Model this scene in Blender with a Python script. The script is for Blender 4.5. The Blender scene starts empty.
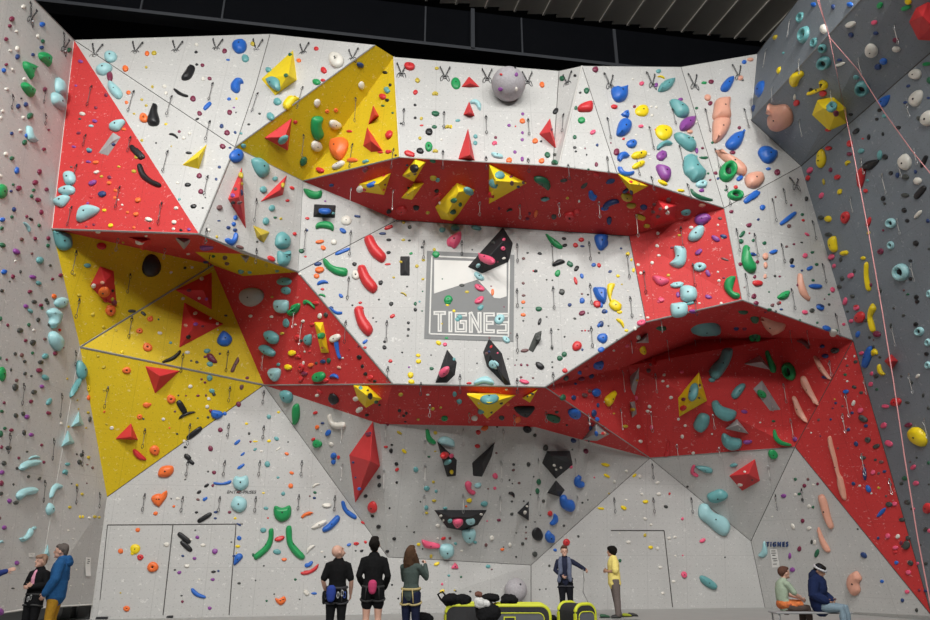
import bpy, math, random
from mathutils import Vector, Matrix
from mathutils.bvhtree import BVHTree
from mathutils.geometry import tessellate_polygon
random.seed(7)
S = bpy.context.scene
COL = S.collection
# ------------------------------------------------------------------ camera
F = 680.0; TH = math.radians(19.6); ST, CT = math.sin(TH), math.cos(TH)
CAM = Vector((0, 0, 1.6))
def ray(px, py):
    u = (px-465)/F; v = (310-py)/F
    return Vector((u, CT-v*ST, ST+v*CT))
def at(px, py, Y):
    d = ray(px, py); return CAM + d*(Y/d.y)
def floor_at(px, py, z=0.0):
    d = ray(px, py); return CAM + d*((z-1.6)/d.z)
def on_plane(px, py, P, N):
    d = ray(px, py); return CAM + d*((P-CAM).dot(N)/d.dot(N))
cd = bpy.data.cameras.new('camera'); cam = bpy.data.objects.new('camera', cd); COL.objects.link(cam)
cam.location = CAM; cam.rotation_euler = (math.pi/2+TH, 0, 0)
cd.sensor_width = 36; cd.lens = F/930*36; cd.clip_end = 200
S.camera = cam
S.view_settings.view_transform = 'Standard'; S.view_settings.look = 'None'
S.view_settings.gamma = 1; S.view_settings.use_curve_mapping = False
S.view_settings.exposure = -1.27
# ------------------------------------------------------------------ materials
def _mat(name):
    m = bpy.data.materials.new(name); m.use_nodes = True
    nt = m.node_tree; b = nt.nodes['Principled BSDF']; return m, nt, b
def plain(name, col, rough=.5, metal=0, var=.12, scale=14, bump=0.0, spec=.5):
    m, nt, b = _mat(name)
    N = nt.nodes; L = nt.links
    tc = N.new('ShaderNodeTexCoord'); no = N.new('ShaderNodeTexNoise'); no.inputs['Scale'].default_value = scale
    no.inputs['Detail'].default_value = 3
    L.new(tc.outputs['Object'], no.inputs['Vector'])
    mx = N.new('ShaderNodeMix'); mx.data_type = 'RGBA'
    mx.inputs['A'].default_value = tuple(c*(1-var) for c in col)+(1,)
    mx.inputs['B'].default_value = tuple(min(1, c*(1+var)+var*.02) for c in col)+(1,)
    L.new(no.outputs['Fac'], mx.inputs['Factor']); L.new(mx.outputs['Result'], b.inputs['Base Color'])
    b.inputs['Roughness'].default_value = rough; b.inputs['Metallic'].default_value = metal
    b.inputs['Specular IOR Level'].default_value = spec
    if bump:
        bp = N.new('ShaderNodeBump'); bp.inputs['Strength'].default_value = bump; bp.inputs['Distance'].default_value = .02
        L.new(no.outputs['Fac'], bp.inputs['Height']); L.new(bp.outputs['Normal'], b.inputs['Normal'])
    return m
def panel_mat(name, col, chalk, chalkcol, dots=.35, rough=.65, mott=.10):
    m, nt, b = _mat(name); N = nt.nodes; L = nt.links
    uv = N.new('ShaderNodeUVMap')
    def math_(op, a, bb=None):
        n = N.new('ShaderNodeMath'); n.operation = op
        for i, x in enumerate((a, bb)):
            if x is None: continue
            if isinstance(x, (int, float)): n.inputs[i].default_value = x
            else: L.new(x, n.inputs[i])
        return n.outputs[0]
    def noise(scale, detail=4, sx=1, sy=1, rot=0, dist=0):
        mp = N.new('ShaderNodeMapping'); mp.inputs['Scale'].default_value = (sx, sy, 1); mp.inputs['Rotation'].default_value = (0, 0, rot)
        L.new(uv.outputs[0], mp.inputs['Vector'])
        n = N.new('ShaderNodeTexNoise'); n.inputs['Scale'].default_value = scale; n.inputs['Detail'].default_value = detail
        n.inputs['Distortion'].default_value = dist
        L.new(mp.outputs[0], n.inputs['Vector']); return n.outputs['Fac']
    def mix(fac, a, bcol):
        n = N.new('ShaderNodeMix'); n.data_type = 'RGBA'
        L.new(fac, n.inputs['Factor'])
        for k, x in (('A', a), ('B', bcol)):
            if isinstance(x, tuple): n.inputs[k].default_value = x+(1,)
            else: L.new(x, n.inputs[k])
        return n.outputs['Result']
    base = mix(noise(.9, 5), tuple(c*(1-mott) for c in col), tuple(c*(1+mott) for c in col))
    sp = noise(30, 3)
    base = mix(math_('MULTIPLY', math_('GREATER_THAN', sp, .60), .25), base, tuple(c*.6 for c in col))
    # chalk scuffs
    c1 = math_('GREATER_THAN', noise(5.5, 3, 1, 1.6, .6, 1.5), .655)
    c2 = math_('GREATER_THAN', noise(14, 2, 1, .6, -.5, .8), .50)
    cm = math_('MULTIPLY', math_('MULTIPLY', c1, c2), chalk)
    base = mix(cm, base, chalkcol)
    c3 = math_('MULTIPLY', math_('GREATER_THAN', noise(9, 2, 1, 1, 1.1, .5), .70), chalk*.9)
    base = mix(c3, base, chalkcol)
    # bolt hole grid
    sx = N.new('ShaderNodeSeparateXYZ'); L.new(uv.outputs[0], sx.inputs[0])
    fx = math_('SUBTRACT', math_('FRACT', math_('DIVIDE', sx.outputs[0], .21)), .5)
    fy = math_('SUBTRACT', math_('FRACT', math_('DIVIDE', sx.outputs[1], .21)), .5)
    dd = math_('ADD', math_('MULTIPLY', fx, fx), math_('MULTIPLY', fy, fy))
    base = mix(math_('MULTIPLY', math_('LESS_THAN', dd, .0052), dots), base, (.03, .03, .03))
    # board joints
    jx = math_('ABSOLUTE', math_('SUBTRACT', math_('FRACT', math_('DIVIDE', sx.outputs[0], 1.26)), .5))
    jy = math_('ABSOLUTE', math_('SUBTRACT', math_('FRACT', math_('DIVIDE', sx.outputs[1], 2.1)), .5))
    jj = math_('MAXIMUM', math_('GREATER_THAN', jx, .4935), math_('GREATER_THAN', jy, .497))
    base = mix(math_('MULTIPLY', jj, .22), base, tuple(c*.35 for c in col))
    L.new(base, b.inputs['Base Color']); b.inputs['Roughness'].default_value = rough
    b.inputs['Specular IOR Level'].default_value = .3
    bp = N.new('ShaderNodeBump'); bp.inputs['Strength'].default_value = .25; bp.inputs['Distance'].default_value = .01
    L.new(sp, bp.inputs['Height']); L.new(bp.outputs['Normal'], b.inputs['Normal'])
    return m
PM = {
 'grey': panel_mat('pale grey panel', (.53, .525, .51), .55, (.76, .75, .72), .22),
 'red': panel_mat('red panel', (.60, .045, .045), .5, (.72, .38, .36), .22),
 'yellow': panel_mat('yellow panel', (.66, .47, .012), .4, (.85, .75, .35), .22),
 'slate': panel_mat('slate grey panel', (.215, .242, .272), .5, (.38, .40, .42), .2),
}
HC = {'W': (.74, .71, .64), 'G': (.015, .30, .09), 'g': (.02, .13, .065), 'B': (.02, .13, .52), 'b': (.02, .05, .17),
 'T': (.36, .63, .66), 't': (.13, .36, .37), 'P': (.25, .06, .30), 'M': (.19, .022, .06), 'm': (.17, .08, .08),
 'R': (.62, .03, .035), 'K': (.010, .010, .012), 'k': (.055, .06, .055), 'O': (.86, .17, .035), 'Y': (.86, .64, .01),
 'y': (.55, .42, .04), 'S': (.72, .36, .26), 'p': (.78, .10, .20), 'w': (.36, .36, .36)}
CN = {'W': 'cream', 'G': 'green', 'g': 'dark green', 'B': 'blue', 'b': 'navy blue', 'T': 'pale blue', 't': 'teal', 'P': 'purple',
 'M': 'maroon', 'm': 'brown', 'R': 'red', 'K': 'black', 'k': 'dark grey', 'O': 'orange', 'Y': 'yellow', 'y': 'mustard', 'S': 'flesh toned', 'p': 'pink', 'w': 'grey'}
HM = {k: plain(CN[k]+' resin', c, .42, 0, .10, 9, .15) for k, c in HC.items()}
VM = {k: plain(CN[k]+' volume coat', tuple(x*(1.0 if k != 'K' else 1.3) for x in HC[k]), .6, 0, .08, 5, .2) for k in 'RYKkyWTw'}
STEEL = plain('brushed steel', (.42, .42, .42), .35, .8, .1)
DARKMET = plain('dark metal', (.05, .05, .055), .45, .5, .1)
PALE = plain('pale webbing', (.55, .53, .5), .8, 0, .1)
DARKWEB = plain('dark webbing', (.11, .11, .11), .8, 0, .2)
# ------------------------------------------------------------------ object helpers
def tag(o, label=None, cat=None, group=None, kind=None):
    for k, v in (('label', label), ('category', cat), ('group', group), ('kind', kind)):
        if v: o[k] = v
    return o
def mesh_data(name, vs, fs, mats, smooth=False, mi=None, uvs=None):
    me = bpy.data.meshes.new(name); me.from_pydata([tuple(v) for v in vs], [], fs)
    for m in (mats if isinstance(mats, (list, tuple)) else [mats]): me.materials.append(m)
    if smooth is True: me.polygons.foreach_set('use_smooth', [True]*len(me.polygons))
    elif isinstance(smooth, list): me.polygons.foreach_set('use_smooth', smooth)
    if mi: me.polygons.foreach_set('material_index', mi)
    if uvs:
        ul = me.uv_layers.new(name='UVMap')
        for l in me.loops: ul.data[l.index].uv = uvs[l.vertex_index]
    me.update(); return me
def link(name, me, loc=(0, 0, 0), parent=None):
    o = bpy.data.objects.new(name, me); COL.objects.link(o)
    o.location = loc
    if parent: o.parent = parent
    return o
def empty(name, loc, rz=0):
    o = bpy.data.objects.new(name, None); COL.objects.link(o); o.location = loc; o.rotation_euler = (0, 0, rz)
    o.empty_display_size = .1; return o
def box(cx, cy, cz, sx, sy, sz):
    v = [Vector((cx+a*sx/2, cy+b*sy/2, cz+c*sz/2)) for a in (-1, 1) for b in (-1, 1) for c in (-1, 1)]
    return v, [(0, 1, 3, 2), (4, 6, 7, 5), (0, 4, 5, 1), (2, 3, 7, 6), (0, 2, 6, 4), (1, 5, 7, 3)]
def merge(*parts):
    vs, fs = [], []
    for v, f in parts:
        k = len(vs); vs += v; fs += [tuple(i+k for i in q) for q in f]
    return vs, fs
def tube(pts, r, n=6, closed=False):
    pts = [Vector(p) for p in pts]; vs, fs = [], []; m = len(pts)
    rr = r if isinstance(r, (list, tuple)) else [r]*m
    up = Vector((0, 0, 1))
    for i, p in enumerate(pts):
        a = pts[(i-1) % m] if (closed or i) else p; b = pts[(i+1) % m] if (closed or i < m-1) else p
        t = (b-a).normalized()
        s = t.cross(up)
        if s.length < .05: s = t.cross(Vector((1, 0, 0)))
        s.normalize(); w = s.cross(t)
        for k in range(n):
            an = 2*math.pi*k/n; vs.append(p + (s*math.cos(an)+w*math.sin(an))*rr[i])
    for i in range(m if closed else m-1):
        for k in range(n):
            a = i*n+k; b = i*n+(k+1) % n; c = ((i+1) % m)*n+(k+1) % n; d = ((i+1) % m)*n+k
            fs.append((a, b, c, d))
    if not closed:
        fs.append(tuple(range(n-1, -1, -1))); fs.append(tuple((m-1)*n+k for k in range(n)))
    return vs, fs
# ------------------------------------------------------------------ wall surfaces
def lplane(px, py):   # left side wall: x = -10 - .1*(z-6.7)
    return on_plane(px, py, Vector((-10, 0, 6.7)), Vector((1, 0, .1)).normalized())
def rplane(px, py):   # right side wall
    return on_plane(px, py, Vector((9.4, 16.5, 11.7)), Vector((1, .05, .195)).normalized())
V = {}
V['A'] = lplane(74, 40); V['H'] = lplane(52, 229); V['VL'] = lplane(80, 347)
V['YB'] = at(107, 497, 19.2); V['LB'] = at(92, 604.5, 18.72)
V['LC'] = lplane(35, 608); V['L0'] = lplane(-60, 622); V['LT'] = lplane(-45, -80)
V['B'] = at(270, 34, 15.9); V['B2'] = at(256, 85, 15.6); V['C'] = at(375, 45, 14.8); V['D'] = at(394, 57, 15.0)
V['E'] = at(235, 147, 15.0); V['G'] = at(199, 234, 15.7); V['I'] = at(303, 181, 16.7); V['J'] = at(400, 157, 14.8)
V['K'] = at(397, 220, 17.0); V['L'] = at(298, 272, 16.8)
V['M'] = at(559, 71, 15.5); V['M2'] = at(553, 165, 15.1); V['N'] = at(582, 66, 15.1); V['O'] = at(559, 166, 15.0); V['P'] = at(617, 173, 15.4)
V['Q'] = at(681, 67, 16.3); V['R'] = at(757, 54, 16.0); V['S'] = at(751, 120, 15.8); V['T'] = rplane(801, 166); V['U'] = at(724, 208, 15.9)
V['VV'] = at(629, 236, 17.3); V['W'] = at(646, 322, 16.9); V['X'] = at(742, 300, 16.0); V['YV'] = rplane(853, 340); V['Z'] = rplane(932, 616)
V['SJ'] = at(195, 252, 16.9); V['SK'] = at(243, 254, 16.4); V['SL'] = at(243, 276, 17.5); V['SM'] = at(213, 265, 17.8); 
V['BB'] = at(393, 384, 16.8); V['GC'] = at(264, 385, 19.2); V['CC'] = at(545, 387, 16.8)
V['DD'] = at(650, 458, 21.4); V['EE'] = at(380, 424, 18.8); V['FF'] = at(535, 427, 19.1); V['FG'] = at(590, 442, 20.1)
V['HH'] = at(751, 541, 22.2); V['GG'] = at(795, 447, 19.9)
V['MA'] = at(531, 565, 21.5); V['MB'] = at(388, 557, 20.3)
V['b0'] = floor_at(90, 619.5); V['b1'] = floor_at(388, 614); V['b2'] = floor_at(531, 610.5); V['b3'] = floor_at(765, 607.5)
V['b4'] = Vector((11.9, 17.6, 0))
V['K0'] = V['CC'].lerp(V['W'], .5); V['R1'] = at(628, 366, 19.4); V['R2'] = at(700, 340, 19.9); V['R3'] = at(780, 338, 19.3)
V['TR'] = rplane(930, 50); V['TR2'] = rplane(1010, -17)
V['SX'] = at(861, 0, 11.3); V['SX2'] = at(941, -88, 9.0); V['RX'] = at(799, 0, 14.0); V['RX2'] = at(865, -88, 11.0)
V['RB'] = rplane(1080, 760)
def snap(ks, a, b, c):
    n = (V[b]-V[a]).cross(V[c]-V[a]).normalized()
    for k in ks.split():
        d = V[k]-CAM; V[k] = CAM+d*((V[a]-CAM).dot(n)/d.dot(n))
snap('VV W L', 'K', 'BB', 'CC')
snap('G', 'E', 'I', 'L'); snap('B2', 'A', 'E', 'B'); snap('D', 'E', 'C', 'I'); snap('O P', 'J', 'K', 'VV'); snap('M2', 'D', 'J', 'M')
snap('N', 'Q', 'U', 'P'); snap('R S', 'Q', 'U', 'T'); snap('X', 'U', 'T', 'YV'); snap('SM SL', 'GC', 'BB', 'L')
snap('YB MB', 'b0', 'b1', 'GC'); snap('MA', 'b2', 'b3', 'DD'); snap('HH', 'b2', 'b3', 'DD')
snap('EE', 'FF', 'MA', 'MB'); V['b4'] = floor_at(1010, 640)
snap('b4', 'b3', 'HH', 'Z'); snap('GG', 'b3', 'HH', 'Z'); V['b4'].z = 0
FAC = [
 ('back', 'red', 'A H G', 'bright red triangle panel'),
 ('back', 'grey', 'A E G', 'upper left grey panel'), ('back', 'grey', 'A B B2 E', 'upper left grey panel'), ('back', 'grey', 'B C E B2', 'top left grey panel'),
 ('back', 'yellow', 'E C D I', 'mustard sloping panel'), ('back', 'yellow', 'D J I', 'bright yellow panel'),
 ('back', 'grey', 'E I L G', 'grey panel below the mustard slope'), ('back', 'grey', 'I K L', 'grey triangle panel'),
 ('back', 'red', 'I J K', 'dark red band'), ('back', 'red', 'J O P VV K', 'dark red band'), ('back', 'red', 'P U VV', 'dark red band'),
 ('back', 'grey', 'D M M2 J', 'top centre grey panel'), ('back', 'grey', 'M N O M2', 'top centre grey panel'), ('back', 'grey', 'N P O', 'top right grey panel'),
 ('back', 'grey', 'N Q U P', 'top right grey panel'), ('back', 'grey', 'Q R S T U', 'far right grey panel'),
 ('back', 'grey', 'U T YV X', 'right grey slope'), ('back', 'red', 'U X W VV', 'right red panel'),
 ('back', 'grey', 'K VV W CC BB L', 'central grey panel'),
 ('back', 'red', 'H G SK SJ', 'left roof edge'), ('back', 'red', 'H SJ SM', 'left roof edge'),
 ('back', 'yellow', 'SJ SK L SL SM', 'yellow strip'), ('back', 'grey', 'G L SK', 'yellow strip'),
 ('back', 'yellow', 'H SM VL', 'upper yellow panel'), ('back', 'yellow', 'VL SM GC', 'middle yellow panel'), ('back', 'yellow', 'VL GC YB', 'lower yellow panel'),
 ('back', 'red', 'SM SL L BB GC', 'dark red slope'),
 ('back', 'red', 'GC BB EE', 'lower red band'), ('back', 'red', 'BB CC FF EE', 'lower red band'), ('back', 'red', 'CC FG FF', 'lower red band'), ('back', 'red', 'CC DD FG', 'lower red band'),
 ('back', 'red', 'CC K0 R1 DD', 'left cave wall'), ('back', 'red', 'K0 W X R2 R1', 'cave roof'), ('back', 'red', 'X YV R3 R2', 'cave roof'),
 ('back', 'red', 'R1 R2 R3 GG DD', 'cave back'), ('back', 'red', 'R3 YV GG', 'right cave wall'), ('back', 'red', 'YV Z GG', 'diagonal red panel'),
 ('back', 'grey', 'GC EE MB', 'central lower grey panel'), ('back', 'grey', 'EE FF MA MB', 'central lower grey panel'), ('back', 'grey', 'FF FG DD MA', 'central lower grey panel'),
 ('back', 'grey', 'YB GC MB b1 b0', 'lower left grey wall'), ('back', 'grey', 'MB MA b2 b1', 'lower centre grey wall'),
 ('back', 'grey', 'MA DD HH b3 b2', 'lower right grey wall'), ('back', 'grey', 'DD GG HH', 'grey overhang'),
 ('back', 'grey', 'HH GG Z b4 b3', 'far lower right grey wall'),
 ('left', 'grey', 'LT A H VL LC L0', 'left side wall'), ('left', 'grey', 'VL YB LB LC', 'left side wall'),
 ('right', 'slate', 'RX2 R S SX2', 'slate side face'), ('right', 'slate', 'SX2 S T TR2', 'dark slate overhang'),
 ('right', 'slate', 'TR2 T YV Z RB', 'slate right wall'),
]
roots = {}
for s in ('back', 'left', 'right'):
    r = empty('wall_'+s, (0, 20 if s == 'back' else 14, 0) if s == 'back' else ((-10 if s == 'left' else 10), 14, 0)); tag(r, kind='structure'); roots[s] = r
BV, BF, BI = [], [], []      # geometry the holds sit on
FN = {}
FACES = []
for s, colr, ids, nm in FAC:
    P = [V[k] for k in ids.split()]
    c = sum(P, Vector())/len(P)
    n = Vector()
    for i in range(len(P)):
        a, b = P[i]-c, P[(i+1) % len(P)]-c; n += a.cross(b)
    n.normalize()
    if n.dot(CAM-c) < 0: P.reverse(); n = -n
    right = Vector((0, 0, 1)).cross(-n)
    if right.length < .05: right = Vector((1, 0, 0))
    right.normalize()
    if right.x < 0: right = -right
    up = n.cross(right).normalized()
    if up.z < 0: up = -up
    tri = [t for t in tessellate_polygon([P])] if len(P) > 3 else [(0, 1, 2)]
    tri = [t if (P[t[1]]-P[t[0]]).cross(P[t[2]]-P[t[0]]).dot(n) > 0 else (t[0], t[2], t[1]) for t in tri]
    uvs = [((p).dot(right), (p).dot(up)) for p in P]
    r = roots[s]
    # front skin plus a 9 cm thick board edge behind it
    back = [p - n*.09 + (c-p).normalized()*.2 for p in P]; m = len(P)
    vs = [p-r.location for p in P+back]
    fs = list(tri)+[(t[2]+m, t[1]+m, t[0]+m) for t in tri]+[(i, i+m, (i+1) % m+m, (i+1) % m) for i in range(m)]
    me = mesh_data('panel', vs, fs, PM[colr], uvs=uvs+uvs)
    o = link({'red': 'red_panel', 'grey': 'grey_panel', 'yellow': 'yellow_panel', 'slate': 'slate_panel'}[colr], me, parent=r)
    k = len(BV); BV += P
    for t in tri:
        BF.append(tuple(i+k for i in t)); BI.append((nm, n))
def build_bvh(): return BVHTree.FromPolygons(BV, BF)
BVH = build_bvh()
def cast(px, py, bvh=None):
    loc, n, idx, d = (bvh or BVH).ray_cast(CAM, ray(px, py).normalized(), 80)
    if loc is None: return None
    if n.dot(ray(px, py)) > 0: n = -n
    return loc, n, BI[idx][0]
# creases: thin edging strips
def strip_line(p, q, r, mat, parent, name='edge_strip'):
    vs, fs = tube([p-parent.location, q-parent.location], r, 4)
    return link(name, mesh_data(name, vs, fs, mat), parent=parent)
EDGE_D = plain('dark edge seal', (.07, .065, .06), .6); EDGE_L = plain('pale edge strip', (.62, .61, .58), .5)
EDGE_M = plain('grey edge strip', (.27, .27, .26), .5)
for ids, r, m in (('A E', 0.011, EDGE_D), ('E C', 0.019, EDGE_M), ('E I', 0.012, EDGE_M), ('E G', 0.022, EDGE_M), ('B B2 E', 0.012, EDGE_D), ('D J', 0.025, EDGE_L), ('N O', 0.025, EDGE_L), ('N P', 0.009, EDGE_D),
        ('I J', 0.022, EDGE_M), ('J O P', 0.019, EDGE_L), ('H G', 0.025, EDGE_M), ('G L', 0.025, EDGE_M), ('P U', 0.019, EDGE_M), ('Q U', 0.009, EDGE_D), ('T U', 0.009, EDGE_D),
        ('M M2', 0.012, EDGE_D), ('VL SM', 0.031, EDGE_M), ('VL GC', 0.028, EDGE_M), ('L BB', 0.022, EDGE_M), ('GC BB', 0.022, EDGE_M), ('BB CC', 0.022, EDGE_M), ('CC W', 0.022, EDGE_M), ('W X', 0.022, EDGE_M),
        ('X YV', 0.019, EDGE_M), ('CC DD', 0.019, EDGE_M), ('DD GG', 0.019, EDGE_M), ('U X', 0.009, EDGE_M), ('YV GG', 0.012, EDGE_D), ('GG Z', 0.012, EDGE_D), ('YV Z', 0.012, EDGE_D), ('MB MA', 0.009, EDGE_D), ('MA DD', 0.009, EDGE_D), ('GC MB', 0.009, EDGE_D),
        ('DD HH', 0.009, EDGE_D), ('GG HH', 0.012, EDGE_D), ('HH b3', 0.012, EDGE_D), ('MA b2', 0.012, EDGE_D), ('YB GC', 0.012, EDGE_D), ('YB b0', 0.012, EDGE_L), ('A H', 0.012, EDGE_L), ('K L', 0.012, EDGE_D), ('I L', 0.009, EDGE_M), ('K VV', 0.012, EDGE_D), ('VV W', 0.012, EDGE_D)):
    q = ids.split()
    for a, b in zip(q, q[1:]): strip_line(V[a], V[b], r, m, roots['back'])
for ids, r, m in (('S T', 0.012, EDGE_D), ('SX2 S', 0.015, EDGE_M), ('T TR2', 0.015, EDGE_D), ('R S', 0.019, EDGE_L), ('RX2 R', 0.019, EDGE_D)):
    a, b = ids.split(); strip_line(V[a], V[b], r, m, roots['right'])
for ids, r, m in (('VL LC', 0.012, EDGE_L), ('LT A', 0.019, EDGE_M), ('LB LC', 0.019, EDGE_L), ('LC L0', 0.019, EDGE_L)):
    a, b = ids.split(); strip_line(V[a], V[b], r, m, roots['left'])
# hatch doors in the lower wall: dark joints
def joint(name, pts, w=.014, mat=EDGE_D):
    r = None; segs = []
    P = [cast(*p) for p in pts]
    for a, b in zip(P, P[1:]):
        segs.append(tube([a[0]+a[1]*.002, b[0]+b[1]*.002], w, 4))
    vs, fs = merge(*segs); o = link(name, mesh_data(name, vs, fs, mat)); tag(o, kind='structure')
joint('trim_1', [(107.5, 525), (173, 524.6), (243, 524)], .014); joint('trim_2', [(173, 524.6), (163, 615)]); joint('trim_3', [(236, 524.3), (229, 615)]); joint('trim_4', [(611, 530.5), (664, 530.5), (672.5, 607)], .016)
joint('trim_5', [(107.5, 525), (100, 600)], .012)
# ------------------------------------------------------------------ hall shell
FLM = plain('grey matting', (.36, .358, .345), .7, 0, .08, 1.5, .1)
DRK = plain('added unseen dark floor', (.07, .07, .072), .7, 0, .08, 1.5, .1)  # unseen floor away from the wall, made dark to cut bounced light
vs, fs = merge(box(0, 20.5, -.06, 60, 19, .12), box(0, -4.5, -.06, 60, 31, .12))
tag(link('floor', mesh_data('floor', vs, fs, [FLM, DRK], False, [0]*6+[1]*6)), kind='structure')
BLK = plain('black cladding', (.0015, .0016, .002), .9, 0, .1, 1, 0, .05)
NAVY = plain('dark navy cladding', (.0012, .0018, .0035), .8, 0, .1, 1, 0, .1)
BEAM = plain('painted steel beam', (.05, .054, .062), .6, 0, .1, 2, 0, .2)
vs, fs = box(0, 27, 17, 70, .3, 34.4)
tag(link('wall_rear', mesh_data('wall_rear', vs, fs, BLK)), kind='structure')
gd = Vector((13.6, 2.2, 0)).normalized()
g0 = Vector((-3.6, 16.9, 0)); gl = g0 - gd*22; gr = g0 + gd*26
def gbox(t0, t1, off0, off1, z0, z1):
    nrm = Vector((-gd.y, gd.x, 0))
    v = [g0+gd*t+nrm*o+Vector((0, 0, z)) for t in (t0, t1) for o in (off0, off1) for z in (z0, z1)]
    return v, [(0, 1, 3, 2), (4, 6, 7, 5), (0, 4, 5, 1), (2, 3, 7, 6), (0, 2, 6, 4), (1, 5, 7, 3)]
tag(link('trim_6', mesh_data('girder web', *gbox(-22, 24, 0, .12, 16.6, 18.1), NAVY)), kind='structure')
def gt(px):
    d = ray(px, 40); nn = Vector((-gd.y, gd.x, 0)); p = CAM+d*((g0-CAM).dot(nn)/d.dot(nn)); return (p-g0).dot(gd)
gv = merge(gbox(-22, 24, -.16, .3, 16.45, 16.56), *[gbox(gt(x), gt(x)+w_, -.05, .02, 16.56, 18.05) for x, w_ in ((134, .05), (218, .05), (424, .05), (521, .05), (613, .10))], gbox(gt(470), gt(470)+.12, -.2, 0, 16.5, 18.05))
tag(link('trim_7', mesh_data('girder flange', *gv, BEAM)), kind='structure')
DECK = plain('ribbed steel deck', (.50, .47, .42), .85, 0, .1, 1, 0, .2)
# ribbed roof deck in front of the girder
rd = Vector((-.28, 1, 0)).normalized(); parts = []
for i in range(-2, 34):
    p0 = Vector((-14+i*1.0, 18.0, 18.12))
    t = -24
    a = p0; b = p0+rd*t
    tt = ((g0-a).cross(gd)).z/(rd.cross(gd)).z
    a2 = a+rd*tt
    for (o, w, z0, z1) in ((0, 1.0, 18.28, 18.34), (.5, .07, 18.22, 18.28)):
        v = []
        for q in (a2, b):
            for dx in (o, o+w):
                for z in (z0, z1): v.append(Vector((q.x+dx, q.y, z)))
        parts.append((v, [(0, 1, 3, 2), (4, 6, 7, 5), (0, 4, 5, 1), (2, 3, 7, 6), (0, 2, 6, 4), (1, 5, 7, 3)]))
tag(link('ceiling', mesh_data('ceiling', *merge(*parts), DECK)), kind='structure')
# support posts in the gap under the left wall
for i, (px, w) in enumerate(((67, .22), (84, .3))):
    p = at(px, 612, 19.1)
    vs, fs = box(p.x, 19.2, .17, w, .25, .34)
    tag(link('trim_%d' % (8+i), mesh_data('post', vs, fs, PM['grey'])), kind='structure')
# ------------------------------------------------------------------ light
w = bpy.data.worlds.new('hall'); S.world = w; w.use_nodes = True
bg = w.node_tree.nodes['Background']; bg.inputs[0].default_value = (.80, .90, 1, 1); bg.inputs[1].default_value = .025
def area(name, loc, tgt, sx, sy, e, col=(1, .99, .965)):
    l = bpy.data.lights.new(name, 'AREA'); l.shape = 'RECTANGLE'; l.size = sx; l.size_y = sy; l.energy = e; l.color = col
    o = bpy.data.objects.new(name, l); COL.objects.link(o); o.location = loc
    o.rotation_euler = (Vector(tgt)-Vector(loc)).to_track_quat('-Z', 'Y').to_euler(); return o
for (x, y, z, e) in ((9.5, 1, 17.2, 2.3), (-9, 1, 17.2, 2.3), (-7, -7, 17.4, 1.2), (0, -7, 17.4, .8), (8, -7, 17.4, 1.4), (-6, -12, 17.4, 3.6), (0, -12, 17.4, 3.2), (6, -12, 17.4, 3.8)):
    area('ceiling_and_fill_light', (x, y, z), (x if abs(y-1) > .1 else -x*.6, 18, 6.0), 1.4, .9, 640*e)  # the pair nearest the wall is added fill, aimed across at the side walls
for (x, e) in ((-7.5, .95), (-2.5, .5), (2.5, .5), (7.8, 1.1)):
    o = area('added_beam_light', (x, 3.5, 17.4), (x*1.1, 21, .5), 1.2, .8, 640*1.0*e); o.data.spread = math.radians(85)  # beams added to brighten the lower wall while overhangs stay dark
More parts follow.
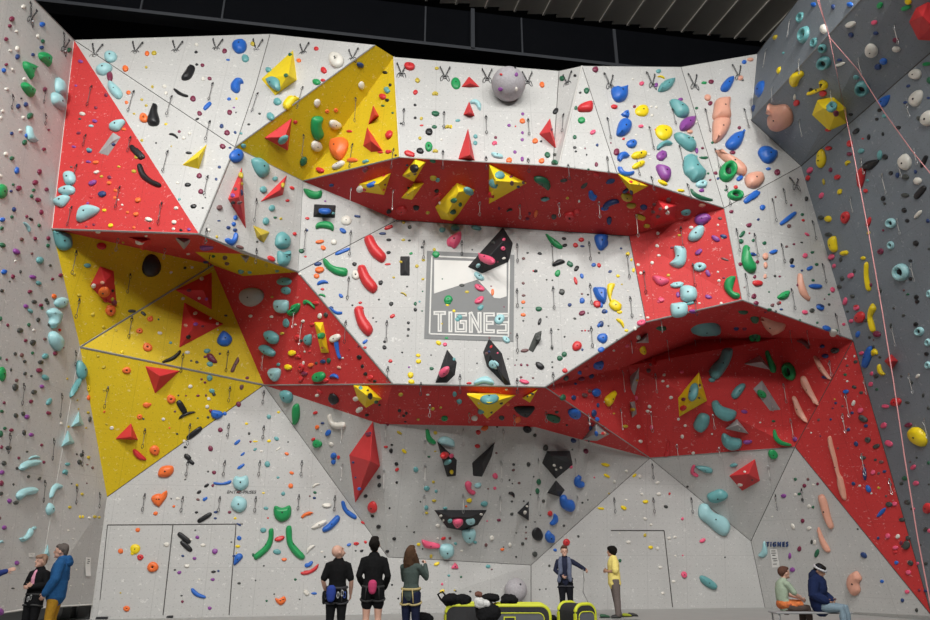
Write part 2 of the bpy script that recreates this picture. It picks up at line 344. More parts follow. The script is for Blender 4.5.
# every hold as read from the place: x y w h angle, colour+shape, optional landmark name
TILES = [
(0,0,'''93 26 20 20 0 W;48 73 22 24 0 M;40 100 18 16 0 M;65 121 14 14 0 W;166 95 24 26 0 B;26 152 18 20 0 M;148 140 16 18 0 W;168 160 18 20 0 g;163 184 20 18 0 b;70 188 18 26 0 W;42 196 14 14 0 W;70 220 18 26 0 b;130 212 16 16 0 b;26 250 16 14 0 M;17 272 20 20 0 B;51 268 14 14 0 W;
178 228 48 66 35 Gt=upper large green wedge;120 268 50 72 40 Gt=middle large green wedge;113 350 52 62 60 Gt=lowest large green wedge;270 194 20 24 0 g;236 335 66 36 -70 Tc=pale blue crescent by the corner;227 392 68 38 -65 Td=pale blue dish by the corner;
28 345 16 16 0 W;176 346 18 22 0 M;97 306 14 18 0 W;73 412 18 24 0 b;103 405 20 22 0 b;12 430 14 14 0 W;119 449 28 28 0 gw;6 455 12 16 0 W;92 455 14 16 0 W;84 381 10 8 0 K;122 520 62 38 -60 Tc=pale blue claw;104 525 14 20 0 B;80 505 18 14 0 W;47 517 16 16 0 b;98 552 20 26 0 g;172 578 18 16 0 M;190 503 12 10 0 M;
311 237 22 16 0 P;318 440 26 18 0 W;308 460 14 10 0 k;410 368 16 18 0 M;293 331 14 10 0 P;370 416 16 14 0 M;303 515 20 14 0 M;366 468 24 16 0 P;352 487 24 12 0 T;440 560 18 14 0 b;344 580 26 18 0 t;285 568 20 12 0 P;451 483 62 42 20 Tj=pale blue jug on the red triangle;479 500 22 14 0 O;
427 215 56 42 0 To=pale blue sloper in the top left;398 264 60 36 10 Td=pale blue fin;424 292 24 48 0 Mj=striped maroon pinch;442 345 70 40 -50 Tj=pale blue wedge below the striped pinch;485 263 30 28 0 O;497 357 22 18 0 O;490 396 16 16 0 O;556 455 36 38 0 Or=orange ring beside the black beak;592 445 84 46 75 Kc=big black beak hold;569 205 22 22 0 O;566 259 14 12 0 y;549 385 14 12 0 y;519 440 12 10 0 y;566 408 14 12 0 y;528 610 20 12 0 y;549 543 14 14 0 y;604 553 8 8 0 K;526 588 76 24 -48 Ks=short black tube on the red triangle'''),
(150,0,'''15 204 24 20 0 y;9 335 14 14 0 y;180 172 18 16 0 W;178 201 16 12 0 K;288 196 22 22 0 M;345 176 56 48 0 Bo=round blue hold at the top;398 168 22 20 0 y;369 224 34 34 0 to;302 231 18 9 0 B;181 249 14 12 0 K;203 251 20 16 0 M;147 280 54 44 45 Kw=black arrowhead hold;205 304 18 18 0 W;231 303 20 16 0 M;336 328 48 54 0 Bc=blue bowl hold;56 334 18 18 0 W;61 360 18 16 0 W;118 358 60 16 -25 Ks=black bar hold;166 381 26 26 0 M;306 382 20 14 0 B;335 381 12 12 0 Y;325 416 12 8 0 P;222 409 42 16 45 Bs=slanted blue bar;192 438 22 22 0 M;308 433 24 24 0 M;333 435 8 8 0 K;183 460 18 10 20 K;277 487 20 20 0 b;298 513 26 24 0 M;330 512 14 14 0 b;352 516 14 10 0 t;382 481 14 10 0 k;424 440 12 10 0 k;113 509 14 14 0 M;91 524 42 18 -25 Kc=small black hook;130 533 18 14 0 W;153 516 16 14 0 W;61 480 16 10 0 Y;23 553 10 8 0 K;82 566 8 8 0 y;281 566 26 24 0 M;310 572 14 10 0 b;338 602 56 54 0 Bo=round blue hold at the grey corner;
476 320 44 54 0 td=dull blue dome on the yellow crystal;526 290 22 14 20 g;543 211 20 16 0 g;458 268 30 22 0 t;576 233 20 18 0 Or;492 392 36 32 0 t;545 392 62 44 20 Yc=yellow crescent beside the mustard panel;466 449 36 34 0 t;363 566 24 22 0 to;564 474 20 18 0 Ro;516 545 50 30 30 t;'''),
(300,0,'''62 187 22 18 0 R;138 229 58 60 0 Wr=cream ring hold;91 270 28 28 0 R;63 316 36 26 0 Go;88 310 22 12 0 R;235 253 34 26 -25 bo;328 280 22 14 0 K;240 332 28 38 0 Wo;348 328 14 14 0 K;335 348 28 30 -50 tw;318 372 32 26 0 Ro;336 387 20 14 0 K;320 409 16 10 0 g;68 400 30 38 -20 Wo;106 432 20 18 0 Or;140 428 20 20 0 Or;358 437 12 10 0 g;70 497 88 52 -80 Gc=thick green kidney hold;138 485 50 38 -15 Wo=cream oval on the mustard panel;190 508 26 12 0 R;67 568 40 52 40 Wo=cream oval below the green kidney;146 572 70 74 0 Or=big orange ring block;343 518 26 48 -20 Rj;338 587 20 18 0 R;
424 252 42 36 0 Rj=round red jug at the top;530 263 20 14 0 y;455 310 22 20 -40 ys;524 364 24 28 0 yc;447 356 22 22 0 R;446 406 14 12 0 K;525 437 36 26 0 gj;446 456 14 12 0 K;470 458 14 16 0 y;471 485 18 8 0 R;521 490 26 16 0 g;500 508 34 32 -30 Ko;574 492 28 26 0 yc;391 478 10 10 0 K;465 534 16 16 0 y;499 566 32 36 0 Gr=green ring hold;465 583 34 26 -20 Ko;524 586 24 24 0 yc;370 601 12 10 0 K;424 594 50 24 -20 Rs;604 320 40 48 0 Gd=round green dish hold;548 540 12 10 0 W;'''),
(450,0,'''98 403 44 40 -40 Tc=pale blue hook by the small red pyramid;357 326 24 26 0 Oo;30 466 24 12 0 t;4 490 12 18 0 Y;99 527 20 20 0 to;98 553 20 20 0 to;177 532 14 14 0 M;175 556 16 32 20 pc;184 600 50 24 -15 Tj;229 485 16 14 0 P;281 467 26 24 0 Oo;282 440 16 14 0 P;254 489 8 8 0 R;281 513 14 14 0 P;280 540 16 16 0 P;252 588 16 16 0 P;330 544 28 24 0 Oo;353 547 12 10 0 K;392 502 20 14 0 M;410 429 32 24 40 Ko;378 598 28 26 0 go;406 598 14 14 0 k;433 302 26 22 0 go;484 292 14 12 0 K;530 350 24 28 0 go;505 358 14 10 0 K;565 267 28 26 0 Mo;525 411 56 34 5 Rc=red cup hold;488 417 14 20 0 g;510 464 34 30 -20 Go;554 510 28 22 40 pj;484 530 18 20 0 go;571 561 14 14 0 b;484 571 16 14 0 K;524 574 8 8 0 M;488 588 8 6 0 K;530 600 8 8 0 K;197 287 14 10 0 R;258 288 16 20 -30 Po;194 346 22 20 0 Pj;258 346 12 20 0 Wo;280 612 14 14 0 P;'''),
(600,0,'''228 275 22 18 0 to;238 298 36 14 -15 Yc;262 328 66 30 40 tj=pale teal leaf hold;128 306 10 8 0 W;163 321 22 20 0 pj;218 328 18 20 0 Po;80 360 62 56 0 Bd=broad blue cup hold;57 411 30 22 0 Rj;134 412 14 14 0 M;166 426 54 50 0 Yd=round yellow disc;102 440 46 40 -20 Bt;219 414 12 12 0 W;203 445 14 12 0 W;200 412 12 10 0 W;309 417 84 34 -45 tj=teal trough hold;313 384 24 14 0 P;95 490 60 64 20 Bo=large blue egg hold;160 487 22 18 0 pj;342 476 60 50 20 Po=big purple egg hold;251 509 66 66 0 Yd=large yellow disc;375 418 16 12 0 g;140 522 10 10 0 W;374 472 12 14 0 W;350 508 28 18 0 Sj;335 545 90 44 -35 tj=long teal trough hold;125 554 48 38 -10 Bo;252 560 66 38 20 tc=teal crescent below the yellow disc;360 532 12 10 0 g;92 537 14 12 0 R;155 597 64 42 10 Yb=upper yellow bone hold;92 605 50 40 20 Bc=blue hook by the yellow bones;246 597 40 34 40 Pw;350 610 50 34 0 to;376 582 14 26 0 P;398 573 16 10 0 M;65 586 24 30 0 Mo;43 553 8 8 0 M;215 501 8 8 0 R;195 616 10 8 0 W;212 580 10 8 0 W;
404 320 24 14 0 Gw;432 314 24 22 0 Mj;495 324 46 60 -40 Bb=blue bean hold;545 300 26 22 0 S;560 239 22 18 0 Bo;584 228 28 18 0 Sj;418 375 28 32 30 Sj;428 399 20 20 0 Mo;476 418 64 84 30 So=upper half of the long flesh toned hold;470 498 66 92 -20 So=lower half of the long flesh toned hold;478 440 20 20 0 Mj;500 465 18 24 0 Mj;479 487 20 20 0 Mj;528 542 74 48 40 Bo=slanted blue leaf hold;541 493 18 16 0 Mj;436 552 14 12 0 g;406 610 34 12 0 g;516 590 22 16 0 Mo;'''),
(750,0,'''246 18 26 24 0 B;321 26 18 24 0 b;386 18 28 26 0 B;194 68 30 48 -15 tr=small teal ring at the top;206 134 42 72 -15 tr=tall teal ring;246 165 30 48 -15 tr;278 190 40 42 0 tr;282 248 56 56 0 tr=teal ring on the dark overhang;98 144 30 20 45 y;129 206 14 14 0 t;110 272 18 34 -15 Yo;38 346 38 72 -15 Bo=blue egg on the light side face;12 420 18 34 0 b;284 112 32 44 0 Wo;387 96 52 26 20 Wj;480 88 28 22 0 pj;390 137 24 24 0 b;487 131 26 18 0 b;564 156 30 22 0 Mj;566 193 38 28 0 Wo;468 201 50 60 30 Wo=cream egg on the dark overhang;516 241 34 32 0 Bo;494 262 32 28 0 bo;346 234 24 14 0 b;348 250 48 16 15 Wj;501 22 32 28 40 Gj;604 32 50 22 20 Gj;612 8 34 24 0 Yj;432 348 60 62 0 tr=dull teal ring on the dark overhang;410 302 26 22 0 t;177 308 56 46 45 Yc=yellow horn hold;262 342 74 50 35 Yb=yellow mushroom hold;281 363 34 28 0 Rj;234 350 20 18 0 K;178 400 26 30 0 Rj;172 378 12 28 0 W;318 412 48 42 0 tr;334 442 28 22 0 Mj;302 505 30 14 0 R;110 455 86 100 -20 Sj=big flesh toned head hold;390 445 22 14 0 K;68 590 72 52 -20 Bo=blue dome at the bend;518 393 42 44 30 Bw=dark blue wedge;500 428 20 18 0 K;490 462 16 16 0 K;636 288 52 42 0 Wo=cream oval on the right wall;640 382 46 72 -30 Wo=cream egg with a dent;684 460 50 66 -30 Wo=cream egg by the right edge;612 334 20 14 20 b;682 248 38 20 0 Gj;692 312 20 30 0 g;690 380 18 12 0 b;652 458 20 20 0 k;573 495 24 18 0 K;519 450 20 18 0 t;408 510 38 20 35 K;458 532 16 26 0 K;514 520 12 18 0 K;436 538 12 8 0 R;384 556 24 34 0 Rj;302 575 28 22 0 Rj;272 604 32 50 0 Yo=yellow egg below the overhang;428 586 28 24 0 to;384 598 24 20 0 M;598 612 40 36 0 Wo;522 608 24 22 0 K;600 398 20 14 0 b;650 300 14 10 0 W;'''),
(0,150,'''25 15 20 18 0 W;48 32 20 20 0 g;68 80 18 34 0 B;4 100 16 16 0 W;155 84 18 26 0 M;12 160 44 60 0 Gd=round green dish at the left edge;53 134 14 12 0 g;45 160 14 14 0 b;75 148 22 26 -45 M;139 126 22 26 -45 M;132 156 16 16 0 g;183 153 18 20 0 M;125 179 16 18 0 g;150 192 24 22 0 Mj;57 230 18 22 0 b;48 259 16 14 0 g;12 270 22 22 0 B;162 240 18 22 0 M;122 268 20 12 -35 K;154 292 16 16 0 g;108 298 48 18 -60 Tc=thin pale blue claw;8 303 16 18 0 g;105 257 14 14 0 M;86 346 18 18 0 m;138 343 16 18 0 M;190 342 18 20 0 M;188 370 16 18 0 g;12 368 26 22 -40 g;68 393 34 26 -40 Pj;125 401 12 12 0 m;158 427 32 32 0 to;18 472 24 24 0 B;52 490 18 20 0 M;81 471 12 14 0 k;130 493 28 20 -20 Po;152 515 26 18 -30 t;205 500 14 14 0 M;237 485 20 18 0 M;39 509 10 8 0 k;118 549 20 18 0 M;10 545 18 16 0 k;212 567 20 24 0 Oo;135 588 22 18 -20 k;103 605 20 18 0 M;241 590 52 40 15 To=pale blue sloper on the left edge;196 447 14 12 0 k;180 580 16 16 0 k;165 612 14 14 0 g;60 430 10 10 0 W;
275 65 14 10 0 m;342 45 24 12 0 P;370 46 28 18 0 Oj;345 5 24 12 0 b;265 106 46 54 -20 Tr=upper pale blue lump on the red triangle;256 153 64 40 15 Tj=middle pale blue lump on the red triangle;235 196 62 42 20 Tj=lower pale blue lump on the red triangle;337 242 84 60 25 Tr=pale blue block with a bolt hole;372 84 26 18 20 Wj;356 125 38 26 30 Pj;392 102 16 12 0 y;423 105 18 18 0 M;421 126 22 18 0 Oj;460 64 16 10 0 y;518 82 22 16 0 y;447 156 18 14 0 O;444 184 16 14 0 O;393 168 38 30 20 bj;351 181 16 14 0 R;339 206 14 12 0 P;403 233 20 14 0 Yr;533 192 26 26 0 Oj;525 247 26 20 0 Oj;493 241 14 14 0 O;473 212 12 10 0 W;575 267 36 20 -20 Wj;427 291 24 20 20 Yj;518 300 14 14 0 O;580 303 12 12 0 K;362 289 14 12 0 M;527 25 20 12 0 y;568 100 110 30 -38 Kc=long black boomerang;537 10 70 24 -45 Ks;333 296 12 10 0 M;590 450 80 92 0 Kd=big black disc on the shaded yellow panel;458 192 10 8 0 W;
246 352 76 64 -15 td=teal dome under the red edge;395 372 46 34 0 Rj;380 318 26 14 0 W;477 358 14 12 0 y;357 313 12 8 0 y;566 333 16 12 0 W;436 400 10 10 0 y;540 360 40 20 -10 W;340 448 32 22 0 to;288 481 18 14 0 y;446 516 20 18 0 y;308 563 20 16 0 y;362 528 22 20 0 W;395 513 18 16 0 S;402 552 46 40 0 Oo=orange dome on the red diamond;438 545 14 14 0 K;430 610 40 24 0 Or;436 580 16 18 0 y;410 540 12 12 0 W;'''),
(150,150,'''150 10 30 12 0 K;190 98 26 24 0 M;146 133 30 18 15 Ko;268 65 16 14 0 b;256 112 14 14 0 b;106 127 16 12 0 W;196 160 22 24 0 M;214 184 8 8 0 K;113 190 14 12 0 t;168 217 28 20 15 Ko;204 224 10 8 0 K;100 224 22 16 0 W;92 278 24 20 0 Wj;119 310 16 12 0 K;150 307 18 14 0 P;90 305 16 14 0 W;
340 22 48 54 -20 Bo=round blue hold below the corner;431 66 76 60 -35 td=teal dome on the grey panel;486 111 24 22 0 t;442 153 34 32 0 to;474 224 30 28 0 to;451 275 30 34 0 to;517 347 56 60 0 td=upper of two teal blobs by the seam;520 418 56 58 0 td=lower of two teal blobs by the seam;552 146 24 16 -20 Rj;534 195 18 14 0 Rj;562 324 18 18 0 Rj;514 133 18 22 0 yj;508 266 14 12 0 y;486 261 18 10 0 g;472 420 38 26 -20 Rj;271 222 26 28 0 mj;268 274 16 8 0 b;332 262 18 24 0 B;326 287 20 22 0 Bo;305 300 20 16 0 b;331 310 20 18 0 b;318 340 54 52 20 Bc=blue horned hold;350 375 36 18 -15 mj;260 336 12 14 0 y;230 310 14 14 0 W;219 350 10 20 0 t;350 95 20 30 0 yj;330 150 18 16 0 m;355 130 18 18 0 yj;320 175 22 18 0 P;355 165 16 30 0 b;345 205 22 16 0 m;320 205 20 14 0 K;
220 378 66 24 5 Ps;216 434 26 16 0 bo;245 413 18 14 0 g;290 418 24 20 0 mr;298 441 22 16 0 mr;352 472 30 18 0 to;386 475 20 14 0 t;238 446 16 14 0 M;136 457 14 14 0 K;148 403 18 12 0 W;82 474 14 12 0 W;164 455 14 12 0 W;492 470 20 12 0 t;450 445 18 14 0 y;416 355 12 10 0 k;500 440 18 10 0 y;452 452 12 10 0 y;
517 510 58 36 0 td=topmost teal step on the dark red panel;524 545 48 36 0 td;503 600 56 44 0 td=teal square cup hold;560 605 46 22 25 Gj;472 570 12 10 0 y;412 570 10 20 0 W;200 497 20 16 0 Wr;218 578 16 14 0 P;150 545 22 14 0 M;128 575 18 14 0 W;190 575 16 12 0 W;586 390 24 22 0 gj;386 570 100 78 0 wd=big flat grey disc on the dark red slope;580 480 14 12 0 W;'''),
(300,150,'''15 45 30 46 -20 go;75 75 38 26 -10 Rj;145 55 52 28 30 Wj=white flake on the yellow panel;252 43 32 20 20 tb;200 38 50 20 0 O;345 5 20 14 0 R;310 8 30 10 0 R;252 78 28 24 0 Mo;98 198 10 10 0 P;121 138 22 14 0 b;48 166 74 34 -10 Gc=green jug above the black box;96 232 58 26 0 Bj;130 245 14 12 0 t;179 272 42 44 -30 Wd=white round plate hold;95 290 72 34 0 Gc=green jug below the black box;222 256 30 12 -10 bs;166 311 34 22 -25 Bj;76 354 40 18 10 Oj;90 378 26 22 -30 Oj;131 357 28 26 0 Wo;28 264 20 14 0 Rj;26 311 14 12 0 b;165 392 68 14 22 Bs=thin blue bar;21 413 12 10 0 R;8 390 18 22 0 gj;133 453 100 40 -25 Gc=long green jug;292 380 108 42 -57 Ra=top of the three red arcs;259 498 108 42 -57 Ra=middle of the three red arcs;343 299 42 16 20 Rs;320 323 32 12 0 bs;344 347 24 14 0 Kj;343 396 20 16 0 Kj;340 442 28 10 5 Rs;211 441 22 18 0 Ko;215 483 34 44 0 Wr;312 513 22 22 0 Ko;75 462 42 32 0 Oj;64 488 26 24 0 Oo;69 441 36 18 10 b;87 514 50 24 10 Bc=blue jug at the panel corner;87 539 18 12 0 R;85 563 36 18 -15 Gc;158 564 24 16 -50 B;121 610 20 14 0 b;229 612 44 20 0 R;353 595 20 20 0 K;306 579 10 10 0 k;363 493 14 10 0 y;402 558 34 16 -30 yc;415 529 10 8 0 k;447 595 14 18 0 g;475 547 8 8 0 g;401 280 16 14 0 y;425 298 18 18 0 ko;400 348 18 12 0 y;424 350 14 10 0 K;473 376 14 12 0 K;430 400 18 12 20 G;453 449 18 16 0 y;390 433 14 12 0 y;476 500 14 12 0 y;478 426 16 14 0 y;520 385 16 16 0 y;527 404 34 32 0 Go;
275 130 50 20 25 Bj;230 152 30 32 0 Wo;250 155 18 16 0 R;325 100 14 12 0 R;325 155 12 14 0 O;330 135 12 10 0 M;440 70 32 40 -30 Ko;415 60 14 10 0 b;420 100 20 12 0 y;445 95 14 10 0 m;420 148 14 12 0 K;415 170 12 12 0 y;516 110 30 24 0 yj;533 118 22 20 0 t;529 160 22 16 0 Kj;530 182 46 16 35 Rs;450 225 30 22 0 Kj;393 237 42 34 0 Ro=round red hold on the dark band;343 240 22 22 0 K;495 244 18 14 0 yj;593 196 28 24 0 go;593 240 32 22 10 go;540 205 8 18 0 W;551 308 28 24 0 to;586 352 60 58 10 pw=pink heart hold;569 437 16 8 0 t;554 478 14 10 0 y;551 500 14 12 0 g;574 577 38 30 10 Go=green egg on the logo;572 600 18 14 0 Y;515 45 30 14 -10 g;'''),
(450,150,'''183 18 48 22 -20 Tj=pale teal eye hold;229 38 28 26 0 Oo;280 34 16 20 0 P;355 40 28 24 0 Oo;404 48 28 26 0 go;404 17 14 14 0 k;484 68 10 8 0 K;568 55 16 22 0 Mo;252 8 14 14 0 P;567 97 26 20 0 Rj;536 77 14 10 0 g;488 5 12 10 0 K;530 17 8 8 0 K;
195 95 46 34 -10 td;240 130 20 18 0 mj;237 102 16 12 0 M;165 130 30 46 20 t;155 180 24 50 0 Rc;265 143 16 14 0 b;285 128 14 12 0 m;75 163 44 34 -15 to;13 196 20 22 0 g;40 211 18 20 0 g;14 240 24 18 0 g;
355 128 66 44 -30 gd=dark green disc on the red band;441 120 34 16 10 ko;368 192 36 22 0 tw;230 236 30 18 20 kc;308 248 12 16 0 M;333 248 18 34 -15 Oj;300 268 18 14 0 M;403 260 24 24 0 kj;414 198 16 12 0 R;463 262 44 38 0 Rr=round red jug on the red band;492 242 30 30 0 Rj;550 178 38 36 -15 Bc=blue claw on the red band;600 228 38 16 5 Bj;520 140 38 16 35 kj;455 188 14 12 0 y;425 228 8 8 0 W;190 228 12 16 0 M;500 200 10 14 0 W;612 128 20 12 0 b;
20 300 40 28 0 t;102 300 46 22 -10 tj;86 386 8 8 0 k;166 358 18 14 0 kr;210 346 14 14 0 p;207 382 20 20 0 pr;140 420 60 34 -15 pd=pink pad on the black crystal;210 420 18 10 20 W;108 450 22 18 20 T;173 465 12 12 0 m;185 435 8 8 0 M;113 488 50 26 -35 Tj=pale teal jug on the logo;212 488 12 12 0 m;115 532 44 26 -35 pj=upper pink oval on the logo;113 580 40 28 35 pj=lower pink oval on the logo;165 548 16 40 0 Oj;66 550 20 16 0 y;122 605 24 16 10 t;46 524 26 16 0 k;160 528 18 10 0 M;4 576 12 28 0 g;
402 352 78 28 -40 Gs=slim green finger hold;442 342 22 14 -20 Kj;445 368 24 16 10 Kj;509 347 26 20 0 Ro;487 368 24 22 0 Ro;513 372 22 10 0 b;586 355 48 58 0 Bd=blue shield hold below the red band;301 398 12 10 0 k;348 400 22 12 -15 Ko;285 420 16 14 0 m;420 435 46 22 15 Kj=black claw hold;465 441 26 32 30 gw;491 457 20 30 -30 Kj;417 477 24 34 -20 Go;332 468 20 14 0 K;323 468 10 8 0 R;487 505 16 38 15 Rj;511 487 18 24 20 B;557 444 22 18 0 B;578 446 18 22 20 R;284 516 14 14 0 m;375 502 10 8 0 k;397 504 10 8 0 k;434 549 32 26 0 kw;285 563 18 12 0 m;284 588 20 14 0 O;344 612 30 14 0 g;512 557 12 10 0 m;513 582 24 26 0 Bo;463 600 16 16 0 b;535 560 10 10 0 K;580 560 52 62 -15 Bt=big blue drop hold;570 595 36 30 -30 Ro;210 608 12 10 0 M;578 398 12 10 0 k;617 472 10 10 0 b;'''),
(600,150,'''65 8 26 26 0 Mo;92 28 46 46 30 Bc;100 75 68 36 -35 Bc=blue curved horn;155 18 62 36 10 Yb;152 55 56 34 25 Yb=lower yellow bone hold;190 16 14 12 0 W;240 20 44 40 50 Ps;249 84 58 54 -20 Po=dark purple egg hold;245 124 48 20 -25 Yj;265 70 10 8 0 y;315 155 34 14 -10 Yj;366 68 76 92 -20 td=large teal cup hold;396 130 50 36 0 Tr;395 156 24 16 0 P;400 30 36 10 -10 g;392 178 90 28 -30 gc=dark green fang;449 88 20 16 0 Mo;458 110 14 12 0 b;428 115 12 10 0 M;420 90 12 10 0 g;
500 78 70 84 -25 Gr=big green loop hold;528 172 66 42 0 Gr=green triangle loop;525 60 98 50 -35 So=long flesh toned lump;600 112 66 56 15 So=flesh toned fist hold;543 108 34 22 30 B;527 142 20 18 0 Rj;588 180 74 24 40 Bs=blue blade hold;488 155 14 10 0 g;515 8 26 18 0 Mj;510 238 20 16 0 M;578 290 22 20 0 Mj;
42 122 40 20 15 bj;42 214 74 34 25 bc=navy horn hold;170 224 34 24 0 bo;36 275 24 36 -10 bj;120 122 18 16 0 Rj;150 130 16 14 0 y;123 165 14 26 0 b;105 185 56 34 -20 yj;122 217 44 24 0 yj;158 262 46 24 -15 yj;182 296 30 18 0 y;100 160 36 16 30 b;
211 213 18 16 0 m;205 240 18 16 0 m;266 196 24 22 0 m;258 222 18 14 0 W;262 245 20 16 0 W;232 228 16 14 0 m;224 260 20 16 0 m;334 244 44 28 10 tr;396 215 28 20 0 Sw;465 264 20 14 0 m;
396 266 64 42 5 Po=purple egg on the red panel;353 300 22 16 0 W;372 320 62 60 30 Td=upper pale blue cup on the red panel;224 322 16 16 0 W;307 330 16 12 0 y;221 371 18 16 0 W;303 414 64 84 -15 Td=pale blue block on the red panel;278 378 16 12 0 M;228 408 18 12 0 W;202 436 18 16 0 W;448 343 42 24 -30 Po;479 334 34 18 -10 bo;382 394 38 24 35 Pj;484 423 38 10 -20 ms;386 452 52 38 0 Tr=small pale blue ring jug;418 477 18 34 25 Ps;235 505 58 34 -20 pj=pink jug on the red panel;298 520 60 30 10 Tj;342 553 66 60 0 Tr=pale blue ring block;420 568 34 18 -15 P;302 560 18 26 0 P;237 579 28 26 0 pj;507 530 66 82 -25 Gc=green horseshoe hold;265 485 16 14 0 y;457 472 12 10 0 W;461 506 16 14 0 W;148 444 16 14 0 W;158 476 16 14 0 W;475 340 14 10 0 W;457 290 12 10 0 W;480 495 12 10 0 M;
10 356 46 56 0 Bd=blue shield at the panel edge;40 470 16 14 0 b;82 381 12 10 0 b;108 402 18 20 0 Y;122 425 12 14 0 Y;130 465 14 20 0 Y;70 487 18 14 0 Y;85 520 10 8 0 y;40 540 50 56 -10 Yc=yellow branch hold;14 562 26 54 0 Bo;109 545 10 8 0 W;60 600 44 30 -40 Yc;5 600 14 14 0 R;50 590 12 10 0 g;
553 325 36 18 50 g;548 352 24 22 0 gj;580 322 10 8 0 M;576 422 46 96 20 Gc=long green bow hold;594 404 34 14 -10 B;545 442 18 18 0 Mo;611 434 16 18 0 M;616 515 40 26 -10 R;598 566 22 24 0 Mr;608 592 22 18 0 Mo;561 532 10 8 0 m;600 492 16 12 0 M;'''),
(750,150,'''68 18 80 50 -10 Bo=big blue dome by the corner;72 72 22 14 0 B;107 85 26 28 0 Mr;20 176 62 26 38 B;3 288 14 16 0 M;50 222 24 26 0 Bo;33 269 14 12 0 b;13 350 14 14 0 g;12 403 26 16 0 b;57 360 20 16 0 g;93 393 38 20 20 Bj;62 410 24 36 0 Sj;62 445 16 34 0 Sj;30 434 18 14 0 M;10 448 34 58 20 G;28 515 38 28 -10 Rj;150 264 84 18 38 Bs=long slanted blue bar;204 250 16 14 0 g;208 272 16 12 0 R;153 294 20 18 0 mr;223 326 24 14 -30 pj;161 213 12 12 0 M;172 365 14 10 0 M;202 358 14 8 0 k;143 374 14 12 0 m;215 408 24 22 40 pj;163 430 18 30 -15 K;166 450 22 14 0 B;243 396 18 12 0 g;260 443 18 14 0 g;233 457 32 18 25 Bj;202 467 12 10 0 b;98 488 12 12 0 k;116 490 12 10 0 M;206 525 90 42 -65 Sc=flesh toned crescent;257 527 54 22 0 Bj=blue bar hold;190 523 22 14 0 M;246 505 16 12 0 g;132 562 46 32 15 Go=green lump on the white slope;75 550 10 8 0 g;60 490 14 24 0 S;20 490 12 14 0 M;16 568 22 20 0 Mr;25 592 22 18 0 M;88 602 18 14 0 m;114 593 20 16 0 R;275 605 40 20 -15 b;220 188 16 22 0 k;307 560 12 10 0 g;308 598 14 10 0 k;100 182 10 10 0 m;290 578 8 8 0 M;
272 40 34 66 -5 Yo=tall yellow egg below the overhang;230 78 22 34 -20 pj;222 108 20 26 0 Rj;310 77 18 20 0 M;336 105 26 26 0 Rj;284 124 10 30 10 y;275 176 20 28 -20 pj;346 162 24 24 0 Yw;377 52 26 26 40 Yc;427 108 28 80 -15 Rs=dark red tongue;462 55 64 34 30 Kw=black flake;446 158 20 20 0 Rj;454 118 14 12 0 t;514 188 22 22 0 K;521 208 14 12 0 k;544 90 20 20 0 K;570 98 18 26 0 b;600 105 34 24 -10 k;596 50 48 66 0 Wo=tall cream egg on the right wall;647 120 38 32 0 Wo;598 176 38 20 -5 k;656 165 66 24 50 Ks=black blade hold;672 45 62 20 65 Ks;596 234 22 24 0 K;608 274 20 18 0 K;648 250 50 20 50 Wj;688 275 16 20 0 b;522 30 24 18 0 K;500 20 22 44 0 t;640 85 14 20 0 b;
273 262 28 20 0 k;300 268 30 30 0 Yo;366 262 32 50 0 Rr=red eye shaped hold;458 278 18 48 -15 Rj;543 284 40 42 0 Tr=upper teal ring on the right wall;543 370 30 38 0 Tr;504 394 28 28 0 Mr;458 322 16 16 0 y;515 312 12 12 0 M;317 365 30 60 -10 Yb=yellow knuckle hold;362 400 38 32 10 Yb;302 328 34 18 0 k;313 414 26 28 0 pj;437 420 22 18 0 Yo;641 362 26 26 0 K;620 430 18 14 0 K;580 475 60 74 0 Tr=big teal ring with a black centre;572 470 28 30 0 Ko;622 500 20 18 0 K;643 570 22 22 0 K;452 490 24 104 8 Yc=long yellow hook;388 487 28 26 0 pj;355 498 20 20 0 k;324 450 16 20 0 p;322 540 20 26 0 pj;345 530 20 18 0 k;367 585 18 34 0 pj;395 568 20 18 0 k;409 608 24 18 0 R;473 606 18 26 0 Y;466 524 14 20 0 M;595 544 10 14 0 m;610 560 16 10 0 g;692 558 20 40 0 Tr;502 545 16 24 0 k;350 425 16 20 0 k;403 470 12 20 0 k;692 384 14 12 0 k;'''),
]
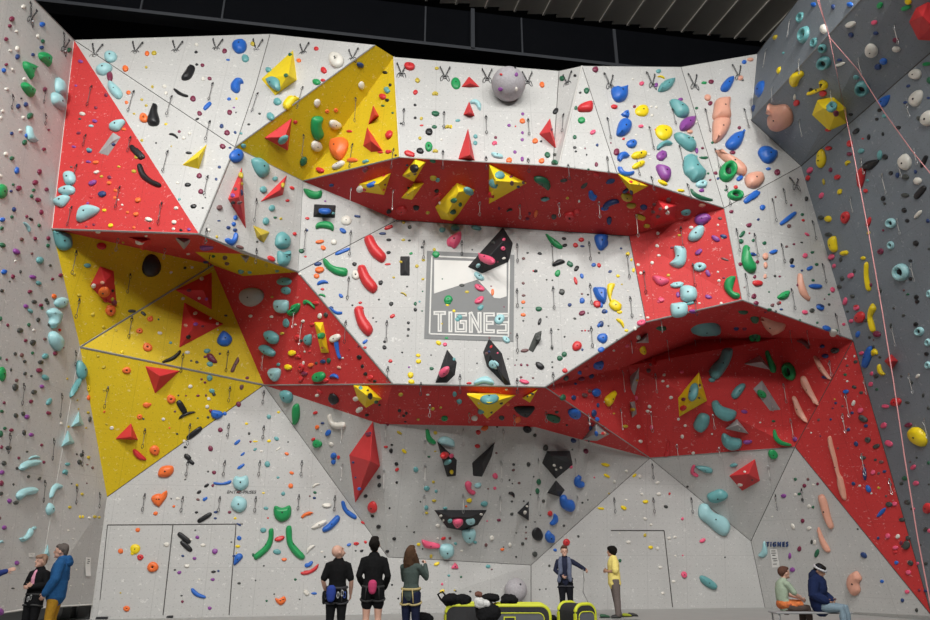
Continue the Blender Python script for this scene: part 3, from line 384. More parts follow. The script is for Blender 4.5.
TILES += [
(0,300,'''133 8 22 12 0 k;160 20 18 16 0 M;103 24 24 18 -20 Po;120 42 28 16 -45 t;187 10 14 20 0 k;241 10 50 40 0 To=pale blue sloper on the seam;150 76 18 20 0 k;4 72 12 22 0 g;32 97 14 16 0 M;80 117 28 22 0 ko;114 96 16 18 0 g;133 116 14 12 0 W;212 68 50 74 20 Tc=upper pale blue shell;220 155 54 70 -25 Tc=lower pale blue shell;192 95 14 16 0 k;233 116 14 14 0 R;176 151 16 14 0 m;101 157 16 16 0 M;130 165 24 28 0 ko;128 205 14 14 0 g;61 208 16 16 0 k;86 213 18 18 0 m;98 238 16 16 0 k;28 231 12 12 0 M;4 225 8 16 0 g;178 218 26 28 0 to;216 206 18 22 0 Mj;160 241 24 20 0 ko;155 272 26 24 0 Mj;178 300 34 22 -45 t;12 286 30 60 0 Gd=green dish on the left edge;44 270 10 16 0 k;99 285 16 18 0 k;123 294 12 10 0 k;66 311 16 16 0 m;62 338 24 34 0 k;165 335 20 18 0 P;134 356 26 20 20 k;122 393 18 18 0 M;18 398 14 14 0 M;193 394 20 36 -30 t;191 437 20 20 0 Mj;9 431 18 14 0 g;64 447 20 22 0 k;92 440 18 20 0 k;107 453 22 22 0 Po;262 305 10 10 0 y;248 185 8 8 0 M;321 270 36 78 15 td=upper teal leaf on the bend;294 340 30 90 -25 td=lower teal leaf on the bend;343 343 18 30 0 Yr;345 378 14 24 0 O;343 436 14 12 0 y;350 462 12 28 0 k;239 478 14 14 0 W;301 388 8 8 0 y;305 422 8 8 0 y;335 495 10 8 0 y;267 491 10 12 0 y;20 497 16 14 0 g;46 504 20 16 0 M;96 513 16 26 0 k;124 522 22 18 0 Po;6 518 16 30 0 g;8 570 14 18 0 M;35 573 26 20 0 k;163 562 14 14 0 M;106 588 12 10 0 k;75 612 14 14 0 M;135 610 54 20 10 Tc;345 610 16 16 0 y;299 597 10 10 0 k;318 600 18 16 0 k;
360 57 18 16 0 y;402 105 16 14 0 y;409 133 10 10 0 y;450 117 14 12 0 y;430 43 42 40 0 Or=orange ring at the yellow top;410 5 24 14 0 R;443 12 26 24 0 M;512 43 36 14 0 ks;556 52 28 14 -40 ks;582 73 28 24 0 Or;541 119 30 26 0 Or;572 182 38 36 0 Or=orange ring above the seam;473 201 18 14 0 Y;380 218 16 12 0 y;402 260 22 14 15 y;491 273 34 28 0 Or=orange ring below the seam;404 349 16 12 0 y;568 408 34 26 0 Oo;541 453 26 24 0 Or;404 433 12 12 0 Or;413 481 16 10 0 y;433 496 18 18 0 Wr;556 461 10 10 0 k;535 598 52 26 -40 Rt=red flake on the yellow panel;603 583 34 34 0 Oo=orange knob by the red flake;615 127 10 14 0 W;
'''),
(150,300,'''5 70 16 22 0 Or;40 128 18 14 0 W;33 75 10 10 0 g;80 165 16 12 0 t;88 218 78 20 35 Kc=black curved bar on the yellow panel;145 203 24 16 0 W;160 235 12 10 0 k;182 240 16 14 0 kr;222 197 30 22 15 to;242 225 44 30 -35 Mw=maroon fin;214 220 16 12 0 M;271 208 12 12 0 k;232 248 28 24 -20 t;290 150 60 56 10 Bo=round blue egg on the yellow panel;328 248 50 38 60 mb=maroon bone;176 50 20 14 0 W;235 70 12 10 0 W;205 103 14 12 0 M;178 92 22 14 0 P;150 145 22 18 20 K;137 98 16 16 0 S;262 90 14 12 0 W;294 60 16 10 0 k;263 115 8 8 0 W;377 301 18 14 0 M;231 302 28 26 20 to;200 307 12 10 0 M;213 320 14 12 0 M;198 266 12 12 0 y;156 335 22 16 10 W;355 338 18 26 -20 m;343 403 24 26 0 Mo;240 352 28 20 -20 t;248 366 18 16 0 k;228 383 16 16 0 W;186 371 16 12 0 M;110 370 10 8 0 k;139 371 10 8 0 M;217 370 10 14 0 m;82 385 36 36 0 Or=orange ring on the lower yellow panel;123 415 62 26 -58 Ks=upright black tube;143 445 76 20 22 Kc=lower black tube;97 432 12 10 0 m;222 414 18 18 0 W;236 430 20 16 0 M;258 444 48 38 0 Bo=blue claw at the yellow edge;290 440 18 18 0 B;225 455 14 12 0 k;52 462 18 14 0 W;76 496 10 10 0 O;105 519 12 10 0 k;172 516 78 22 38 Ks=black tube across the yellow edge;18 583 40 40 0 Oo=round orange hold;133 547 16 14 0 W;136 570 16 12 0 K;145 608 36 24 -40 Ks;185 458 10 8 0 g;2 405 10 14 0 O;
272 503 22 22 0 M;234 575 24 26 30 Mo;338 551 34 14 40 Bs;359 597 24 10 40 Bs;389 549 12 10 0 M;408 548 24 8 0 Y;461 546 20 14 0 Y;407 579 18 12 30 t;490 537 24 18 -30 to;497 577 26 8 40 Ws;530 596 22 14 -20 O;460 452 22 20 40 t;374 479 16 12 0 Y;384 517 12 14 0 k;498 435 14 12 0 Y;432 586 16 10 0 W;535 550 8 8 0 k;
388 62 18 14 0 W;470 65 18 12 0 W;505 28 56 48 0 Td=teal cup on the dark red panel;552 40 56 32 35 Gj=green flag hold;525 90 32 42 0 td;467 144 64 44 -30 td=teal egg on the dark red panel;510 130 20 14 0 y;563 96 12 10 0 W;568 147 24 28 0 Rr;607 155 34 42 -20 td=teal lump by the yellow slab;585 158 14 14 0 k;449 197 60 42 -30 td=lower teal egg on the dark red panel;548 205 34 28 -10 Yj;533 260 34 26 -10 Yj;571 222 30 28 0 Rc;583 262 30 40 0 Rr;496 250 18 16 0 t;582 250 14 12 0 t;478 290 46 52 0 Tt=teal heart at the red corner;583 305 22 26 0 Rj;598 200 10 10 0 W;606 280 12 10 0 R;
525 374 50 44 -15 td=dull teal block by the grey corner;563 442 30 80 0 Gc=green crescent at the grey corner;600 8 20 24 -40 G;'''),
(300,300,'''35 15 66 22 -35 Gc;60 12 34 16 0 R;75 62 20 26 0 Wo;98 58 20 24 0 k;10 82 18 14 0 W;45 95 22 16 0 R;85 138 28 34 30 Gw;85 185 10 10 0 R;25 155 36 46 0 td;132 148 48 32 20 Wj=white ledge hold;145 192 24 72 15 Bc=blue hook on the dark red panel;35 200 14 14 0 R;87 239 26 20 0 b;110 235 20 24 0 g;40 252 24 22 0 Oj;12 245 12 20 0 W;150 262 20 14 -20 S;68 298 54 44 30 Gj=green lump on the dark red panel;130 298 44 28 -10 Bc;98 312 26 20 0 R;15 285 30 20 0 Mj;5 305 14 20 0 R;228 222 22 22 0 Ko;240 257 16 16 0 K;252 287 18 18 0 Ko;271 300 24 26 0 Rj;288 315 18 14 0 K;225 180 10 8 0 M;165 225 10 10 0 W;190 190 10 8 0 R;62 245 14 14 0 k;
138 43 58 24 -25 Bc=blue smile hold at the panel edge;233 10 18 12 0 R;203 20 10 10 0 k;247 78 118 48 -63 Ra=lowest of the three red arcs;353 14 18 22 0 ko;283 69 10 8 0 k;295 84 10 8 0 k;358 62 26 16 30 Rs;252 161 28 14 40 Bs;251 184 18 12 0 R;350 236 20 16 0 R;327 161 14 12 0 K;327 182 20 20 -20 Kj;420 88 14 14 0 Ko;420 113 14 14 0 Ko;418 138 12 12 0 k;396 203 10 8 0 K;447 37 16 18 0 Ko;446 16 14 10 0 g;473 42 8 8 0 g;463 6 10 10 0 t;458 214 22 16 0 Y;459 237 26 20 0 Yo;422 260 10 10 0 P;428 290 30 26 30 Yo;432 316 30 22 0 Yo;510 265 20 16 0 g;508 213 8 8 0 k;415 323 10 6 0 W;537 166 26 20 -25 Yo;562 171 20 18 0 pj;568 147 20 12 0 G;548 92 16 12 0 y;596 42 16 14 0 Y;610 75 24 20 0 t;573 8 30 26 0 Go;572 18 18 10 0 Y;558 280 38 32 20 pj=pink knob on the black wedge;598 228 14 14 0 t;545 292 12 10 0 K;578 195 10 10 0 W;
75 358 34 14 -40 R;128 385 54 38 -35 Kj;127 398 22 18 0 Bj;65 371 20 14 0 W;215 385 26 22 0 W;228 427 38 22 30 W;258 447 20 12 0 K;235 340 18 20 20 t;272 375 24 26 0 Ko;295 395 20 18 0 g;307 408 12 10 0 K;263 350 10 10 0 K;390 368 22 16 0 y;495 368 16 8 0 W;385 430 18 14 0 K;412 440 14 14 0 K;402 450 14 12 0 K;458 464 16 10 0 y;514 423 18 14 0 y;560 460 30 24 0 Gr;600 366 20 16 0 g;408 473 12 8 0 K;545 418 12 10 0 y;338 483 18 12 0 M;
58 438 22 16 20 R;65 493 18 22 0 Oj;86 478 18 12 0 b;82 510 8 8 0 W;135 475 74 44 -35 Wc=white curved horn;108 515 24 32 -30 Bj;50 540 20 14 20 Rj;65 558 36 34 -30 Gj=green block on the grey slope;120 560 18 22 30 W;128 605 26 30 0 Bo;148 610 14 18 0 R;270 515 12 10 0 b;262 520 24 20 0 M;385 515 26 12 -30 ys;404 587 26 14 -40 Ys;333 570 20 12 0 R;356 562 14 10 0 K;353 585 18 22 0 Ko;505 530 38 60 20 Gc=green fin above the black eye;570 548 60 30 -10 Tc=teal arch above the black eye;525 515 20 16 0 y;524 587 12 8 0 y;500 608 14 10 0 g;564 598 34 36 -20 Rj;'''),
(450,300,'''112 6 34 18 0 p;117 30 28 24 0 t;38 66 24 26 0 t;16 42 16 14 0 Y;192 74 44 38 30 Tr=teal ring on the lettering;222 117 14 14 0 M;235 129 12 10 0 m;218 152 32 26 -40 Tj=pale teal jug below the logo;153 147 14 12 0 m;284 8 20 14 0 O;284 57 24 16 0 O;284 80 10 10 0 k;281 30 8 8 0 g;344 34 30 22 0 go;348 82 16 34 -20 Kj;340 145 28 32 30 kj;375 65 10 8 0 k;420 114 10 8 0 k;396 186 12 14 0 k;444 142 10 10 0 k;512 49 30 24 30 Mj;484 71 16 10 -20 k;535 50 10 8 0 k;512 119 10 8 0 M;524 118 10 8 0 R;537 119 10 8 0 M;492 177 36 42 -20 Ro=red egg on the central panel;464 18 18 16 0 b;512 4 24 20 0 B;571 15 38 30 -25 Rj;601 44 24 18 0 B;583 97 30 26 30 Bc;591 147 40 38 0 Bo=round blue hold by the panel edge;513 192 12 12 0 b;585 192 30 24 20 Bo;443 209 26 24 0 go;426 225 26 24 0 go;349 254 42 24 -35 Ko=black oval low on the central panel;396 240 10 8 0 k;397 260 10 10 0 k;276 251 12 14 0 M;300 252 12 12 0 M;252 252 8 8 0 M;290 195 40 16 10 m;258 232 8 8 0 k;288 315 44 22 -15 pj;275 299 14 12 0 m;322 302 12 10 0 m;446 273 26 22 0 R;168 250 42 30 -40 Tj=pale teal jug on the tall black wedge;160 180 12 14 0 R;150 200 10 10 0 b;178 275 10 10 0 K;175 262 24 14 -20 W;185 205 8 8 0 p;140 208 12 16 0 m;133 314 72 32 0 Tc=pale blue arch above the red band;74 322 24 12 0 R;218 348 14 8 0 W;105 245 8 8 0 k;225 228 10 8 0 k;
18 366 20 22 0 t;36 395 26 20 -20 t;153 384 74 28 -5 td=teal step on the yellow pyramid;120 432 34 28 0 t;95 460 30 24 0 W;200 458 26 20 -10 k;112 400 12 10 0 W;198 400 18 12 0 k;160 435 14 12 0 k;225 405 20 14 0 O;152 462 12 8 0 O;288 432 84 34 0 Kj=wide black jug on the red band;262 465 36 22 25 Oj;400 460 62 26 -15 gj=dark green jug on the red band;414 436 18 12 0 k;453 486 12 10 0 K;484 443 56 36 -15 Bo=blue jug on the lower band;440 378 24 30 -30 g;450 303 24 30 0 kw;503 282 20 20 0 B;527 262 26 20 0 R;575 253 42 34 10 Bo=blue lump at the cave edge;481 378 20 22 0 bo;524 368 26 20 0 mj;544 352 18 16 0 m;570 359 36 38 0 Bo;560 440 20 36 0 b;572 462 20 20 0 B;550 295 20 26 0 b;512 305 30 22 0 M;488 325 14 12 0 b;538 465 12 14 0 m;548 480 14 10 0 M;612 388 22 36 0 Yo;600 395 8 8 0 W;545 498 16 26 0 b;568 520 18 20 0 B;598 520 22 14 0 S;575 408 12 22 0 b;320 365 14 10 0 k;300 375 10 8 0 k;
300 502 34 32 0 Kr=black ring under the red band;135 497 36 24 25 Oj;110 514 22 24 0 R;183 492 10 10 0 k;107 567 26 18 0 R;330 525 16 16 0 k;372 573 24 28 -20 ko;480 546 26 22 0 b;528 587 22 24 0 Mr;8 555 22 36 0 t;538 548 10 10 0 k;475 580 10 8 0 k;6 604 20 22 0 p;180 594 12 10 0 m;'''),
(600,300,'''60 20 44 60 55 Ys;76 46 26 16 0 Y;80 88 50 24 -50 Yc=yellow twig hold;103 118 18 14 0 Y;161 86 38 26 10 pj=pink jug at the red edge;17 43 26 20 0 b;5 92 24 30 0 bo;12 147 38 42 0 Bo=blue lump left of the cave;8 190 24 22 0 B;5 245 20 30 0 b;67 155 14 10 0 k;136 110 16 18 0 W;158 60 14 12 0 W;33 100 10 8 0 k;12 75 10 8 0 W;6 18 16 26 0 B;228 6 16 14 0 p;302 37 66 54 0 Tr=pale blue ring block at the cave lip;360 47 36 14 0 P;385 12 14 8 0 W;350 12 38 16 10 t;470 12 14 12 0 W;185 68 16 12 0 W;606 12 22 20 0 Mo;
238 110 50 22 0 g;405 108 90 58 -10 tr=large shadowy hold on the cave roof;440 120 70 34 -25 td;528 112 24 20 0 b;560 112 22 16 0 M;555 48 48 18 -5 g;600 75 40 34 -20 gj;600 148 50 44 0 Gj=dark green hold deep in the cave;168 195 28 36 0 Yo=yellow egg in the cave;105 178 20 14 20 p;54 196 12 12 0 W;71 264 14 20 0 R;189 273 22 20 0 m;196 250 16 12 0 m;210 235 20 40 20 R;150 145 20 26 0 W;
470 250 52 124 -25 td=long teal log hold;435 310 32 22 0 t;317 278 22 14 0 p;249 290 14 14 0 W;244 314 16 12 0 W;262 335 14 12 0 W;275 379 18 16 0 W;388 340 10 8 0 W;42 380 34 60 -30 Yo=yellow drop in the cave;145 312 10 10 0 y;140 380 16 22 10 pj;124 425 20 18 0 y;192 414 18 16 0 W;185 432 18 14 0 W;100 490 22 16 0 y;151 491 16 18 0 W;200 494 18 22 0 pj;159 548 18 16 0 Wo;330 488 14 14 0 W;304 463 14 14 0 W;319 530 16 18 0 W;361 594 16 14 0 W;434 520 10 10 0 W;261 578 24 62 -10 Rj=thin red flame hold;537 352 58 40 45 td=small teal log;482 430 96 54 -30 tc=wide teal bow in the cave;393 478 60 58 30 tc=teal bow by the yellow crystal;507 552 76 50 -20 tc=lowest teal bow in the cave;560 433 28 18 -10 Po;570 552 38 18 0 Po;358 355 44 62 30 to=teal oval on the yellow crystal;322 386 18 18 0 M;320 420 30 26 0 R;386 330 14 12 0 m;385 380 10 10 0 m;15 517 24 16 0 R;55 440 10 8 0 y;60 360 8 8 0 y;540 500 8 8 0 W;15 490 10 8 0 k;'''),
(750,300,'''23 12 18 16 0 m;74 40 22 14 0 g;112 12 18 18 0 m;90 18 14 12 0 M;122 36 16 10 0 b;100 44 14 12 0 k;215 46 26 22 0 pj;242 40 24 20 0 kr;275 28 40 24 -25 Bj;308 18 12 12 0 k;195 78 12 12 0 g;262 88 12 12 0 g;300 108 42 24 -15 Bj;322 130 34 30 0 Wj;365 94 16 14 0 p;335 118 20 12 0 g;365 12 16 20 0 p;60 48 14 10 0 M;
85 90 92 52 -40 So=dull flesh toned roof hold;20 75 30 40 20 g;20 145 44 40 0 g;25 20 20 10 0 k;205 170 60 32 -35 mc=brown roof hold;278 180 22 18 0 b;290 217 32 20 0 bo;327 196 40 28 0 kr;82 238 42 90 20 Gc=dark green bow in the cave;147 277 48 78 15 Gr=green loop in the cave;275 262 28 92 32 Sw=pink beige spike on the right cave wall;228 350 34 116 28 Sw=long pink beige spike;190 420 32 100 26 Sw=lower pink beige spike;288 300 30 14 -10 b;140 290 14 18 0 W;45 365 46 26 -30 Gj=green hold on the grey plate;92 470 18 12 0 g;122 535 86 44 -35 Gc=green hook at the cave floor;40 475 10 8 0 W;2 550 14 16 0 P;172 540 22 22 0 P;90 600 44 36 -40 Gj=green hook on the grey overhang;
376 255 14 12 0 m;370 228 10 8 0 W;368 290 16 14 0 g;408 240 20 16 0 k;404 218 10 12 0 W;376 315 12 10 0 W;370 355 26 22 15 Bj;403 338 22 16 -20 ko;430 360 18 16 0 k;331 400 14 12 0 b;358 412 12 12 0 m;400 400 18 26 -20 W;395 438 16 14 0 b;427 428 28 26 0 pj;437 460 40 26 -40 kj=grey claw on the diagonal red;448 488 20 16 0 b;380 503 18 16 0 b;312 463 12 12 0 b;455 543 30 26 0 kr;488 567 34 22 15 kj;410 558 20 24 20 b;437 612 30 16 0 k;265 465 14 14 0 m;236 515 10 8 0 W;272 528 10 10 0 M;340 575 10 10 0 m;320 420 10 10 0 M;328 385 8 8 0 y;485 620 16 12 0 k;360 470 10 10 0 W;
376 45 14 12 0 k;410 30 26 26 0 pj;421 68 44 44 0 Ro=red dome on the right wall;445 80 20 16 0 k;390 82 20 18 0 p;470 70 24 112 -5 Yc=long yellow claw;490 132 34 30 -30 Mj;462 145 14 14 0 k;478 155 8 8 0 m;416 133 18 30 -15 Bo;430 206 22 18 0 pj;454 222 30 84 -18 Bo=tall blue blade;480 208 28 44 20 Yc;505 272 34 52 20 Yc=yellow moon hold;478 182 14 14 0 k;502 222 14 14 0 k;486 296 22 20 0 k;470 286 14 20 0 p;466 326 20 22 0 pj;490 347 14 12 0 g;594 60 16 14 0 k;641 95 22 22 0 K;653 123 36 38 0 Tr=teal ring near the right edge;687 165 26 36 0 Tr;687 253 26 36 0 Tr;683 210 20 20 0 K;646 6 20 20 0 K;556 32 12 12 0 k;562 395 40 38 0 Rj=red knob on the right wall;523 412 34 18 -10 pj;608 398 22 14 0 k;648 295 24 16 40 Wj;612 486 36 22 15 Mo;645 532 56 92 35 Yo=big yellow disc on the right wall;516 486 26 28 0 pj;536 556 36 26 -35 pj;585 296 12 12 0 k;624 320 16 16 0 k;690 420 14 16 0 k;645 612 10 10 0 k;556 320 12 10 0 k;545 100 10 26 0 k;670 370 12 20 0 k;'''),
(0,460,'''18 12 22 22 0 k;10 48 22 20 0 Po;68 32 14 14 0 k;172 8 14 14 0 M;114 14 84 40 18 Tc=upper teal boomerang low on the left wall;112 64 14 14 0 k;107 128 80 44 12 Tc=lower teal boomerang low on the left wall;8 90 18 26 0 M;6 130 18 20 0 k;39 158 20 22 0 Po;64 165 22 20 0 ko;54 94 10 12 0 k;155 72 20 12 50 k;19 262 20 22 0 Po;105 295 58 32 38 Tc=small teal wing hold;134 264 22 16 25 T;8 318 22 18 10 Tc;68 398 20 22 0 Pj;6 588 26 34 0 Po;52 497 18 8 0 k;3 225 8 16 0 m;218 115 54 72 38 Tc=thin teal sickle hold;196 185 36 48 -15 Td=teal drop below the sickle;255 50 22 36 -20 tc;264 16 24 16 10 t;300 98 12 14 0 y;320 132 14 14 0 y;272 183 16 14 0 y;312 220 10 14 0 Y;323 220 10 14 0 Y;348 224 14 12 0 W;370 220 20 14 0 y;386 222 12 12 0 y;340 18 10 8 0 m;310 8 18 24 0 k;266 273 10 8 0 W;283 305 10 8 0 W;297 425 8 8 0 W;322 482 8 8 0 W;275 488 8 8 0 W;308 555 8 8 0 W;360 30 12 14 0 m;338 90 8 8 0 m;279 92 8 8 0 k;
606 155 48 48 10 Oj=orange lump near the yellow tip;602 207 18 18 0 O;533 271 22 20 0 O;523 345 42 42 0 Yd=yellow disc with a lip;513 362 20 16 0 Y;467 353 24 24 0 Oo;543 377 30 28 0 Rr;591 415 40 38 0 Or=orange ring low on the left;490 576 30 28 0 Or;467 515 10 8 0 y;'''),
(150,460,'''12 290 2 2 0 W;60 42 58 48 15 Or=square orange ring;35 148 64 58 25 Oj=broad orange jug;21 207 22 18 0 O;160 8 32 18 -40 Ks;92 180 14 12 0 O;82 150 8 8 0 k;107 150 20 14 0 W;64 328 26 22 0 W;10 415 44 44 0 Or=orange ring by the door seam;136 76 10 8 0 k;219 99 26 14 35 Ko;190 124 24 14 35 Ko;243 99 14 14 0 M;248 48 20 18 0 M;225 45 10 10 0 k;281 88 66 18 -5 Bc=blue bow hold;352 25 40 14 35 Bs;351 86 64 54 0 To=upper pale blue boss;343 172 64 60 -25 Tj=lower pale blue boss;344 122 24 12 30 mj;213 151 26 14 35 Bs;186 153 18 12 0 m;180 203 16 12 0 K;211 223 68 20 32 Ks=fat black tube on the grey wall;254 202 18 12 0 b;253 226 16 10 0 b;308 202 18 14 0 M;330 226 14 12 0 Y;344 250 24 10 -30 b;455 16 26 28 -20 to;496 68 14 12 0 to;549 50 22 14 -20 O;545 100 24 22 0 Oo;516 130 20 18 0 to;449 187 22 16 -15 to;440 128 14 8 0 Y;512 207 76 64 0 Gd=big green dome;604 215 50 18 15 Oc;439 272 28 24 20 to;502 304 42 22 20 Rj=red jug between the green bars;492 356 36 26 -10 to;441 330 124 30 62 Gs=left green bar;560 325 124 32 -58 Gs=right green bar;520 385 24 16 0 Oj;400 368 14 16 0 g;457 225 10 8 0 R;
132 302 66 22 -38 Ks=upper black tube on the door;140 334 62 22 -42 Ks=lower black tube on the door;175 272 10 8 0 k;183 300 18 18 0 P;205 330 24 16 0 W;158 308 16 10 0 W;251 353 26 28 0 Pj;127 372 14 12 0 b;172 381 20 14 0 P;143 410 24 18 0 Wj;113 436 20 16 0 P;96 426 12 10 0 k;246 433 22 12 10 Ko;265 430 12 10 0 b;243 463 20 14 0 P;187 517 62 22 -35 Bc=blue bow on the door;125 549 14 14 0 M;122 526 12 8 0 k;231 574 20 16 0 P;345 303 22 22 -50 Bo;340 335 22 14 0 Y;340 382 46 36 40 Bj=blue block hold beside the door;325 372 14 12 0 b;315 318 10 8 0 k;345 478 16 12 0 k;335 360 8 8 0 y;506 545 44 38 0 Ot=orange red heart hold;563 463 14 12 0 g;452 546 12 10 0 g;481 520 8 8 0 k;441 410 10 8 0 k;409 467 8 8 0 k;605 435 40 16 10 Rc;608 408 24 20 50 B;606 515 30 20 -40 W;580 540 8 8 0 k;190 463 10 8 0 W;'''),
(300,460,'''28 212 60 26 25 Oc;62 98 40 20 25 Wc;104 175 46 22 0 Wj;75 248 60 28 15 Wj=white smear shaped hold;123 247 76 30 35 Bs=blue bar rising right;188 195 82 28 -55 Bs=blue bar on the grey edge;58 126 16 14 0 g;56 147 16 12 0 b;38 140 10 8 0 m;128 8 22 24 0 Bo;40 345 48 22 45 Wc=thin white blade;38 403 38 18 45 Bj;36 425 76 24 28 Rc=red crescent low on the wall;5 370 26 36 0 Gj;25 513 34 20 -45 Wc;55 517 28 12 0 B;190 328 22 14 20 Bj;218 324 26 16 0 Rr;254 318 14 14 0 R;245 243 22 14 -20 R;239 352 18 12 15 K;216 352 10 8 0 k;96 375 10 10 0 k;85 356 16 10 0 W;
305 66 18 20 0 Ko;306 98 18 20 0 Ko;253 141 18 18 0 Ko;279 185 38 46 0 Ro=round red balloon shaped hold;280 218 18 12 0 Ko;303 259 22 18 0 Ko;365 306 18 16 0 Ko;337 355 18 14 0 Ko;347 187 10 10 0 K;375 88 12 14 0 K;374 16 18 18 0 Ko;376 38 20 14 40 Rs;449 38 24 24 40 to;414 258 8 8 0 k;357 484 10 10 0 K;381 537 10 10 0 K;492 111 28 22 0 to;489 186 22 22 0 to;517 86 14 14 0 y;528 122 16 14 0 t;520 159 20 14 0 y;491 206 16 12 0 y;534 255 20 16 0 W;563 188 20 14 0 t;460 328 18 14 0 Y;504 328 68 28 -20 ps=flat pink red block;568 355 62 56 0 Td=pale teal half moon;556 305 24 14 20 R;581 304 14 14 0 m;603 325 16 14 0 t;534 305 12 10 0 W;508 374 14 18 0 y;530 402 28 16 20 Yj;601 413 34 28 0 pt=pink red triangle hold;577 448 14 12 0 t;551 481 12 12 0 p;551 508 24 16 25 Yj;604 508 10 8 0 k;467 162 8 8 0 k;442 280 10 8 0 k;475 345 8 8 0 k;
228 112 16 14 0 B;214 68 10 10 0 b;205 10 12 12 0 b;588 48 18 18 0 Yo;607 246 34 28 0 pj;580 238 20 18 0 t;545 218 14 12 0 W;570 10 34 24 30 t;555 235 10 10 0 W;'''),
(450,460,'''78 108 56 40 -50 pc=pink red curved jug;108 98 34 22 20 Tj;176 63 26 26 0 po;174 110 16 14 0 p;75 158 26 20 0 Yo;133 171 34 24 0 to;63 180 12 10 0 O;148 112 10 8 0 m;247 18 14 12 0 k;246 40 16 12 0 m;305 18 18 22 0 kr;268 90 14 12 0 m;231 78 10 10 0 k;242 92 8 8 0 k;240 136 32 22 -35 Kc=small black beak;240 161 12 10 0 k;240 210 16 14 0 k;190 234 18 14 0 M;345 85 22 26 0 go;340 121 20 26 0 go;363 160 14 16 0 k;325 65 8 8 0 k;286 160 10 8 0 k;504 86 44 46 0 Bc=upper blue ear hold;458 170 58 60 0 Bc=large blue ear hold;404 232 32 44 -15 Bc=lower blue ear hold;389 209 22 26 0 Ro;341 290 46 54 0 Kd=black round pot hold;389 299 40 46 -15 Bo=blue ball beside the black pot;442 255 12 12 0 k;514 166 10 10 0 k;330 365 24 24 0 kj;470 28 16 14 0 p;452 320 28 30 0 Ro=red knob above the belayer;408 349 18 14 0 B;498 296 12 12 0 k;385 410 12 12 0 k;348 502 8 8 0 k;372 500 8 8 0 k;
75 295 48 52 0 Td=pale teal dome under the smile;98 320 18 14 0 t;28 247 38 24 -10 pj=pink tongue hold;80 240 38 22 10 Tj=teal piece on the black smile;122 212 14 12 0 W;20 330 12 10 0 W;45 353 12 10 0 W;5 355 24 50 0 t;22 410 30 24 0 Rt;148 412 24 16 0 t;162 424 10 8 0 m;43 453 12 10 0 g;18 505 10 8 0 y;79 510 12 10 0 k;8 48 16 16 0 y;163 303 20 24 -40 Wj;140 330 16 16 0 m;203 347 20 12 10 Oj;233 330 16 20 0 W;282 325 16 16 0 k;295 305 12 10 0 m;295 282 10 8 0 m;257 283 8 8 0 k;257 376 10 10 0 k;208 338 8 6 0 k;144 237 8 8 0 p;295 260 10 10 0 k;330 240 8 8 0 k;350 215 8 8 0 k;312 135 8 8 0 k;
608 18 30 10 -20 Ys;608 62 30 12 -30 Ys;585 188 32 10 -10 Ys;535 155 8 8 0 k;560 68 8 8 0 p;290 205 16 14 0 W;300 180 10 10 0 W;405 22 12 12 0 W;430 30 12 10 0 W;412 38 10 10 0 W;'''),
(600,460,'''20 20 36 12 -20 Ys;28 62 30 12 -30 Ys;5 188 28 10 0 Ys;93 185 28 20 -30 Yj;58 85 12 16 0 W;104 44 14 14 0 W;155 64 16 16 0 W;134 60 22 12 40 Ys;224 88 22 14 20 W;229 132 22 16 10 W;163 132 16 12 0 W;177 161 26 18 10 Yj;101 155 14 10 0 W;256 181 20 16 -30 k;175 228 18 14 -30 W;198 251 14 12 0 W;270 131 10 14 0 R;320 228 14 14 0 p;339 104 12 10 0 k;175 292 14 18 0 y;268 303 18 14 0 W;291 299 16 12 0 W;197 338 22 16 0 Yj;224 343 16 16 0 W;293 372 10 10 0 W;321 370 8 8 0 p;234 416 18 14 0 W;286 471 18 12 0 W;244 516 16 14 0 W;110 318 22 16 0 W;327 444 24 28 10 pj=pink knob right of the door;398 312 30 18 35 pj;485 377 8 8 0 k;78 390 14 18 0 g;35 130 8 8 0 y;76 285 8 8 0 W;
366 45 34 48 30 pj=pink claw on the grey overhang;402 39 64 24 -15 td=teal bar on the grey overhang;518 22 36 18 10 t;453 145 78 46 0 tj=teal bowl on the grey overhang;542 98 24 12 -10 W;560 45 12 10 0 W;590 78 10 8 0 k;445 230 136 56 -40 Tj=huge turquoise trough hold;421 475 70 36 -35 td=teal trough low on the wall;'''),
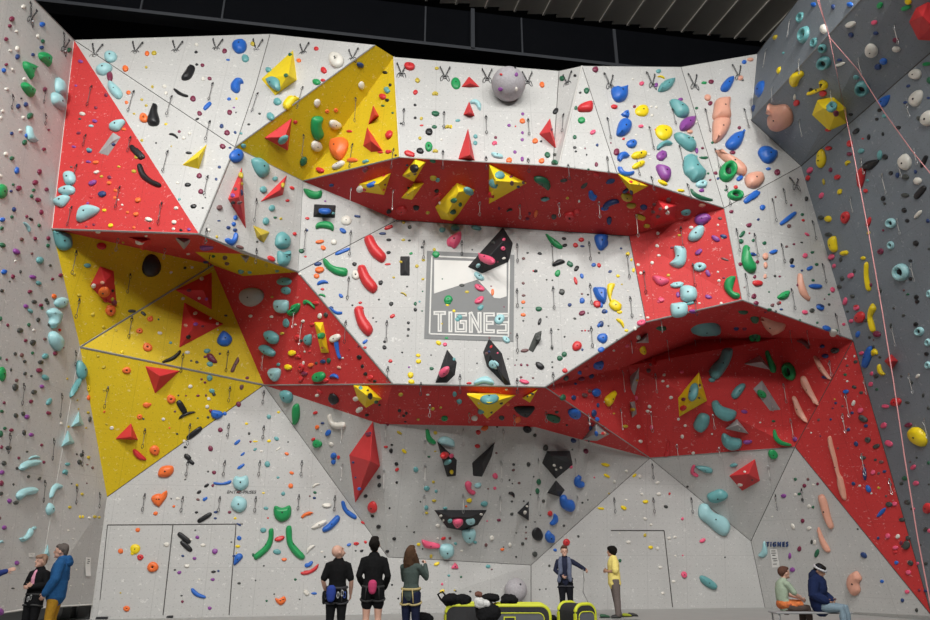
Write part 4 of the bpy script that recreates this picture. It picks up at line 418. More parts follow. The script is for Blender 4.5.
(750,460,'''175 75 14 16 0 g;210 100 18 18 0 M;224 75 12 16 0 m;245 97 12 12 0 W;261 93 14 14 0 M;129 140 24 20 0 Po;175 135 14 14 0 W;190 132 16 14 0 g;202 155 12 18 0 k;228 180 16 18 0 W;244 183 12 14 0 g;203 236 18 20 0 M;228 264 20 18 0 Wj;165 258 16 30 30 W;190 345 20 24 0 M;238 318 12 22 0 k;250 320 14 24 0 W;258 362 20 40 -20 g;153 372 14 28 0 P;163 426 24 22 0 Po;50 350 36 60 -10 Tc=pale blue claw by the name letters;440 370 34 24 -35 b;511 471 18 16 0 Bo;590 545 16 20 0 b;645 583 14 20 0 k;608 511 22 20 0 pj;330 540 10 10 0 m;85 220 10 8 0 W;100 165 8 8 0 W;
290 200 40 130 15 Sb=long flesh toned log low on the right;283 312 38 96 25 Sc=flesh toned boot shaped hold;400 478 58 92 -15 Sj=orange flesh toned head hold;
345 75 40 160 14 Sw=long pink beige paddle;443 52 18 66 8 bj;457 112 24 36 30 Bo;400 92 18 18 0 b;476 48 20 26 -20 pj;508 8 22 16 0 m;520 45 18 14 0 b;498 52 14 14 0 m;498 108 12 12 0 y;508 203 40 26 40 Bj=blue claw on the diagonal red;538 172 34 24 -10 kj;560 170 24 20 0 pj;589 232 30 20 0 k;533 295 24 26 0 pj;572 297 20 22 -30 W;605 330 34 44 -30 kj;496 303 14 14 0 b;563 340 26 20 0 pj;612 302 24 24 0 kj;566 398 20 18 30 Bj;621 400 28 24 -20 kr;613 436 24 24 0 pj;648 402 14 16 0 p;655 505 14 14 0 M;680 508 18 14 0 b;562 358 20 18 0 R;527 140 12 12 0 m;585 322 16 20 0 M;425 100 12 12 0 W;470 130 10 10 0 W;546 95 10 16 0 m;417 268 10 10 0 k;590 335 12 12 0 k;440 20 14 12 0 M;
597 72 24 22 0 g;585 92 18 16 0 k;630 28 26 22 30 pj;641 91 26 24 0 po;607 165 26 22 -30 k;685 188 36 44 0 Ro=round red hold at the right edge;692 95 10 10 0 k;678 270 20 20 0 k;693 275 14 20 0 p;634 190 12 12 0 p;680 402 18 16 0 k;620 8 10 10 0 m;625 190 12 14 0 k;660 330 10 10 0 k;690 12 12 20 0 g;'''),
]
# quickdraws: x y(top) length, in picture pixels
QD = '''352,385,0,0'''
QUICK = [(92,87,19),(44,90,13),(12,96,13),(45,115,10),(86,136,10),(131,138,14),(134,92,22),(172,97,22),(157,16,0),
(213,84,20),(258,94,22),(210,122,22),(303,88,26),(303,135,22),(168,152,22),(208,177,20),(355,98,24),(353,145,24),
(404,110,18),(444,113,18),(486,117,20),(528,120,18),(564,115,20),(607,119,22),(649,128,24),(672,110,16),(679,147,22),(705,110,24),(744,110,20),
(715,150,20),(726,187,20),(635,154,24),
(394,150,20),(443,152,20),(486,158,14),(528,160,15),(568,166,15),(607,158,18),(651,178,14),(687,185,16),
(352,188,18),(394,190,20),(480,202,14),(520,205,14),(559,203,14),(599,202,16),
(72,208,18),(120,188,20),(77,166,20),(162,204,20),(206,230,14),(256,200,22),(211,255,12),(256,250,14),(165,248,10),(118,238,12),(76,252,22),(130,275,18),
(306,230,22),(351,232,24),(349,278,22),(424,242,18),(346,322,22),(387,322,20),(388,368,14),(421,384,12),(430,405,12),(460,376,18),(517,245,18),(552,244,22),(589,243,18),(517,290,18),(553,288,22),(590,285,20),(517,335,18),(551,330,20),(591,328,20),(517,380,14),(553,374,16),(462,242,14),
(636,215,22),(681,228,20),(644,272,22),(693,265,22),(695,300,16),(660,320,12),(721,338,12),(666,340,20),(694,340,20),(630,341,12),(622,372,20),(620,410,20),(655,375,18),(651,412,20),(713,415,14),(677,445,14),(719,448,12),(770,395,16),(808,330,14),(791,330,12),(830,362,14),(783,385,18),(790,420,18),
(627,255,24),(630,298,20),(758,238,0),(772,200,22),(783,190,14),(812,222,18),(781,245,18),(822,265,18),(791,290,20),(835,315,22),(736,230,22),(745,275,22),(754,235,22),
(79,300,18),(132,318,20),(108,388,20),(145,430,18),(183,355,18),(228,352,20),(230,388,14),(190,425,20),(295,310,18),(264,355,14),(302,325,20),
(75,352,14),(61,395,22),(23,385,20),(53,440,20),(9,435,18),(44,482,20),(76,488,16),(99,494,14),(82,452,14),(145,495,16),
(188,462,14),(225,462,14),(260,462,14),(302,462,14),(183,498,14),(220,498,14),(256,498,14),(299,496,14),(264,392,12),(229,425,12),(264,427,12),
(335,497,14),(343,465,16),(384,470,22),(425,465,20),(424,495,20),(463,495,18),(500,497,18),(538,497,18),(577,497,18),(538,460,16),(575,460,16),(501,462,20),(386,425,16),(343,425,18),(463,430,16),(345,415,0),
(300,305,0),(514,415,10),(546,412,10),(469,413,8),(578,440,8),(588,415,10),(425,440,14),(503,430,14),
(652,465,14),(691,499,14),(653,499,14),(614,499,14),(768,466,14),(776,496,14),(840,300,0),(802,490,12),
(862,160,14),(883,175,18),(851,198,14),(898,220,14),(912,265,16),(879,285,12),(893,328,18),(910,375,18),(865,380,14),(893,560,0),(925,420,18),(846,395,22),(843,415,18),(862,455,20),(890,480,14),(908,105,12),(900,165,12),(915,150,14),
(895,25,18),(859,58,16),(800,60,14),(773,88,14),(831,90,16),(800,120,16),(791,20,18),(767,50,18),(801,195,0)]
ANCH = [(32,15,18),(65,45,18),(98,53,16),(138,50,14),(178,49,14),(218,47,14),(258,48,16),(305,51,13),(354,57,14),(402,72,16),(445,75,14),(487,77,14),(527,80,14),(568,81,14),(608,83,16),(650,82,16),(692,83,16),(736,74,16),(793,184,10)]
# volumes: colour, height, outline, inner points (x, y, height factor), label
VOL = [
('Y',.42,[(261,79),(293,50),(297,80),(275,96)],[(288,75)],'bright yellow crystal volume at the top of the upper left grey panel'),
('R',.38,[(264,138),(292,118),(288,151)],[(285,137)],'red pyramid volume on the mustard sloping panel'),
('R',.22,[(373,105),(379,116),(368,125)],[(375,115)],'small red pyramid volume, upper of two on the yellow panel'),
('R',.3,[(367,127),(383,151),(371,152),(363,146)],[(371,141)],'red pyramid volume, lower of two on the yellow panel'),
('R',.16,[(461,87),(469,76),(480,87)],[(470,83)],'small flat red pyramid beside the green dish at the top'),
('R',.25,[(463,115),(469,101),(475,116)],[(470,112)],'small red pyramid, middle of the three stacked on the top grey panel'),
('R',.4,[(458,159),(468,128),(475,161)],[(470,155)],'tall red pyramid just above the dark red band'),
('R',.35,[(539,134),(550,118),(557,150)],[(550,132)],'slanted red pyramid right of the grey ball'),
('Y',.5,[(359,184),(391,173),(384,195),(358,191)],[(378,184)],'yellow crystal with white knob, leftmost on the dark red band'),
('Y',.45,[(415,159),(426,162),(414,182),(402,176)],[(416,170)],'yellow block, upper half of the stacked pair on the dark red band'),
('Y',.4,[(414,183),(424,183),(412,200),(401,198)],[(414,190)],'yellow block, lower half of the stacked pair on the dark red band'),
('Y',.5,[(435,207),(457,183),(475,190),(459,214),(453,221),(441,219)],[(459,192),(447,214)],'large yellow crystal in the middle of the dark red band'),
('Y',.6,[(489,164),(527,183),(489,204)],[(496,181)],'yellow pyramid with sharp point to the right on dark red band'),
('Y',.4,[(617,173),(649,186),(632,195)],[(630,184)],'yellow pyramid at the right bend of the dark red band'),
('R',.45,[(649,217),(658,200),(677,205),(675,220),(655,226)],[(664,209)],'red crystal full of small holds in the shaded roof corner'),
('K',.42,[(467,267),(503,227),(513,243),(509,262),(482,274)],[(503,241),(484,262)],'big black crystal with a pink pad above the logo'),
('K',.08,[(400,256),(410,256),(410,276),(400,276)],[(405,262),(405,270)],'small upright black box left of the logo'),
('K',.3,[(447,349),(457,362),(455,375),(447,383),(435,383)],[(447,368)],'black wedge with a pink knob below the logo'),
('K',.3,[(489,338),(502,353),(511,385),(505,385),(487,367),(483,352)],[(490,355),(502,375)],'tall black wedge with a teal jug below the logo'),
('k',.1,[(528,350),(535,333),(542,330),(541,339),(533,353)],[(536,341)],'thin grey kite shaped volume low on the central panel'),
('Y',.5,[(467,395),(516,395),(487,419)],[(489,403)],'yellow inverted triangle volume on the lower red band'),
('Y',.25,[(522,398),(538,389),(530,403)],[(530,396)],'small yellow triangle volume at the end of the lower red band'),
('Y',.5,[(353,385),(368,386),(382,399),(366,408),(358,400)],[(366,395)],'yellow crystal with black holds on the lower red band'),
('Y',.25,[(314,322),(323,322),(329,353),(321,353)],[(320,330),(323,345)],'narrow yellow slab on the dark red slope'),
('K',.2,[(314,204),(336,205),(335,218),(313,217)],[(320,211),(330,212)],'black box with a blue hold on the grey panel'),
('R',.5,[(242,167),(228,199),(246,229)],[(239,197)],'tall red tetrahedron crowded with small holds'),
('R',.22,[(287,175),(260,202),(283,195)],[(280,190)],'flat red triangle volume beside the teal dome'),
('y',.2,[(253,225),(270,232),(264,243),(257,238)],[(261,235)],'small dull yellow folded volume on the grey panel'),
('Y',.3,[(182,165),(207,144),(199,169)],[(198,157)],'small yellow pyramid with black spots on the upper left'),
('w',.1,[(98,153),(113,132),(121,137),(108,156)],[(108,146),(113,141)],'flat pale grey slab on the red triangle panel'),
('R',.4,[(90,286),(100,266),(114,271),(117,307),(103,300)],[(105,282)],'red diamond volume with an orange dome on the yellow panel'),
('R',.4,[(175,290),(212,272),(212,310)],[(203,290)],'upper red pyramid in the shaded yellow corner'),
('R',.45,[(184,302),(224,324),(179,348)],[(195,324)],'large red pyramid on the shaded yellow panel'),
('R',.35,[(145,366),(180,371),(155,394)],[(160,376)],'red pyramid hanging below the yellow panel seam'),
('R',.35,[(115,439),(131,423),(138,440)],[(131,437)],'red pyramid with flat base low on the yellow panel'),
('T',.25,[(71,427),(79,411),(84,425)],[(79,422)],'upper pale blue triangle volume on the left wall bend'),
('T',.25,[(61,447),(68,430),(75,443)],[(69,441)],'lower pale blue triangle volume on the left wall bend'),
('T',.15,[(43,556),(48,544),(50,556)],[(48,553)],'pale blue spike volume above the standing couple'),
('R',.6,[(373,421),(380,466),(355,503),(349,455)],[(370,461)],'tall red diamond volume hanging from the red band'),
('K',.4,[(437,441),(457,460),(456,476),(447,477)],[(449,461)],'black wedge volume forming the left eye of the face'),
('K',.4,[(495,442),(492,456),(482,477),(473,476),(472,463)],[(483,462)],'black wedge volume forming the right eye of the face'),
('K',.4,[(434,510),(487,510),(478,525),(463,531),(447,528)],[(452,517),(470,517)],'wide black volume forming the smiling mouth of the face'),
('K',.5,[(542,463),(547,451),(570,451),(573,465),(556,479)],[(552,456),(566,456)],'black gem shaped volume right of the face'),
('K',.4,[(556,480),(565,490),(560,497),(547,493)],[(556,490)],'small black diamond volume hanging under the black gem'),
('K',.3,[(517,513),(529,501),(529,521)],[(525,512)],'small black pyramid volume beside the wall crease'),
('w',.3,[(582,440),(596,423),(610,434),(597,441)],[(596,434)],'grey pyramid volume at the end of the lower red band'),
('Y',.5,[(699,373),(707,401),(679,417),(678,398)],[(698,392)],'yellow crystal volume with a teal oval inside the cave'),
('w',.4,[(725,429),(737,419),(749,434)],[(738,425)],'grey pyramid volume low in the cave'),
('w',.4,[(744,364),(760,355),(771,370)],[(762,362)],'dark grey pyramid volume on the cave back'),
('w',.15,[(753,389),(762,380),(781,410),(770,411)],[(762,390),(771,403)],'long grey plate volume holding a green hold in the cave'),
('w',.2,[(629,377),(639,368),(639,378),(634,399),(628,397)],[(633,383)],'upper grey slab volume on the left cave wall'),
('w',.2,[(630,402),(635,401),(637,414),(632,418)],[(633,408)],'lower grey slab volume on the left cave wall'),
('w',.3,[(635,343),(648,332),(649,343)],[(645,340)],'grey pyramid volume on the cave lip'),
('R',.55,[(729,476),(755,459),(760,481),(742,491)],[(748,474)],'red block volume on the grey overhang below the cave'),
('R',.5,[(909,22),(916,8),(928,2),(942,8),(944,30),(934,41),(918,40)],[(922,16),(932,26)],'big red faceted volume at the top right edge'),
('Y',.6,[(812,115),(817,101),(834,98),(846,108),(847,123),(829,131)],[(823,108),(836,113)],'yellow many sided volume under the dark right overhang'),
('R',.4,[(884,361),(891,354),(898,361),(892,370)],[(891,361)],'small red diamond volume on the right wall behind the rope'),
('R',.3,[(124,236),(157,237),(143,251)],[(142,242)],'dark red triangle volume under the left roof edge'),
('w',.25,[(173,236),(193,238),(184,250)],[(184,243)],'grey triangle volume under the left roof edge'),
('w',.15,[(240,255),(250,256),(246,263)],[(246,259)],'tiny grey triangle volume on the yellow strip'),
]
# outlines of the distinctive holds, by name (same reading frame as the table above)
TRACE = '''upper large green wedge:155,205 182,202 200,222 195,258 178,245 157,228
middle large green wedge:97,238 118,242 145,258 130,285 126,308 108,282 97,260
lowest large green wedge:88,332 103,318 135,345 130,375 112,368
pale blue crescent by the corner:222,305 238,303 255,335 255,370 238,368 220,350
pale blue dish by the corner:205,365 222,357 245,380 252,425 235,422 208,400
pale blue claw:108,490 122,492 128,520 148,548 128,550 110,535
big black beak hold:590,403 607,403 608,428 617,465 605,483 578,482 568,465 575,440
pale blue wedge below the striped pinch:415,325 430,312 470,350 468,375 450,378 425,355
pale blue jug on the red triangle:420,490 435,470 470,460 482,470 470,490 455,505 430,503
pale blue fin:370,262 400,243 430,250 428,270 400,287 375,280
black arrowhead hold:120,298 135,275 150,252 172,255 170,275 155,300 130,308
blue bowl hold:312,325 330,303 355,303 362,318 350,322 348,345 335,357 315,345
round blue hold at the top:317,178 322,160 350,152 370,158 373,180 360,198 335,200
black bar hold:90,345 100,343 125,360 148,368 140,375 110,365
dull blue dome on the yellow crystal:452,318 455,300 475,295 495,312 497,345 485,350 465,335
yellow crescent beside the mustard panel:512,405 530,380 550,370 578,378 560,390 535,418 520,418
thick green kidney hold:50,460 75,452 92,460 85,490 95,525 75,545 55,535 45,500
big orange ring block:115,555 130,535 165,530 180,550 172,585 150,615 125,605 112,580
red cup hold:497,410 520,395 553,390 552,425 525,430 500,428
pale blue hook by the small red pyramid:78,390 100,383 120,400 118,425 108,420 98,402 80,400
broad blue cup hold:48,340 65,332 75,338 90,332 108,335 110,365 98,385 70,390 52,370
large blue egg hold:68,505 80,465 100,457 125,478 118,505 95,522 72,522
pale teal leaf hold:228,350 240,320 270,303 293,305 280,335 255,350
teal trough hold:275,390 285,383 330,405 348,435 335,450 305,445 285,415
big purple egg hold:313,480 325,460 355,448 372,455 368,480 345,500 318,502
long teal trough hold:292,518 305,512 350,530 375,560 365,580 340,575 305,545
blue bean hold:470,335 485,310 505,295 522,300 515,325 498,350 475,350
upper half of the long flesh toned hold:452,385 475,375 508,380 505,415 510,450 480,460 443,455 445,415
lower half of the long flesh toned hold:445,460 480,455 508,465 500,500 475,535 445,548 440,510
slanted blue leaf hold:490,550 520,515 560,505 562,520 550,555 525,577 500,572
long flesh toned lump:450,0 470,5 520,25 560,55 572,80 560,95 535,88 510,60 470,25
big flesh toned head hold:65,408 85,415 130,412 155,440 158,480 130,505 95,512 68,485 66,455 80,440
yellow horn hold:150,315 160,290 195,278 205,295 190,310 180,335 165,338
yellow mushroom hold:220,360 245,350 270,340 265,320 280,312 298,325 295,345 270,355 240,368 222,370
dark blue wedge:497,390 515,375 538,370 530,400 515,415 500,408
upper pale blue lump on the red triangle:243,95 258,80 282,85 290,110 280,130 255,132 245,115
middle pale blue lump on the red triangle:222,158 240,140 270,135 288,148 280,168 245,172
lower pale blue lump on the red triangle:205,205 215,185 245,172 268,180 255,205 235,220
pale blue block with a bolt hole:293,268 305,225 335,210 378,220 375,240 345,260 312,275
long black boomerang:530,58 545,52 560,85 585,110 620,128 618,142 590,135 550,110 535,85
teal dome under the red edge:208,325 215,312 270,325 282,350 278,378 250,390 222,375
teal dome on the grey panel:398,35 430,30 462,58 463,90 440,105 415,85
blue horned hold:292,345 305,340 320,345 330,320 342,325 340,350 322,370 300,360
upper of two teal blobs by the seam:490,345 500,322 520,316 545,340 543,372 515,382 492,370
lower of two teal blobs by the seam:500,390 520,395 545,388 548,420 535,447 505,445 497,420
green jug above the black box:12,150 30,150 60,160 84,155 82,180 60,188 30,180
green jug below the black box:60,290 75,278 110,275 130,290 128,312 112,305 80,300 62,305
long green jug:87,425 100,420 130,448 180,458 178,485 140,482 100,455
top of the three red arcs:248,340 278,328 300,365 333,405 318,433 280,410 258,375
middle of the three red arcs:222,452 250,445 268,480 300,525 282,552 250,530 230,495
lowest of the three red arcs:210,32 240,25 252,60 282,108 262,138 228,105 213,65
pink heart hold:568,350 580,335 615,315 625,320 622,350 600,378 585,372 572,368
blue smile hold at the panel edge:110,28 120,28 140,42 163,45 160,55 135,53
green lump on the dark red slope:40,300 60,285 75,275 95,280 90,305 65,318 45,318
white curved horn:105,450 118,443 130,475 170,475 172,498 135,500 112,480
pink knob on the black wedge:538,280 560,262 578,262 575,285 555,300 540,297
blue hook on the dark red panel:130,165 145,158 150,200 158,225 148,228 138,200
green fin above the black eye:487,505 500,505 508,530 528,552 515,560 492,545
teal arch above the black eye:535,545 560,530 595,545 600,570 575,568 545,560
pink pad on the black crystal:110,405 125,402 165,415 170,432 150,440 115,425
dark green disc on the red band:325,110 345,105 375,115 390,140 380,158 355,140 330,125
blue claw on the red band:537,165 550,160 560,175 570,182 560,198 540,190
slim green finger hold:370,325 385,330 420,355 438,375 425,382 395,365
blue shield hold below the red band:563,328 610,328 610,350 600,380 580,385 565,360
big blue drop hold:555,535 575,530 605,535 608,570 598,593 570,575
black claw hold:397,440 420,423 440,425 445,435 420,445 402,450
large teal cup hold:328,40 345,22 375,25 380,50 412,85 405,105 370,118 350,100 332,80
dark purple egg hold:220,60 240,55 270,70 278,95 265,118 240,105
dark green fang:352,148 375,170 435,190 430,197 390,190 360,172
flesh toned fist hold:565,105 580,88 620,82 640,110 615,140 585,142 570,130
purple egg on the red panel:365,265 380,250 410,243 430,260 415,280 390,290 370,282
upper pale blue cup on the red panel:340,335 355,310 380,292 402,295 400,325 380,348 350,352
pale blue block on the red panel:285,375 305,370 330,378 335,415 325,445 300,457 268,440 290,415
pink jug on the red panel:203,490 225,486 265,500 262,515 235,525 215,512
pale blue ring block:312,530 340,522 372,535 375,570 350,587 318,580 310,555
pale blue ring block at the cave lip:272,20 290,10 335,10 338,50 310,65 280,60
green horseshoe hold:487,500 505,488 525,490 520,515 515,545 540,555 540,572 515,575 485,545 480,520
yellow branch hold:30,520 45,515 60,520 50,545 45,580 60,610 50,612 35,575 28,545
long green bow hold:560,375 572,368 582,400 600,440 607,465 590,475 565,460 553,425
blue curved horn:70,65 85,65 95,85 130,80 132,92 105,100 80,90
big blue dome by the corner:35,0 70,-5 108,5 100,35 75,48 50,35
flesh toned crescent:190,480 203,483 210,520 232,575 228,583 200,560 188,520
yellow knuckle hold:303,345 325,335 332,365 333,390 318,397 305,375
long yellow hook:443,440 455,442 456,490 465,540 452,545 442,500
dark red tongue:413,90 425,70 442,75 438,120 425,150 415,120
black flake:433,65 450,45 490,38 492,50 465,75 445,78
green lump on the white slope:108,570 130,550 155,545 150,570 125,580
upper pale blue shell:190,45 215,30 238,50 235,85 215,110 198,95 200,70
lower pale blue shell:197,135 215,120 243,150 242,185 228,198 203,170
upper teal leaf on the bend:305,240 315,235 335,265 333,300 318,310 303,280
lower teal leaf on the bend:275,378 278,350 300,310 313,305 312,330 295,360
red flake on the yellow panel:515,580 530,582 568,618 540,620 518,600
black curved bar on the yellow panel:50,235 90,215 115,193 120,205 95,230 55,243
maroon fin:220,210 240,208 262,240 245,243 225,230
round blue egg on the yellow panel:260,155 280,120 300,125 320,150 305,175 275,175
maroon bone:312,275 325,245 340,220 347,235 335,255 325,278
blue claw at the yellow edge:238,430 260,428 280,435 282,450 262,462 240,455
teal cup on the dark red panel:478,5 500,0 530,5 528,45 505,52 482,40
green flag hold:530,45 560,25 578,15 575,40 550,62 535,58
teal egg on the dark red panel:440,125 465,120 493,140 490,168 465,170 445,150
lower teal egg on the dark red panel:420,180 445,175 480,200 475,220 450,215 428,200
teal lump by the yellow slab:592,155 605,137 622,135 622,170 605,175
teal heart at the red corner:455,275 470,265 500,270 498,300 480,317 462,300
green crescent at the grey corner:548,430 555,408 572,405 578,440 570,475 555,485 550,460
dull teal block by the grey corner:500,360 520,350 545,360 548,390 530,402 510,390
pale blue arch above the red band:92,318 115,300 145,295 170,315 165,328 130,322 100,330
teal step on the yellow pyramid:117,378 140,372 188,372 180,388 150,397 125,390
wide black jug on the red band:252,418 325,418 318,438 295,452 262,440
blue lump at the cave edge:555,240 590,238 597,250 580,270 558,265
large shadowy hold on the cave roof:352,110 370,85 420,80 460,100 470,125 440,135 390,138 358,130
long teal log hold:425,275 440,250 465,225 480,190 510,185 515,210 495,260 460,305 435,300
small teal log:510,365 530,335 555,322 565,335 540,375 520,383
wide teal bow in the cave:435,400 455,388 475,410 528,430 522,460 490,470 450,445
teal bow by the yellow crystal:362,485 380,450 400,442 425,455 420,490 395,515 370,505
lowest teal bow in the cave:470,540 480,520 510,535 548,545 545,575 510,585 480,568
yellow drop in the cave:22,385 40,365 62,352 55,385 40,412 28,405
teal oval on the yellow crystal:343,380 350,340 368,320 375,345 365,380 348,390
thin red flame hold:248,605 258,575 262,543 268,560 272,598 258,608
dull flesh toned roof hold:40,55 60,60 100,85 135,95 130,120 90,130 55,105 42,80
dark green bow in the cave:60,205 72,195 85,225 103,260 98,282 80,275 70,240
pink beige spike on the right cave wall:245,220 258,222 285,265 312,305 298,305 262,265
long pink beige spike:195,300 212,298 235,345 262,400 255,405 220,365 198,330
lower pink beige spike:163,375 175,378 195,420 220,470 208,472 180,445 170,410
green hook at the cave floor:90,510 100,503 115,540 160,558 155,568 120,562 95,540
tall blue blade:433,255 440,210 455,182 470,185 465,225 448,262
long yellow claw:470,15 485,35 470,65 478,95 482,120 470,125 457,90 456,45
yellow moon hold:492,255 502,250 510,275 522,288 508,293 495,280
long pink beige paddle:300,-85 312,-90 322,-50 335,0 345,50 360,80 372,150 355,148 338,100 335,60 322,10 305,-45
upper teal boomerang low on the left wall:78,35 90,12 120,0 158,0 152,18 115,28 95,40
lower teal boomerang low on the left wall:68,140 80,118 115,105 145,108 142,130 105,138 80,155
small teal wing hold:80,302 100,295 118,265 128,270 125,295 100,315 85,315
thin teal sickle hold:193,145 200,110 220,90 243,98 238,112 218,115 205,145
teal drop below the sickle:183,190 195,165 210,180 208,205 190,212
orange lump near the yellow tip:585,150 595,135 620,130 632,150 615,178 595,170
square orange ring:30,50 45,25 85,22 90,45 70,65 35,65
broad orange jug:8,150 25,145 62,118 65,140 45,170 32,182 15,165
upper pale blue boss:320,85 330,62 350,65 375,60 382,85 375,105 350,118 328,108
lower pale blue boss:312,175 325,145 345,140 372,155 372,185 350,203 325,195
big green dome:478,195 485,177 512,185 540,175 548,195 540,225 510,240 485,225
left green bar:460,270 478,268 475,320 455,355 412,387 403,368 440,335 458,300
right green bar:528,260 548,258 552,310 568,335 600,372 588,387 560,370 535,335 527,300
blue bow on the door:158,500 168,498 188,515 215,528 210,537 180,530 162,515
blue block hold beside the door:323,400 330,370 350,362 360,375 345,395 328,408
orange red heart hold:485,535 500,538 520,528 527,545 508,563 490,552
blue bow hold:248,85 280,88 313,78 310,92 280,97 250,95
blue bar rising right:87,265 110,245 140,215 155,220 150,240 120,270 92,280
blue bar on the grey edge:160,162 172,160 185,190 218,215 215,230 185,215 165,190
red crescent low on the wall:3,435 30,430 55,415 72,402 65,425 35,443 8,445
white smear shaped hold:45,260 70,240 100,232 102,245 75,262 50,268
flat pink red block:473,312 500,318 540,328 540,342 505,345 480,338
pale teal half moon:540,345 555,330 585,330 597,345 595,370 570,385 548,375
pink red curved jug:58,95 70,83 85,92 82,112 100,125 90,137 68,125
upper blue ear hold:485,75 500,60 512,68 505,80 522,88 520,105 500,110 485,98
large blue ear hold:430,145 450,138 460,155 480,160 487,185 470,203 440,190 430,170
lower blue ear hold:388,248 400,230 405,210 418,218 420,240 400,255
blue ball beside the black pot:372,290 385,275 395,285 408,298 405,320 385,322 372,308
pale teal dome under the smile:50,275 95,272 100,300 85,323 62,320 50,300
pink tongue hold:10,235 45,235 50,250 30,262 15,255
pink claw on the grey overhang:352,35 362,20 370,25 365,45 382,60 375,68 352,55
teal bar on the grey overhang:370,28 400,25 432,35 435,50 405,50
teal bowl on the grey overhang:415,140 440,125 470,118 495,135 490,152 455,168 425,162
huge turquoise trough hold:385,195 395,172 420,172 440,200 490,225 507,260 490,293 460,285 420,250 390,225
teal trough low on the wall:388,455 400,448 430,462 455,485 448,503 420,495 395,475
pale blue claw by the name letters:52,315 62,335 65,365 48,380 30,370 45,350
long flesh toned log low on the right:262,142 280,135 295,160 310,220 322,260 308,268 285,230 270,180
flesh toned boot shaped hold:260,268 268,265 285,305 308,345 305,360 285,350 268,315
orange flesh toned head hold:372,480 380,450 408,432 425,450 430,465 420,480 425,510 405,528 385,515
blue claw on the diagonal red:490,218 505,195 525,185 522,200 508,215 495,222'''
TRACE = {l.split(':')[0]: [tuple(float(v) for v in p.split(',')) for p in l.split(':')[1].split()] for l in TRACE.split('\n')}
# ------------------------------------------------------------------ volumes
LAND = []       # (px, py, name) things other labels may refer to
def poly_split(out, inn):
    """faces of a faceted crystal: outline fan(s) to one or two inner peaks"""
    n = len(out); k = len(inn); fs = []
    if k == 1:
        for i in range(n): fs.append((i, (i+1) % n, n))
    else:
        near = [min(range(k), key=lambda j: (out[i][0]-inn[j][0])**2+(out[i][1]-inn[j][1])**2) for i in range(n)]
        for i in range(n):
            j = (i+1) % n
            if near[i] == near[j]: fs.append((i, j, n+near[i]))
            else: fs.append((i, j, n+near[j])); fs.append((i, n+near[j], n+near[i]))
    return fs
VOLREC = []
for colr, h, out, inn, label in VOL:
    cx = sum(p[0] for p in out)/len(out); cy = sum(p[1] for p in out)/len(out)
    hit = cast(cx, cy) or cast(*out[0])
    loc, n, nm = hit
    ct = n.dot(-ray(cx, cy).normalized())
    if ct < .4:
        n = (n + (-ray(cx, cy).normalized())*(.45-ct)).normalized()
    base = [on_plane(x, y, loc, n) for x, y in out]
    pk = [on_plane(x, y, loc+n*h, n) for x, y in inn]
    P = base+pk
    vs = [p-loc for p in P]+[p-loc-n*.06 for p in base]
    fs = poly_split(out, inn)
    m = len(base); q = len(P)
    fs += [(i, i+q, (i+1) % m+q, (i+1) % m) for i in range(m)] + [tuple(range(q+m-1, q-1, -1))]
    me = mesh_data('volume', vs, fs, VM[colr])
    o = link('climbing_volume', me, loc)
    bm_ = o.modifiers.new('bevel', 'BEVEL'); bm_.width = .012; bm_.segments = 1
    tag(o, label, 'climbing volume', 'faceted volumes on the climbing wall')
    if len(label.split()) <= 10: LAND.append((cx, cy, label))
    VOLREC.append((P, poly_split(out, inn), nm, n))
for P, fs, nm, n in VOLREC:
    k = len(BV); BV += P
    for t in fs: BF.append(tuple(i+k for i in t)); BI.append((nm, n))
WALLBVH = BVH; BVH = build_bvh()
# round volumes
def sphere_mesh(r, seg=28, rings=14, zs=1):
    vs, fs = [], []
    for i in range(rings+1):
        a = math.pi*i/rings
        for k in range(seg):
            b = 2*math.pi*k/seg; vs.append(Vector((r*math.sin(a)*math.cos(b), r*math.sin(a)*math.sin(b), r*math.cos(a)*zs)))
    for i in range(rings):
        for k in range(seg): fs.append((i*seg+k, (i+1)*seg+k, (i+1)*seg+(k+1) % seg, i*seg+(k+1) % seg))
    return vs, fs
BALLM = plain('speckled grey sphere coat', (.40, .38, .40), .7, 0, .3, 22, .2)
def ball_volume(px, py, rpx, label, inset=.25):
    loc, n, nm = cast(px, py)
    d = (loc-CAM).length; r = rpx*d*math.sqrt(1+((px-465)/F)**2+((310-py)/F)**2)/F/((1+((px-465)/F)**2+((310-py)/F)**2))
    c = on_plane(px, py, loc+n*r*(1-inset), n)
    vs, fs = sphere_mesh(r); o = link('ball_volume', mesh_data('ball', vs, fs, BALLM, True), c)
    tag(o, label, 'climbing volume'); LAND.append((px, py, label))
    pl, pf = tube([Vector((0, 0, 0)), Vector((.001, -.01, .001))], .03, 8)
    b = link('bolt', mesh_data('bolt', pl, pf, DARKMET), Vector((r*.35, -r*.8, r*.5)), o)
    k = len(BV)
    BV.extend([c+v for v in vs])
    for f in fs: BF.append(tuple(i+k for i in f)); BI.append((nm, n))
    return c, r
ball_volume(508.5, 84, 16.5, 'grey ball volume at the top centre')
ball_volume(516, 590, 11, 'large grey ball low behind the padded seat')
BVH = build_bvh()
